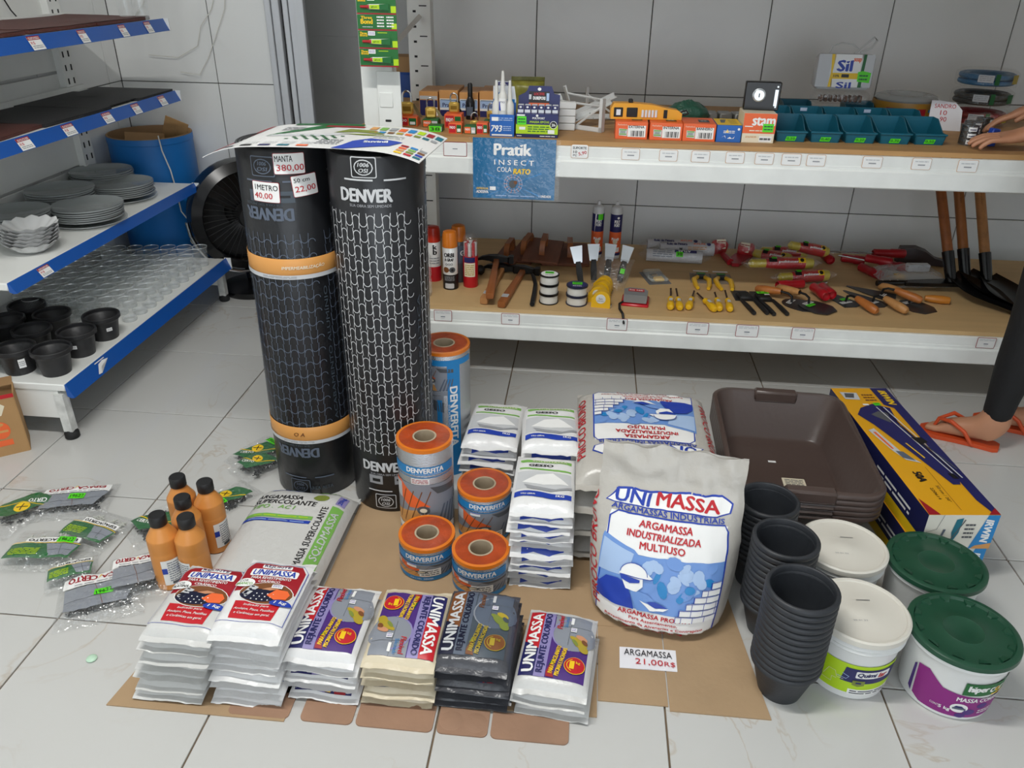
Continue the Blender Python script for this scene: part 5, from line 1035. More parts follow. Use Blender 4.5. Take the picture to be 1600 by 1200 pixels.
# folding white brackets
m_brk=mat('bracket_white','#d9dad8',.35)
def bracket(x,y,z,L1,rot,lab):
    t=thing('shelf_bracket',lab,'bracket',(x,y,z),rot=rot,group='white shelf brackets')
    M().box((L1/2,0,.001),(L1,.02,.002)).box((L1/2,.009,.008),(L1,.002,.016)).build('long_arm',m_brk,t)
    M().box((.001,0,.055),(.002,.02,.11)).box((.006,.009,.055),(.012,.002,.11)).build('short_arm',m_brk,t)
    M().tube([(L1*.75,.004,.006),(.006,.004,.085)],.004,6).build('strut',m_brk,t)
    for k in range(3): M().lathe([(.0025,0),(.0025,.0006)],8,0,Matrix.Translation((L1*(.2+.3*k),0,.002))).build('screw_hole',m_rub,t)
bracket(-.075,2.86,ZU+.012,.17,(R(8),R(-24),R(18)),'white bracket with long arm tilted upward')
bracket(-.062,2.90,ZU+.03,.18,(0,R(-20),R(28)),'white bracket crossing behind the tilted one')
bracket(.045,2.80,ZU,.15,(0,0,R(150)),'white bracket lying flat before the yellow tester')
bracket(-.02,3.05,ZU+.002,.16,(0,0,R(10)),'white bracket standing at the back of the pile')
for k in range(4): M().box((0,0,.012),(.07,.022,.022),bev=.002).build('bracket_bundle',m_brk,None,(-.085,2.825,ZU+.0235*k),(0,0,R(4*k-6)),label='white bracket end, %s from the top of the pile by the epoxy display'%ORD[4-k],cat='bracket',group='piled bracket ends')
# orange, blue and stam cartons
def ofr(name):
    def f(p):
        p.rect(-.012,.008,.046,.044,'white').text(name,.016,.040,.05,.008,'black',1,bold=.03)
        for k in range(11): p.rect(-.002+.004*k,.010,-.002+.004*k+(.0012+.001*(k%3)),.028,'black',1)
        p.poly([(-.040,.012),(-.014,.010),(-.013,.032),(-.041,.034)],'ltgrey',2); p.rect(-.039,.014,-.016,.018,'green',3).rect(-.039,.028,-.016,.032,'green',3).lines(-.036,.019,-.02,.027,2,'dkgreen',4)
        return p.text('Fechadura',-.03,.046,.03,.005,'cream',1)
    return f
def otop(p): return p.rect(.0,-.03,.035,.02,'black').rect(.006,-.02,.028,.012,'dkgrey',1).ell(.012,-.005,.004,.004,'ltgrey',2).ell(.022,-.005,.004,.004,'ltgrey',2).text('S30E0',.0,.032,.03,.006,'brown',1)
for k,(x,nm) in enumerate(((.137,'EXTERNA'),(.249,'INTERNA'),(.356,'BANHEIRO'))): carton('lock_carton','orange lock carton with white %s label'%nm,'carton',x,2.755,ZU,.105,.12,.055,'orange',ofr(nm),otop,0,'lock cartons on the upper rack shelf')
carton('blue_carton','blue and yellow carton between the orange lock cartons and the white-based one','carton',.451,2.755,ZU,.079,.12,.054,'blue',lambda p:p.poly([(-.012,.03),(-.006,.042),(.0,.03)],'yellow').lines(-.018,.028,.018,.038,2,'white',1).ell(.03,.042,.004,.004,'white').poly([(-.024,.014),(-.014,.02),(-.008,.012),(-.012,.022)],'white',1).poly([(-.004,.012),(.004,.018),(.012,.012),(.02,.02),(.016,.012)],'white',1),lambda p:p.rect(-.0395,-.06,.0395,.06,'yellow').poly([(-.02,.04),(-.0,.04),(-.012,-.02),(-.024,-.02)],'dkgrey',1).lines(.005,-.04,.03,.04,6,'mustard',1))
t=carton('lock_box','orange and white carton carrying the black lock','carton',.545,2.755,ZU,.103,.11,.092,'cream',lambda p:lit(p.rect(-.0515,.03,.0515,.092,'orange').text('stam',.012,.068,.07,.026,'white',1,bold=.05).rect(-.046,.050,-.02,.053,'white',1).lines(-.03,.035,.02,.042,1,'cream',1).lines(-.04,.016,-.005,.022,2,'peach',1).rect(.004,.004,.044,.022,'white',1).lines(.006,.006,.042,.02,1,'dkgrey',2),.028,.048,.034,.026))
t=thing('surface_lock','black surface-mounted lock with steel cylinder on orange and white carton','lock',(.553,2.775,ZU+.0925),R(-4))
M().box((0,0,.044),(.112,.03,.088),bev=.003).build('case',m_blk,t)
CT=Matrix.Translation((-.012,-.015,.048))@Matrix.Rotation(R(90),4,'X'); M().lathe([(.021,0),(.021,.006),(.016,.008),(.016,.014),(0,.014)],24,0,CT,caps=False).build('cylinder',m_steel,t); M().box((-.012,-.0295,.048),(.003,.001,.012)).build('keyhole',m_rub,t)
M().box((.043,-.0155,.04),(.01,.001,.05)).build('bolt_slot',mat('chrome','#c9ccd0',.15,1),t)
for z in (.012,.074): M().lathe([(.003,0),(.003,.001)],10,0,Matrix.Translation((.045,-.015,z))@Matrix.Rotation(R(90),4,'X')).build('screw',m_steel,t)
# yellow tester tool on the cartons
m_yel=mat('tool_yellow','#e8a21c',.4)
t=thing('caulking_tool','yellow and black hand tool with bits in clear pocket, on orange cartons','tool',(.18,2.765,ZU+.0558),R(4))
bd=loft(M(),[[(x,y*.02,z) for y,z in ((-1,0),(1,0),(1,h),(-1,h))] for x,h in ((-.115,.034),(-.105,.05),(-.04,.05),(.02,.046),(.07,.035),(.105,.03),(.12,.02))]).build('body',m_yel,t)
for x,w in ((-.09,.03),(-.045,.036)): M().box((x,-.0205,.022),(w,.004,.03),bev=.002).build('black_grip',m_blkm,t)
for k in range(5): M().tube([(-.01+.011*k,-.022,.008),(-.01+.011*k,-.022,.03)],.004,8).build('battery_bit',mat('display_white','#dfe3e8',.4),t)
M().box((.065,-.0205,.018),(.012,.003,.026)).build('clip',m_blkm,t); M().tube([(.09,-.01,.012),(.13,-.014,.016),(.142,-.01,.02),(.135,-.005,.028),(.118,0,.022)],.003,8).build('cord_loop',m_blkm,t)
M().box((-.09,-.023,.022),(.014,.001,.018)).build('white_tag',mat('display_white','#dfe3e8',.4),t); M().box((-.05,-.001,.055),(.014,.018,.014),bev=.003).build('switch',m_blkm,t)
# green bag and grey fittings at back
gb=M().grid(lambda i,j:(lambda a,b:(.075*math.cos(a)*math.sin(b)*(1+.25*noise.noise((math.cos(a)*2,math.sin(a)*2,b*2))),.05*math.sin(a)*math.sin(b),.035-.04*math.cos(b)*(1+.4*noise.noise((a*1.3,b*3,2))) if b>.8 else .0))(2*PI*i,PI*j),28,14)
gb.build('green_bag',mat('green_translucent','#2f5a4a',.3,bump=.6,bscale=40),None,(.345,3.0,ZU+.005),label='dark green plastic bag behind the orange lock cartons',cat='bag')
for k in range(3): M().box((0,0,.02),(.045,.06,.04),bev=.004).build('grey_fitting',mat('grey_metal','#8a8b88',.4,.5),None,(.435+.05*k,3.05,ZU),(0,0,.1*k),label='small grey metal fitting %s'%('beside the green bag','between two others behind the cartons','behind the black lock')[k],cat='fitting',group='grey fittings')
# teal bins
m_teal=mat('teal_plastic','#0e6076',.4)
def bin_mesh(w=.108,d=.15,h=.066):
    mm=M(); t_=.003; x=w/2; xb=x-.010
    pr=[(-d/2,.0),(d/2,.0),(d/2,h),(d/2-.045,h),(-d/2+.03,.034),(-d/2-.004,.034)]
    for s in (-1,1): mm.add([(s*(xb+(x-xb)*z/h),y,z) for y,z in pr]+[(s*(xb+(x-xb)*z/h-t_),y,z) for y,z in pr],[tuple(range(6)),tuple(reversed(range(6,12)))]+[(i,(i+1)%6,6+(i+1)%6,6+i) for i in range(6)])
    mm.box((0,0,.0015),(2*xb,d,.003)); mm.add([(-xb,d/2,0),(xb,d/2,0),(x,d/2,h),(-x,d/2,h),(-xb,d/2-t_,0),(xb,d/2-t_,0),(x,d/2-t_,h),(-x,d/2-t_,h)],[(0,1,2,3),(7,6,5,4),(3,2,6,7)])
    f=.034; xf=xb+(x-xb)*f/h; mm.add([(-xb,-d/2,0),(xb,-d/2,0),(xf,-d/2-.004,f),(-xf,-d/2-.004,f),(-xb,-d/2+t_,0),(xb,-d/2+t_,0),(xf,-d/2+t_,f),(-xf,-d/2+t_,f)],[(0,1,2,3),(7,6,5,4),(3,2,6,7)])
    mm.box((0,-d/2-.006,f-.002),(2*xf+.004,.006,.006),bev=.002)
    return mm.mesh('bin',m_teal,30)
bme_=bin_mesh()
for k in range(5):
    o=link('stacking_bin',bme_,None,(.659+.1115*k,2.815+.005*k,ZU),label='teal stacking bin with lime price, '+('next to the carton with black lock','second from the carton with black lock','third from the carton with black lock','fourth from the carton with black lock','beside the taped packs')[k],cat='bin',group='front row of teal bins')
    Pr().poly([(-.018,.004),(.014,.004),(.018,.018),(-.014,.018)],'lime').text(('0,50','0,40','0,20','0,70','0,50')[k],0,.011,.026,.009,'dkgreen',1,bold=.02).build('price_tag',o,plane((0,-.0765,.0),(1,0,0),(0,-.1,1)),base=.001)
for k in range(5):
    o=link('stacking_bin',bme_,None,(.655+.1115*k,3.0,ZU),label='teal stacking bin in the rear row, '+('behind the lock','second along','third along','fourth along','before the price card')[k],cat='bin',group='rear row of teal bins')
    if k in (1,3): Pr().rect(-.012,.0,.012,.012,'sky').lines(-.01,.002,.01,.01,2,'white',1).build('tag',o,plane((.0,.0705,.048),(1,0,0),(0,0,1)))
for k in range(2):
    o=link('stacking_bin',bme_,None,(.655+.225*k+.11,3.16,ZU),label='teal stacking bin under the soap and nail packs',cat='bin',group='bins under the soap and nail packs')
# Sil packs
def silp(p):
    return p.rect(-.1,-.05,-.055,.06,'ltgrey').poly([(-.055,-.05),(-.04,-.05),(-.045,.0),(-.04,.06),(-.056,.06),(-.05,.0)],'yellow').rect(-.045,-.05,.05,.06,'white').text('Sil',-.005,.022,.05,.036,'blue',2,bold=.07).rect(-.045,-.022,.055,-.002,'yellow',1).text('10%',-.03,-.012,.02,.008,'black',2,bold=.04).rect(-.012,-.017,.014,-.006,'black',2).text('Sil',.0,-.043,.05,.02,'blue',2,bold=.07).poly([(.05,-.05),(.062,-.05),(.066,.06),(.056,.06)],'dkgreen').rect(.066,-.05,.095,.06,'ltgrey').text('soap',.036,.04,.026,.016,'orange',2,bold=.03).poly([(.045,-.03),(.088,-.034),(.09,.0),(.06,.006),(.044,.002)],'lime',3).lines(.05,-.028,.08,-.004,2,'dkgreen',4)
for k,(z,h,lab) in enumerate(((ZU+.068,.045,'flattened clear pack with steel nails under the soap pack'),(ZU+.115,.12,'white and yellow soap pack standing upright on the bins'))):
    if k==1:
        o=M().box((0,0,.06),(.205,.06,.12),bev=.015).build('soap_pack',mat('pack_film','#d8dada',.3,bump=.3,bscale=60),None,(.905,3.16,z),(R(-4),0,0),label=lab,cat='pack'); silp(Pr()).build('print',o,plane((0,-.03,.058),(1,0,0),(0,0,1)),base=.0008)
        M().tube([(.03,.0,.12),(.06,.0,.15),(.09,.0,.175),(.1,.0,.165),(.085,0,.14),(.05,0,.125)],.004,6).build('strap',mat('strap_white','#d0d2d0',.5),o); M().tube([(-.06,.0,.12),(-.05,.0,.145),(-.02,0,.155),(.02,0,.15),(.04,0,.135)],.003,6).build('strap',mat('strap_white','#d0d2d0',.5),o)
    else:
        t=thing('nail_pack',lab,'pack',(.905,3.15,z)); M().box((0,0,h/2),(.20,.08,h),bev=.012).build('clear_film',m_film,t)
        for j in range(9): M().box((-.07+.0175*j,-.012,.018),(.009,.03,.022),bev=.002).build('nail_bundle',mat('rusty_brown','#6d4b38',.5,.4),t)
# coils in clear wrap with price card
m_wrapy=mat('coil_yellow','#a87a22',.4); 
t=thing('hose_coil_pack','clear wrapped coil with yellow-red label behind the teal bins','coil',(1.16,3.2,ZU))
for k in range(3): M().lathe([(.08+.03*math.cos(a)*1.0,.018+.034*k+.016*math.sin(a)) for a in [2*PI*j/10 for j in range(11)]],36,caps=False).build('coil',film('coil_clear','#cfd3d2',.5,.1,.3),t)
M().lathe([(.112,.03),(.113,.035),(.113,.075),(.112,.08)],40,caps=False).build('label_band',m_wrapy,t)
Pr().rect(-.10,.035,.04,.062,'dkred').text('cabo',-.05,.05,.05,.014,'yellow',1,bold=.03).rect(.05,.05,.07,.06,'cyan',1).build('label_print',t,cylmap(.1135),L=.01)
cd=thing('price_card','white card with red handwriting leaning on the coil pack','card',(1.255,3.04,ZU),R(-8)); M().prism([(-.055,0),(.055,0),(.05,.07),(.025,.095),(-.03,.1),(-.055,.1)],-.001,.001,0,Matrix.Rotation(R(75),4,'X')).build('sheet',mat('paper','#ecebef',.7),cd)
Pr().text('SANDRO',-.008,.082,.07,.014,'red',1).text('10',-.01,.060,.022,.016,'red',1).text('90',-.008,.038,.022,.016,'red',1).build('handwriting',cd,plane((0,-.001,0),(1,0,0),(0,math.cos(R(75)),math.sin(R(75)))))
# hose coils
for k,(c,lab) in enumerate((('#a8232c','red hose coil at the bottom of the wrapped hose pile'),('#2c3030','black hose coil between the red and blue ones'),('#1d6fa0','blue hose coil on top of the wrapped hose pile'))):
    t=thing('hose_coil',lab,'hose',(1.425,3.2,ZU+.004+.066*k),group='hose coils on the upper rack shelf')
    mm=M()
    for j in range(2):
        for i in range(2): mm.lathe([(.085-.016*i+.0095*math.cos(a),.015+.02*j+.0095*math.sin(a)) for a in [2*PI*q_/8 for q_ in range(9)]],32,caps=False)
    mm.build('hose',mat('hose'+c,c,.35),t); M().lathe([(.0,.0),(.10,.001),(.104,.015),(.104,.045),(.09,.056),(0,.058)],32,caps=False).build('clear_film',m_film,t)
    Pr().rect(-.07,.02,-.02,.044,'ltgrey').lines(-.066,.024,-.024,.042,3,'grey',1).rect(-.015,.012,.0,.048,'dkgreen').rect(.05,.015,.08,.045,'mustard' if k!=1 else 'dkgreen').build('label',t,cylmap(.1045),L=.01)
# tape packs near the hand
for k,(x,y,rz) in enumerate(((1.235,2.79,0),(1.275,2.87,.4),(1.345,2.95,.8))):
    t=thing('tape_pack',('black tape rolls in shiny wrap beside the last teal bin','silver wrapped black tape pack touched by the fingers','silver wrapped tape pack under the rear hand')[k],'pack',(x,y,ZU),rz,group='wrapped tape packs')
    for j in range(3): M().lathe([(.013,.003+.02*j),(.026,.003+.02*j),(.026,.021+.02*j),(.013,.021+.02*j),(.013,.003+.02*j)],24,caps=False).build('tape',m_blk,t); Pr().rect(-.014,.005+.02*j,.012,.018+.02*j,'white').rect(-.01,.009+.02*j,.008,.012+.02*j,'navy',1).build('tape_label',t,cylmap(.0262),L=.006)
    M().lathe([(.0,.0),(.028,.0),(.0285,.064),(.02,.072),(.004,.08)],20,caps=False).build('clear_film',m_film,t)
M().box((0,0,.028),(.03,.022,.056),bev=.003).build('blue_pack',mat('pack_blue','#2446a6',.35),None,(1.30,2.775,ZU),(0,R(8),R(20)),label='small blue and white packet under the fingertips',cat='pack')
# hanging poster bag
t=thing('glue_trap_poster','blue rat glue packet hanging from the upper rack beam','packet',(-.24,RY-.014,ZU+.006))
def pw(u,v,h=0): return Vector((u,-.003-.005*noise.noise((u*9,v*9,1))-.006*(-v/.2)-h,v))
M().grid(lambda i,j:pw((i-.5)*.272,-.195*(1-j)),14,10).grid(lambda i,j:pw((.5-i)*.272,-.195*(1-j),-.002),14,10).build('packet',mat('pratik_blue','#1d6c9e',.22,var=.25,vscale=5),t)
M().grid(lambda i,j:pw((i-.5)*.30,-.2*(1-j),.002+.001*math.sin(i*9)),14,10).build('clear_film',film('thin_wrap','#f4f6f6',.05,.1,.6,40,.8),t)
p=Pr().text('Pratik',-.005,-.035,.12,.036,'white',1,bold=.05).text('I N S E C T',.0,-.076,.13,.016,'white',1,bold=.02).text('COLA',-.032,-.099,.048,.016,'white',1,bold=.01).text('RATO',.026,-.104,.055,.017,'yellow',1,bold=.06,shear=.15)
for k in range(14):
    a=2*PI*k/14; p.line([(-.002+.018*math.cos(a),-.145+.018*math.sin(a)),(-.002+.032*math.cos(a),-.145+.032*math.sin(a))],.0015,'skin',1)
p.line(arc(-.002,-.145,.03,.03,0,350,20),.0012,'sky',1,close=True).line(arc(-.002,-.145,.022,.022,0,350,18),.0012,'sky',1,close=True).ell(-.004,-.146,.012,.013,'dkgrey',2).ell(.006,-.14,.006,.006,'brown',3)
for a in (20,55,125,160,205,245,300,335): p.poly([(-.002,-.145),(-.002+.10*math.cos(R(a)),max(-.19,min(-.002,-.145+.10*math.sin(R(a))))),(-.002+.10*math.cos(R(a+3)),max(-.19,min(-.002,-.145+.10*math.sin(R(a+3)))))],'cyan',0)
p.text('ARMADILHA',-.105,-.163,.04,.007,'yellow',1,bold=.02).text('ADESIVA',-.105,-.174,.04,.009,'white',1,bold=.04).text('1 UNIDADE',.105,-.183,.04,.008,'white',1,bold=.03).lines(-.06,-.188,.07,-.182,1,'sky',1).rect(-.08,-.168,-.06,-.156,'white',2)
p.build('print',t,lambda u,v,h:pw(u,v,h),L=.03)
# ---------------- goods on the lower rack shelf
def can(x,y,r,h,capc,bodyc,lab,prt=None,rz=0):
    t=thing('spray_can',lab,'can',(x,y,ZL),rz,group='spray cans on the lower rack shelf')
    M().lathe([(0,.0),(r-.002,.0),(r,.003),(r,h*.72),(r-.003,h*.74),(r-.008,h*.75)],28,caps=False).build('body',mat('can_'+bodyc,PCOL[bodyc],.3,.2),t)
    M().lathe([(r-.001,h*.73),(r+.0005,h*.735),(r-.001,h*.93),(r-.004,h*.985),(r-.012,h),(0,h)],28,caps=False).build('cap',mat('cap_'+capc,capc,.3),t)
    if prt: prt(Pr()).build('label',t,cylmap(r+.0004),L=.008,lay=.0003,base=.0004)
W_=.09
can(-.578,2.905,.029,.215,'#c8341f','white','red capped spray can against the rack post',lambda p:p.rect(-W_,.0,W_,.06,'red').text('b',.012,.12,.014,.02,'black',1,bold=.06).text('k',.012,.14,.014,.018,'black',1,bold=.06).lines(-.01,.07,.03,.1,3,'grey',1))
can(-.498,2.825,.0285,.225,'#d9791e','white','orange capped spray can with black base beside the red can',lambda p:p.rect(-W_,.0,W_,.06,'black').text('ORBI',.0,.138,.038,.016,'black',1,bold=.05).text('A GRAF',.0,.12,.034,.011,'black',1,bold=.05).text('OOO',.0,.102,.028,.009,'dkgrey',1,bold=.02).ell(-.012,.08,.012,.011,'brown',1).ell(.012,.08,.012,.011,'dkgrey',1).ell(.012,.08,.005,.005,'black',2).lines(-.02,.036,.02,.055,4,'grey',1).rrect(-.018,.006,.018,.026,.004,'ltgrey',1))
can(-.478,2.905,.0285,.225,'#d9791e','dkgrey','second orange capped spray can standing behind the first',lambda p:p.rect(-W_,.08,W_,.15,'slate').text('G',.018,.12,.014,.02,'white',1,bold=.05))
t=thing('red_canister','red canister of tubes with cream label beside the spray cans','can',(-.425,2.855,ZL))
M().lathe([(0,0),(.028,0),(.029,.003),(.029,.125)],28,caps=False).build('body',mat('can_red',PCOL['red'],.3),t); Pr().rect(-.022,.045,.022,.10,'cream').lines(-.018,.05,.018,.095,6,'mustard',1).rect(-.022,.102,.022,.122,'navy').build('label',t,cylmap(.0292),L=.008)
for k in range(8): a=2*PI*k/8; M().tube([(.019*math.cos(a),.019*math.sin(a),.12),(.019*math.cos(a),.019*math.sin(a),.175)],.0065,8).build('tube',mat('can_red',PCOL['red'],.3) if k%2 else mat('tube_white','#d8d6d4',.3),t)
M().lathe([(.029,.12),(.030,.19),(.02,.205),(0,.206)],24,caps=False).build('clear_cover',m_film,t)
M().ball((0,0,.02),.02).build('black_ball',m_blkm,None,(-.405,2.98,ZL),label='small black rubber ball behind the red canister',cat='ball')
t=thing('clear_bottle','empty clear plastic bottle at the left end of the lower rack shelf','bottle',(-.585,2.735,ZL)); M().lathe([(0,0),(.028,0),(.031,.01),(.031,.06),(.027,.07),(.031,.08),(.031,.15),(.012,.19),(.012,.205)],24,caps=False).build('body',film('pet','#e8ecec',.22,.06,.2),t); M().lathe([(.013,.2),(.0135,.215),(0,.215)],16,caps=False).build('cap',mat('cap_white','#d8dad8',.4),t)
# hammers
m_wood=mat('varnished_wood','#9a5a2c',.4,var=.25,vscale=7,stretch=(6,.6,6)); m_woodl=mat('light_wood','#b98350',.5,var=.2,vscale=7,stretch=(6,.6,6)); m_iron=mat('black_iron','#1c1d1e',.4,.4)
def hammer(x0,y0,x1,y1,z,tone,lab,stk):
    L_=math.hypot(x1-x0,y1-y0); a=math.atan2(y1-y0,x1-x0)-PI/2
    t=thing('claw_hammer',lab,'hammer',(x0,y0,z),a,group='claw hammers')
    loft(M(),[[(dx*w,y,.014+dz*h) for dx,dz in ((-1,-.7),(-.7,-1),(.7,-1),(1,-.7),(1,.7),(.7,1),(-.7,1),(-1,.7))] for y,w,h in ((0,.014,.011),(.01,.0155,.0125),(L_*.3,.014,.011),(L_*.75,.011,.010),(L_,.011,.010))]).build('handle',tone,t)
    hd=loft(M(),[[(x,L_-.012+dy*s,.018+c+dz*s) for dy,dz in ((-1,-1),(1,-1),(1,1),(-1,1))] for x,s,c in ((-.085,.003,-.006),(-.06,.007,.004),(-.03,.011,.006),(0,.015,.002),(.03,.011,.001),(.045,.010,0),(.05,.0145,0),(.068,.0145,0))]); hd.build('head',m_iron,t)
    if stk: Pr().rect(-.012,L_*.12,.012,L_*.2,'ltgrey').lines(-.01,L_*.13,.01,L_*.19,2,'grey',1).build('sticker',t,TOP(.0265))
hammer(-.35,2.665,-.318,3.03,ZL,m_woodl,'claw hammer with pale handle end, lowest of the three',1)
hammer(-.325,2.645,-.345,3.05,ZL+.03,m_wood,'claw hammer with reddish handle on top of the others',0)
hammer(-.282,2.64,-.232,3.02,ZL,m_wood,'claw hammer with grey label band on its handle',1)
M().tube([(0,0,.012),(0,.12,.012),(-.002,.2,.014),(-.012,.25,.022),(-.022,.29,.02)],[.009,.009,.008,.008,.005],10).build('pry_bar',m_iron,None,(-.172,2.665,ZL),label='short black pry bar lying beside the hammers',cat='tool')
# wooden floats
m_floatw=mat('float_wood','#7b4a33',.6,var=.2,vscale=6,stretch=(6,1,6)); 
def float_(x,y,z,w,l,rot,lab,hx=0):
    t=thing('plastering_float',lab,'float',(x,y,z),rot=rot,group='wooden plastering floats')
    M().box((0,0,.006),(w,l,.012),bev=.002).build('plate',m_floatw,t)
    pts=[(hx,-.05,.012),(hx,-.05,.045),(hx,-.035,.062),(hx,.035,.062),(hx,.05,.045),(hx,.05,.012)]
    loft(M(),[[(px+dx*.011,py+dy*.010*ny,pz+dy*.010*nz) for dx,dy in ((-1,-1),(1,-1),(1,1),(-1,1))] for (px,py,pz),(ny,nz) in zip(pts,((-1,0),(-1,0),(-.7,.7),(.7,.7),(1,0),(1,0)))]).build('handle',m_wood,t)
float_(-.31,3.22,ZL,.10,.22,(0,0,R(-8)),'narrow wooden float with upright handle behind the hammers')
float_(-.235,3.25,ZL+.014,.11,.24,(R(8),0,R(-14)),'wooden float resting on another by the wall')
float_(-.165,3.2,ZL+.03,.15,.24,(R(4),R(3),R(-4)),'wooden float on top of the float pile')
float_(-.075,3.26,ZL,.20,.28,(0,0,R(3)),'widest dark wooden float with handle at its end',.02)
# thread spools
m_spool=mat('nylon_thread','#dcdad2',.35,bump=.2,bscale=200,stretch=(.1,.1,8))
def spool(x,y,z,r,dark,lab):
    t=thing('line_spool',lab,'spool',(x,y,z),group='nylon line spools')
    M().lathe([(r*.9,.003),(r*.92,.012),(r*.9,.033)],28,caps=False).build('line',m_spool,t)
    m=mat('spool_dark','#20243a',.35) if dark else m_blk
    for zz_ in (0,.032): M().lathe([(0,zz_),(r,zz_),(r,zz_+.004),(0,zz_+.004)],28,caps=False).build('flange',m,t)
    p=Pr().ell(0,0,r*.86,r*.86,'white' if not dark else 'navy'); p.poly([(-r*.45,r*.0),(r*.45,.0),(r*.45,r*.6),(-r*.45,r*.6)],'lime',1).lines(-r*.35,r*.1,r*.35,r*.5,2,'dkgreen',2).lines(-r*.4,-r*.5,r*.4,-r*.2,2,'grey' if not dark else 'white',1).build('label',t,TOP(.036),lay=.0003)
for k in range(3): spool(-.115,2.725,ZL+.037*k,.036,False,'white line spool, %s of the stack of three'%('bottom','middle','top')[k])
for k in range(2): spool(-.012,2.725,ZL+.037*k,.040,True,'dark-rimmed line spool, %s of the stack of two'%('bottom','top')[k])
# tape measures
m_tmy=mat('tape_yellow','#e3b21e',.35)
def tape_measure(x,y,rz,c,lab,tiltx=0,z=ZL):
    t=thing('tape_measure',lab,'tape measure',(x,y,z),rot=(tiltx,0,rz),group='tape measures')
    out=[(-.034,0),(.034,0),(.036,.004),(.034,.035)]+arc(.004,.036,.029,.028,0,150,8)+[(-.034,.035)]
    M().prism(out,-.014,.014,0,Matrix.Rotation(R(90),4,'X')).build('case',c,t)
    M().lathe([(.018,.0142),(.017,.0155),(0,.0155)],24,0,Matrix.Translation((0,0,.034))@Matrix.Rotation(R(90),4,'X'),caps=False).build('badge',mat('badge_white','#dcdcd6',.4),t)
    M().box((.037,0,.006),(.006,.018,.008)).build('tape_hook',m_steel,t)
    Pr().text('5m',0,.036,.014,.008,'dkgrey',1).lines(-.012,.024,.012,.03,1,'grey',1).build('badge_print',t,FRONT(-.0157),base=.0004)
tape_measure(.077,2.705,R(-6),m_tmy,'yellow tape measure with white badge in front of the row')
tape_measure(.066,2.75,R(-12),m_tmy,'yellow tape measure second in the row')
tape_measure(.078,2.80,R(-16),m_tmy,'yellow tape measure third in the row')
tape_measure(.085,2.85,R(-20),m_tmy,'yellow tape measure at the back of the row')
t=thing('steel_tape_measure','grey and red tape measure with black wrist strap','tape measure',(.205,2.76,ZL),R(-6))
M().box((0,0,.006),(.10,.09,.010),rot=(R(4),0,0),bev=.004).build('base_card',mat('can_red',PCOL['dkred'],.3),t); M().prism([(-.042,-.035),(.042,-.035),(.044,.02),(.03,.04),(-.025,.042),(-.044,.025)],.012,.042).build('case',mat('tape_grey','#8d8f90',.35,.3),t)
Pr().rect(-.028,.002,.03,.028,'red').text('5m 16ft',0,.015,.05,.012,'white',1,bold=.03).build('print',t,TOP(.042)); M().tube([(-.04,-.03,.015),(-.055,-.05,.01),(-.05,-.09,.006),(-.036,-.125,.003),(-.028,-.142,-.03)],[.003,.004,.005,.005,.004],6).build('strap',m_blkm,t)
# putty knives standing in a clear bag behind the tape measures
for k,(x,y) in enumerate(((.0,2.92),(.05,2.95),(.10,2.96),(.15,2.95))):
    t=thing('putty_knife',('putty knife with wide blade beside the dark spools','putty knife standing between the wide one and the bag','putty knife in the clear bag','putty knife with lime sticker at the bag end')[k],'knife',(x,y,ZL+.01),rot=(R(-20),R(8*k-8),R(10)),group='putty knives')
    M().prism([(-.016,.075),(.016,.075),(.024,.14),(-.024,.14)],-.0008,.0008,0,Matrix.Rotation(R(90),4,'X')).build('blade',m_steel,t); M().prism([(-.010,0),(.010,0),(.012,.04),(.009,.08),(-.009,.08),(-.012,.04)],-.006,.006,0,Matrix.Rotation(R(90),4,'X')).build('handle',m_blkm,t)
    if k==3: Pr().rect(-.009,.03,.009,.05,'lime').build('sticker',t,FRONT(-.0062))
fb2=Bag(.14,.16,.05,520,wr=.008); link('clear_bag',fb2.mesh('clear_bag',m_film),None,(.12,2.95,ZL+.02),(R(40),0,R(-20)),label='crumpled clear plastic bag around the putty knives',cat='bag')
# sealant cartridges
for k,x in enumerate((.058,.134)):
    t=thing('sealant_cartridge',('orange and navy sealant cartridge with lime tag','orange and navy sealant cartridge beside the paint rollers')[k],'cartridge',(x,3.27,ZL),group='sealant cartridges')
    M().lathe([(0,0),(.0235,0),(.024,.002),(.024,.215),(.021,.22),(.008,.226),(.006,.24),(0,.24)],28,caps=False).build('tube',mat('cartridge_white','#d6d8d8',.35),t)
    p=Pr().rect(-.075,.014,.075,.026,'navy').rect(-.075,.026,.075,.115,'orange').rect(-.075,.115,.075,.19,'navy').text('POLY',.004,.16,.022,.014,'white',1,bold=.05).text('FORT',.004,.145,.022,.012,'white',1,bold=.05).poly([(-.02,.03),(.02,.03),(.02,.05),(-.02,.048)],'white',1).ell(.0,.075,.01,.012,'cream',1).text('PU 40',.0,.085,.03,.012,'white',2,bold=.05).ell(.008,.176,.005,.005,'white',1)
    if k==0: p.rect(.0,.165,.022,.19,'lime',2).poly([(-.014,.1),(-.006,.19),(-.012,.19)],'white',3)
    p.build('label',t,cylmap(.0242),L=.008,lay=.0002)
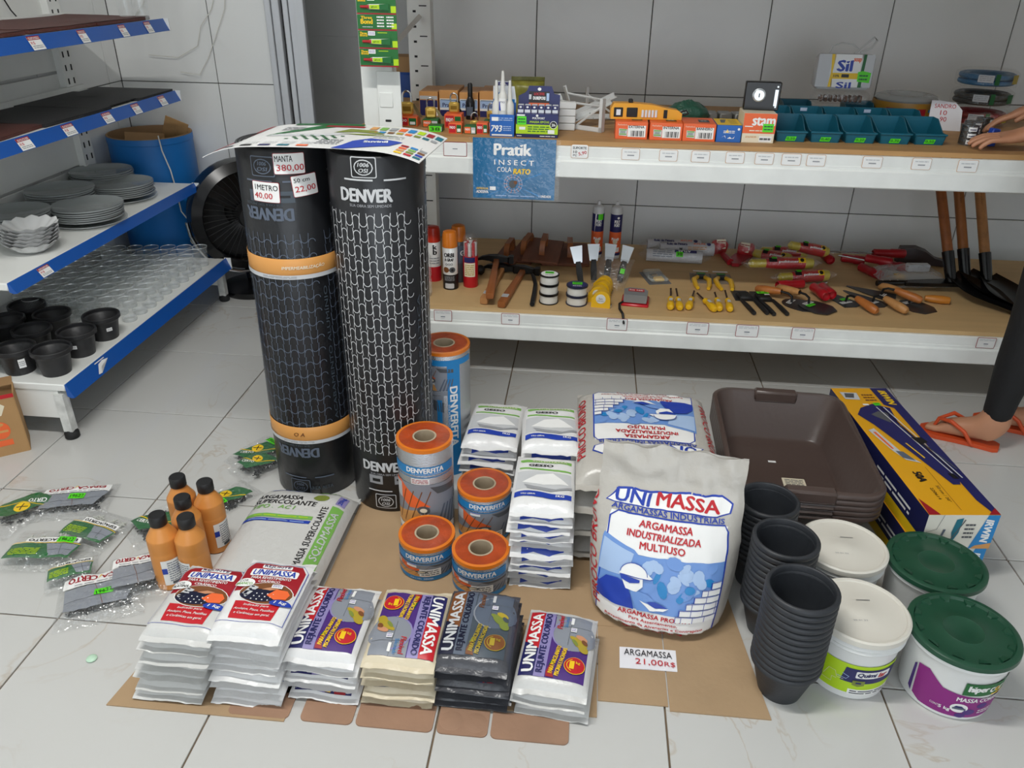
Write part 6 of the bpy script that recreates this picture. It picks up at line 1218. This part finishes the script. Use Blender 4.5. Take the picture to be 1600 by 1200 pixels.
# paint rollers
m_rol=mat('roller_fleece','#cfd0d4',.8,bump=.4,bscale=120)
for k,(x,y,z,rz,tx) in enumerate(((.395,3.375,ZL+.027,R(2),'Rolo de Pintura'),(.445,3.325,ZL+.030,R(4),'Rolo de Pintura'),(.385,3.235,ZL+.027,R(-3),'ATLAS'))):
    t=thing('paint_roller',('paint roller sleeve with blue lettering nearest the wall','paint roller sleeve with orange lettering between the others','paint roller sleeve with navy band and lime tag')[k],'roller',(x,y,z),rz,group='wrapped paint rollers')
    T=Matrix.Rotation(R(90),4,'Y'); M().lathe([(.012,-.115),(.026,-.115),(.0265,.115),(.012,.115),(.012,-.115)],24,0,T,caps=False).build('fleece',m_rol,t)
    M().lathe([(.004,-.15),(.02,-.125),(.0285,-.11),(.0285,.11),(.02,.125),(.005,.15)],24,0,T,caps=False).build('clear_film',m_film,t)
    p=Pr()
    if k==2: p.rect(.0,.004,.09,.02,'navy').text('ATLAS',.04,.012,.05,.011,'white',1,rot=180,bold=.05); lit(p,.02,-.004,.028,.02,'38'); p.lines(-.09,-.02,-.01,.015,4,'stone',1)
    else: p.text(tx,-.045,.012,.085,.014,'navy',1,bold=.04).text('ATLAS',.05,.014,.05,.011,'orange',1,bold=.04).ell(.09,.012,.009,.009,'navy',1).text('W',-.03,-.012,.014,.011,'black',1,bold=.06).lines(.0,-.015,.08,.0,2,'peach',1)
    p.build('wrap_print',t,lambda u,v,h:(u,-(.0288+h)*math.cos(v/.0288+.75),(.0288+h)*math.sin(v/.0288+.75)),L=.01)
# blister packs: cutter tool, pliers
t=thing('blister_pack','small blister card with yellow and black tool lying before the rollers','pack',(.295,3.03,ZL),R(14)); M().box((0,0,.001),(.09,.14,.002)).build('card',mat('blister_grey','#6a6c70',.4),t)
M().tube([(.02*math.cos(a),.02*math.sin(a)+.0,.008) for a in [R(60+30*k) for k in range(9)]],.006,8).build('tool_ring',m_blkm,t); M().box((.005,-.03,.008),(.04,.035,.012),bev=.004).build('tool_body',m_tmy,t); M().box((0,0,.012),(.075,.12,.016),bev=.006).build('blister',m_bl,t); M().box((0,.02,.009),(.028,.03,.004),bev=.002).build('tool_plate',mat('peach_plastic','#c79a62',.4),t)
for k,x in enumerate((.475,.56)):
    t=thing('pliers_pack',('carded yellow pliers beside the utility blister','carded yellow pliers next to the red mittens')[k],'pliers',(x,2.99,ZL),R(-3+4*k),group='carded yellow pliers')
    M().box((0,.06,.001),(.085,.11,.002)).build('card',film('clear_card','#c8cccc',.3,.1,0),t)
    for s in (-1,1): M().tube([(s*.014,.05,.01),(s*.03,.02,.01),(s*.026,-.04,.01),(s*.02,-.075,.01)],[.008,.010,.0095,.007],8).build('handle',m_tmy,t)
    M().prism([(-.016,.045),(.016,.045),(.012,.085),(-.012,.085)],.004,.014).build('jaws',m_iron,t); Pr().rect(-.018,.07,.018,.09,'dkgreen').lines(-.015,.073,.015,.087,2,'lime',1).rect(-.03,.1,.03,.113,'white').build('print',t,TOP(.0142))
# yellow screwdrivers
def sdrv(x0,y0,x1,y1,lab):
    L_=math.hypot(x1-x0,y1-y0); t=thing('screwdriver',lab,'screwdriver',(x0,y0,ZL+.0145),rot=(R(-90),0,math.atan2(y1-y0,x1-x0)-PI/2),group='short yellow screwdrivers')
    M().lathe([(0,.0),(.010,.002),(.014,.012),(.014,.03),(.0115,.05),(.009,.065),(.0095,.075),(.012,.08),(.011,.088),(.004,.092)],14,caps=False).build('handle',m_tmy,t); M().lathe([(.0035,.09),(.0033,L_-.006),(.004,L_-.004),(.001,L_)],10,caps=False).build('shaft',mat('shaft_brown','#5a463c',.35,.7),t)
    Pr().rect(-.006,.038,.006,.062,'ltgrey').build('sticker',t,cylmap(.0135),L=.006)
for k,a in enumerate(((.328,2.69,.345,2.885),(.362,2.69,.365,2.885),(.393,2.7,.432,2.87),(.487,2.692,.44,2.85),(.505,2.70,.508,2.865),(.542,2.70,.55,2.89))): sdrv(*a,('yellow screwdriver first beside the grey tape measure','yellow screwdriver second beside the grey tape measure','yellow screwdriver slanting toward the pliers cards','yellow screwdriver slanting away from the others','yellow screwdriver touching the slanted one','yellow screwdriver next to the black spatulas')[k])
# red mittens packs
m_redp=mat('red_plastic','#a31520',.35); m_redf=mat('red_fabric','#a81f25',.7)
for k,(x,y,rz) in enumerate(((.60,3.33,.2),(.675,3.30,-.5))):
    t=thing('brush_pack',('red handled brush in wrap against the wall','red paddle brush in wrap before the wall')[k],'brush',(x,y,ZL),rz,group='red brushes in wrap')
    if k: M().prism([(-.035,-.06),(.0,-.11),(.025,-.1),(.03,-.04),(.035,.03),(-.035,.03)],.004,.018).build('paddle',m_redp,t)
    else: M().tube([(0,-.1,.012),(0,-.05,.012),(0,.0,.014)],[.015,.014,.011],8).build('handle',m_redp,t)
    M().box((0,.05,.03),(.07,.05,.055),rot=(R(20),0,.3),bev=.01).build('bristle_box',mat('can_red',PCOL['dkred'],.3),t); M().box((0,.05,.034),(.09,.07,.062),rot=(R(20),0,.3),bev=.02).build('clear_film',m_film,t); Pr().rect(-.02,.02,.02,.06,'cream').lines(-.018,.025,.018,.055,3,'dkred',1).build('label',t,plane((0,.018,.01),(1,0,0),(0,.3,1)))
# yellow / red putty tube packs
m_ylw=mat('pack_yellow','#cdb93a',.35)
def tubepack(x,y,z,L_,rz,lab,tilt=0):
    t=thing('polyester_putty_pack',lab,'pack',(x,y,z),rot=(0,tilt,rz),group='yellow and red wrapped brushes')
    T=Matrix.Rotation(R(90),4,'Y'); M().lathe([(.006,-L_/2),(.017,-L_/2+.01),(.018,-L_/4)],16,0,T,sx=1).build('yellow_end',m_ylw,t); M().lathe([(.019,-L_/4),(.024,0),(.025,L_/3)],16,0,T).build('body',mat('can_red',PCOL['dkred'],.3),t); M().lathe([(.024,L_/3),(.02,L_/2-.01),(.005,L_/2)],16,0,T).build('yellow_tip',m_ylw,t)
    M().lathe([(.003,-L_/2-.03),(.019,-L_/2),(.027,0),(.026,L_/2-.02),(.004,L_/2+.03)],16,0,T,caps=False).build('clear_film',m_film,t)
    p=Pr().rect(-L_*.22,-.004,-L_*.1,.016,'black').text('poliéster',.02,-.004,L_*.3,.012,'white',1,bold=.04).rect(L_*.22,-.008,L_*.33,.014,'yellow').ell(L_*.275,.003,.008,.008,'black',1).lines(-.0,.008,L_*.2,.018,2,'skin',1); lit(p,-L_*.14,.014,.02,.01); p.build('print',t,lambda u,v,h:(u,-(.0262+h)*math.cos(v/.026+.7),(.0262+h)*math.sin(v/.026+.7)),L=.008); return t
tubepack(.80,3.12,ZL+.055,.27,R(8),'long poliester pack with lime tag on top of red ones')
tubepack(.88,3.06,ZL+.026,.22,R(14),'red and yellow pack under the long one')
tubepack(.86,3.35,ZL+.027,.2,R(-4),'yellow and red pack against the wall')
tubepack(.80,3.29,ZL+.027,.17,R(-24),'yellow ended pack sticking out toward the screwdrivers')
tubepack(.95,3.31,ZL+.06,.19,R(10),'shiny red pack on top by the wall',.2)
# red cup handles (rollers)
def redh(x,y,z,L_,rz,lab,rod=0,tilt=0):
    t=thing('foam_roller_handle',lab,'handle',(x,y,z),rot=(0,tilt,rz),group='red handled rollers')
    T=Matrix.Rotation(R(90),4,'Y'); M().lathe([(.012,-.005),(.017,0),(.0165,L_*.5),(.019,L_*.55),(.019,L_-.004),(.016,L_),(.013,L_-.01),(0,L_-.012)],18,0,T,caps=False).build('handle',m_redp,t)
    if rod: M().tube([(0,0,0),(-rod*.6,.01,0),(-rod,.012,.0)],.0035,8).build('wire_arm',m_steel,t)
for a in ((1.03,3.36,ZL+.02,.075,R(-80),'red cup handle against the wall by the shiny packs'),(1.10,3.33,ZL+.02,.09,R(-20),'short red handle beside the wall cup'),(1.22,3.32,ZL+.05,.13,R(4),'red handle with white band pointing along the wall',.2),(1.24,3.24,ZL+.03,.1,R(-25),'red handle lying above the clear bag',.18),(1.145,3.22,ZL+.02,.11,R(-62),'red handle pointing toward the trowels'),(1.17,3.25,ZL+.05,.1,R(-30),'red handle on top of the red pile'),(.885,2.93,ZL+.03,.1,R(-75),'red handle standing out between the trowels'),(.92,2.94,ZL+.03,.09,R(-80),'second red handle between the trowels'),(.86,2.99,ZL+.02,.11,R(200),'red handle under the wooden trowel grips',.1)): redh(*a)
# black spatula pairs
for k,(x,y) in enumerate(((.625,2.80),(.695,2.80))):
    t=thing('spatula_pair',('pair of black handled spatulas next to the yellow screwdrivers','pair of black handled spatulas with lime sticker')[k],'spatula',(x,y,ZL),R(9),group='black spatula sets')
    M().prism([(-.04,.03),(.035,.02),(.03,.12),(-.03,.125)],.002,.005).build('blade',mat('dark_steel','#3a3b3d',.4,.6),t); M().box((.0,.05,.012),(.05,.06,.014),bev=.005).build('holder',m_blkm,t)
    for s in (-.022,.026): M().tube([(s,.02,.009),(s+.004,-.05,.009),(s+.006,-.11,.009)],[.006,.0085,.008],8).build('handle',m_blkm,t)
    if k: lit(Pr(),.0,.066,.045,.022,'2,5').rect(-.0,.042,.02,.05,'white',5).build('sticker',t,TOP(.0195))
# trowels
m_tsteel=mat('trowel_steel','#4b4c4e',.35,.7)
def trowel(x,y,z,rz,shape,wood,lab,lime=True,hd=None):
    t=thing('trowel',lab,'trowel',(x,y,z),rz,group='trowels with wooden handles')
    if shape=='round': pl=arc(0,.02,.055,.07,180,360,10)+[(.055,.05),(.03,.085),(-.03,.085),(-.055,.05)]
    else: pl=[(-.045,-.055),(.0,-.07),(.045,-.055),(.03,.03),(.004,.12),(-.004,.12),(-.03,.03)]
    M().prism(pl,.001,.0028).build('blade',m_tsteel,t)
    M().tube([(0,-.015,.003),(0,-.018,.026),(0,-.035,.034),(0,-.064,.034)],.0045,8).build('tang',m_iron,t)
    hT=Matrix.Translation((0,-.06,.034))@Matrix.Rotation(R(98),4,'X')
    M().lathe([(.010,0),(.0125,.01),(.015,.04),(.0165,.07),(.0145,.095),(.009,.102),(0,.102)],16,0,hT,caps=False).build('handle',wood,t)
    p=Pr().rect(-.03,-.03,.02,-.012,'white').lines(-.028,-.028,.018,-.014,2,'dkgrey',1); (lit(p,.01,.0,.04,.018) if lime else None); p.build('sticker',t,TOP(.0029))
m_wh=mat('handle_wood','#b8854f',.45,var=.2,vscale=9,stretch=(4,4,.7)); m_wh2=mat('handle_wood_red','#b06a32',.4,var=.2,vscale=9,stretch=(4,4,.7))
trowel(.80,2.82,ZL,R(-125),'round',m_wh2,'round trowel whose grip lies under another grip',False)
trowel(.855,2.80,ZL+.004,R(-138),'round',m_wh,'round trowel with white label beside the black spatulas')
trowel(.985,2.875,ZL,R(30),'point',m_wh2,'pointed trowel with lime sticker next to the round ones')
trowel(1.085,2.885,ZL,R(34),'point',m_wh,'pointed trowel with pale grip in the middle of the trowels',False)
trowel(1.135,2.955,ZL+.003,R(52),'point',m_wh2,'pointed trowel partly under the pale gripped one',False)
trowel(1.235,2.865,ZL,R(-150),'round',m_wh,'small round trowel nearest the shovels',False)
M().lathe([(.009,0),(.014,.02),(.016,.06),(.013,.085),(0,.09)],16,caps=True).build('loose_handle',mat('handle_orange','#c07a2c',.35),None,(1.29,2.905,ZL+.0165),(0,R(90),R(-12)),label='loose orange wooden handle before the shovel blades',cat='handle')
# brown leather sheath, black knife, clear bag
sg=loft(M(),[[(x,y*w,.005+z_*h) for y,z_ in ((-1,0),(1,0),(.8,1),(-.8,1))] for x,w,h in ((-.07,.015,.02),(-.06,.03,.06),(.0,.034,.066),(.04,.03,.055),(.08,.022,.03),(.13,.018,.02),(.145,.012,.01))]); sg.build('leather_case',mat('dark_leather','#2f1d1a',.45,bump=.2,bscale=60),None,(1.40,3.36,ZL),(0,0,R(-14)),label='dark brown leather case against the back wall',cat='case')
t=thing('machete','long black machete sheath pointing toward the shovels','machete',(1.14,3.0,ZL+.02),R(8)); M().tube([(0,0,.012),(.06,.0,.012),(.12,.004,.012)],[.011,.0125,.010],10).build('handle',m_blk,t); loft(M(),[[(x,y*w,.012+z_*.007) for y,z_ in ((-1,-1),(1,-1),(1,1),(-1,1))] for x,w in ((.11,.012),(.16,.02),(.26,.026),(.34,.03),(.37,.022))]).build('sheath',m_blk,t)
for k in range(3): M().lathe([(.003,0),(.003,.001)],10,0,Matrix.Translation((.02+.03*k,-.001,.0235))).build('rivet',m_steel,t)
cbg=Bag(.26,.15,.055,530,wr=.012,flap=.03); t=thing('clear_goods_bag','crumpled clear bag with white labels beside the red handles','bag',(1.30,3.13,ZL),R(6)); link('clear_film',cbg.mesh('clear_film',film('clear_bag_film2','#eef2f4',.3,.08,1,40)),t)
M().box((.06,.05,.04),(.09,.03,.03),bev=.003).build('white_carton',mat('display_white','#dfe3e8',.4),t); M().box((-.03,.0,.02),(.04,.03,.02),bev=.004).build('yellow_piece',m_tmy,t); M().box((.02,-.04,.02),(.05,.02,.012)).build('white_label',mat('display_white','#dfe3e8',.4),t)
# shovels
def shovel(x0,y0,x1,y1,z1,wood,lab,bw,rz):
    t=thing('shovel',lab,'shovel',(x0,y0,ZL),group='shovels with wooden handles')
    a=Vector((0,0,.06)); b=Vector((x1-x0,y1-y0,z1-ZL)); M().tube([a,a.lerp(b,.5),b],[.019,.0185,.018],14).build('handle',wood,t)
    d=(b-a).normalized(); M().tube([a-d*.04,a+d*.09],[.02,.022],14).build('socket',m_blk,t)
    def bl(i,j,top=True):
        w=bw*(.5+.5*min(1,j*2.5))*(1-.75*max(0,j-.55)/.45) if j<1 else bw*.2; u=(i-.5)*2*w; s=.30*j
        ca,sa=math.cos(rz),math.sin(rz); lx,ly=u,-s; return Vector((lx*ca-ly*sa,lx*sa+ly*ca,.055-.045*j+.016*(abs(i-.5)*2)**2+(0 if top else -.003)))
    M().grid(lambda i,j:bl(1-i,j),10,12).grid(lambda i,j:bl(i,j,False),10,12).build('blade',m_blk,t)
    Pr().text('TRAMONTINA',0,0,.08,.009,'brown',1,bold=.03).build('brand',t,lambda u,v,h:a.lerp(b,.55)+d*(-u)+Vector((v,-.0188-h,0)))
shovel(1.43,3.06,1.335,3.34,.86,m_wood,'shovel with reddish handle furthest from the person',.075,R(28))
shovel(1.50,3.10,1.415,3.345,.855,mat('handle_wood_long','#a3642f',.45,var=.25,vscale=7,stretch=(6,6,.6)),'shovel with brown handle between the other two',.075,R(22))
shovel(1.565,3.06,1.49,3.34,.86,m_woodl,'shovel with pale handle nearest the person',.075,R(12))
# ================================================================ PERSON at the rack
m_skin=mat('skin','#c08a6a',.5,var=.08,vscale=12,bump=.05,bscale=120)
m_leg=mat('black_leggings','#101012',.75,bump=.1,bscale=200); m_shirt=mat('dark_tshirt','#2b2d33',.8)
def skin(name,verts,edges,m,parent,root=0,sub=2,**k):
    me=bpy.data.meshes.new(name); me.from_pydata([v[:3] for v in verts],edges,[]); me.materials.append(m)
    o=bpy.data.objects.new(name,me); COL.objects.link(o)
    md=o.modifiers.new('Skin','SKIN'); md.use_smooth_shade=True
    s=o.modifiers.new('Sub','SUBSURF'); s.levels=s.render_levels=sub
    for i,v in enumerate(verts):
        r=v[3] if isinstance(v[3],tuple) else (v[3],v[3]); me.skin_vertices[0].data[i].radius=r; me.skin_vertices[0].data[i].use_root=(i==root)
    bpy.context.view_layer.update()
    nm=bpy.data.meshes.new_from_object(o.evaluated_get(bpy.context.evaluated_depsgraph_get())); bpy.data.objects.remove(o)
    nm.polygons.foreach_set('use_smooth',[True]*len(nm.polygons))
    return link(name,nm,parent,**k)
PO=Vector((1.42,2.36,0))
V=[];E_=[]
def ch(start,pts):
    p=start
    for q in pts:
        V.append(q); i=len(V)-1
        if p is not None: E_.append((p,i))
        p=i
    return p
# pelvis root, spine, neck, head
V.append((1.47,2.34,.86,.10)); 
sp=ch(0,[(1.47,2.37,1.0,.09),(1.46,2.42,1.18,.10),(1.45,2.46,1.33,.09)]); nk=ch(sp,[(1.44,2.50,1.43,.052),(1.43,2.53,1.49,.05)]); ch(nk,[(1.43,2.545,1.56,.085),(1.43,2.55,1.64,.09),(1.43,2.545,1.70,.06)])
# near leg, foot
L=ch(0,[(1.40,2.34,.78,.078),(1.385,2.345,.62,.070),(1.37,2.345,.44,.056),(1.372,2.35,.30,.055),(1.365,2.345,.15,.037),(1.362,2.345,.085,.036)])
f=ch(L,[(1.33,2.362,.060,.038),(1.285,2.39,.047,.036),(1.25,2.41,.036,.035)]); ch(L,[(1.388,2.332,.05,.029)])
def toes(f,bx,by,dx,dy):
    n=Vector((-dy,dx,0)); 
    for k,(o,l,r) in enumerate(((.022,.052,.0115),(.008,.050,.0085),(-.004,.046,.008),(-.015,.040,.0078),(-.025,.033,.0075))):
        c=Vector((bx,by,.027))+n*o*1.0; ch(f,[(c.x+dx*.012,c.y+dy*.012,.027,r*1.1),(c.x+dx*l*.7,c.y+dy*l*.7,.026,r),(c.x+dx*l,c.y+dy*l,.023,r*.8)])
toes(f,1.245,2.413,-.875,.48)
# far leg, foot
L2=ch(0,[(1.545,2.38,.78,.078),(1.56,2.40,.62,.070),(1.565,2.42,.44,.056),(1.572,2.435,.30,.055),(1.575,2.44,.15,.037),(1.573,2.44,.085,.036)])
f2=ch(L2,[(1.545,2.455,.060,.038),(1.50,2.48,.047,.036),(1.465,2.50,.036,.035)]); ch(L2,[(1.60,2.428,.05,.029)]); toes(f2,1.46,2.503,-.875,.48)
def arm(sh,pts): return ch(sp,[sh]+pts)
def hand(w,P,F,N,sc=1):
    """palm and five fingers from wrist index w; P wrist point, F forward dir, N side dir toward thumb"""
    P,F,N=Vector(P),Vector(F).normalized(),Vector(N).normalized(); U=F.cross(N)
    if U.z<0: U=-U
    c=ch(w,[tuple(P+F*.045)+((.034,.019),),tuple(P+F*.085)+((.038,.017),)])
    for k,(o,l,cv) in enumerate(((.029,.078,.010),(.010,.088,.012),(-.010,.081,.014),(-.029,.063,.016))):
        b=P+F*.098+N*o; ch(c,[tuple(b+U*.002)+(.0092,),tuple(b+F*l*.5+U*.003)+(.0084,),tuple(b+F*l*.85-U*cv*.6)+(.0076,),tuple(b+F*l-U*cv*1.4)+(.006,)])
    t=P+F*.03+N*.03; ch(w,[tuple(P+F*.02+N*.018)+(.014,),tuple(P+F*.048+N*.042-U*.006)+(.0105,),tuple(P+F*.078+N*.050-U*.012)+(.009,),tuple(P+F*.098+N*.050-U*.016)+(.007,)])
a1=arm((1.35,2.47,1.33,.05),[(1.33,2.52,1.2,.045),(1.38,2.60,1.06,.038),(1.405,2.66,.98,.032),(1.395,2.70,.935,.024)])
hand(a1,(1.392,2.702,.932),(-.97,.05,-.10),(.12,.98,.1))
a2=arm((1.55,2.47,1.33,.05),[(1.56,2.56,1.2,.045),(1.55,2.68,1.08,.038),(1.50,2.80,1.03,.030),(1.475,2.84,1.015,.024)])
hand(a2,(1.47,2.845,1.01),(-.78,.2,-.42),(-.3,-.9,.1))
ps=thing('person','person in black leggings and orange flip-flops reaching onto the upper rack shelf','person',tuple(PO))
skin('body',[(v[0]-PO.x,v[1]-PO.y,v[2],v[3]) for v in V],E_,m_skin,ps)
def grow(idx): return [(V[i][0]-PO.x,V[i][1]-PO.y,V[i][2],V[i][3]+g) for i,g in idx]
def sub(pts,edges): return pts,edges
n0=[(1.47,2.36,1.04,.13),(1.47,2.34,.88,.145),(1.40,2.34,.76,.104),(1.385,2.345,.62,.088),(1.37,2.345,.44,.062),(1.372,2.35,.30,.062),(1.365,2.345,.15,.047),(1.363,2.345,.10,.046),(1.545,2.38,.76,.104),(1.56,2.40,.62,.088),(1.565,2.42,.44,.062),(1.572,2.435,.30,.062),(1.575,2.44,.15,.047),(1.574,2.44,.10,.046)]
skin('leggings',[(a-PO.x,b-PO.y,c,r) for a,b,c,r in n0],[(0,1),(1,2),(2,3),(3,4),(4,5),(5,6),(6,7),(1,8),(8,9),(9,10),(10,11),(11,12),(12,13)],m_leg,ps,root=1)
n1=[(1.47,2.35,.90,.172),(1.47,2.37,1.02,.155),(1.46,2.42,1.18,.155),(1.45,2.46,1.33,.14),(1.35,2.47,1.33,.085),(1.335,2.51,1.22,.072),(1.55,2.47,1.33,.085),(1.558,2.54,1.22,.072)]
skin('tshirt',[(a-PO.x,b-PO.y,c,r) for a,b,c,r in n1],[(0,1),(1,2),(2,3),(3,4),(4,5),(3,6),(6,7)],m_shirt,ps,root=1)
hr=M().ball((1.435-PO.x,2.53-PO.y,1.645),.108,sc=(1,1,1.12)); hr.tube([(1.44-PO.x,2.44-PO.y,1.66),(1.45-PO.x,2.40-PO.y,1.5),(1.45-PO.x,2.385-PO.y,1.35)],[.05,.045,.015],10); hr.build('hair',mat('dark_hair','#1d1512',.6),ps)
fc=M()
for s in (-1,1): fc.ball((1.43-PO.x+s*.032,2.635-PO.y,1.625),.011)
fc.build('eyes',mat('eye_white','#d8d4cc',.3),ps); M().ball((1.43-PO.x,2.648-PO.y,1.60),.014,sc=(.8,1,1.4)).build('nose',m_skin,ps); M().ball((1.43-PO.x,2.632-PO.y,1.567),.022,sc=(1,.5,.3)).build('mouth',mat('lips','#9c5548',.5),ps)
m_flip=mat('orange_rubber','#cf4f22',.5)
def flip(hx,hy,ang):
    T=Matrix.Translation((hx-PO.x,hy-PO.y,0))@Matrix.Rotation(ang,4,'Z')
    pl=[(x*.94+.006,w) for x,w in ((-.015,-.02),(.0,-.03),(.06,-.030),(.13,-.037),(.18,-.043),(.22,-.034),(.24,-.012),(.24,.012),(.225,.036),(.18,.045),(.13,.036),(.06,.029),(.0,.028),(-.015,.018))]
    s=M().prism(pl,.001,.015,0,T).build('flip_flop_sole',m_flip,ps)
    for sg in (-1,1): M().tube([T@Vector(p) for p in ((.195,.012,.018),(.182,.008,.062),(.145,sg*.034+.003,.076),(.10,sg*.045,.055),(.07,sg*.036,.012))],[.004,.006,.007,.0065,.006],8).build('flip_flop_strap',m_flip,s)
flip(1.388,2.331,math.atan2(.48,-.875)); flip(1.60,2.426,math.atan2(.48,-.875))
bpy.context.view_layer.update()
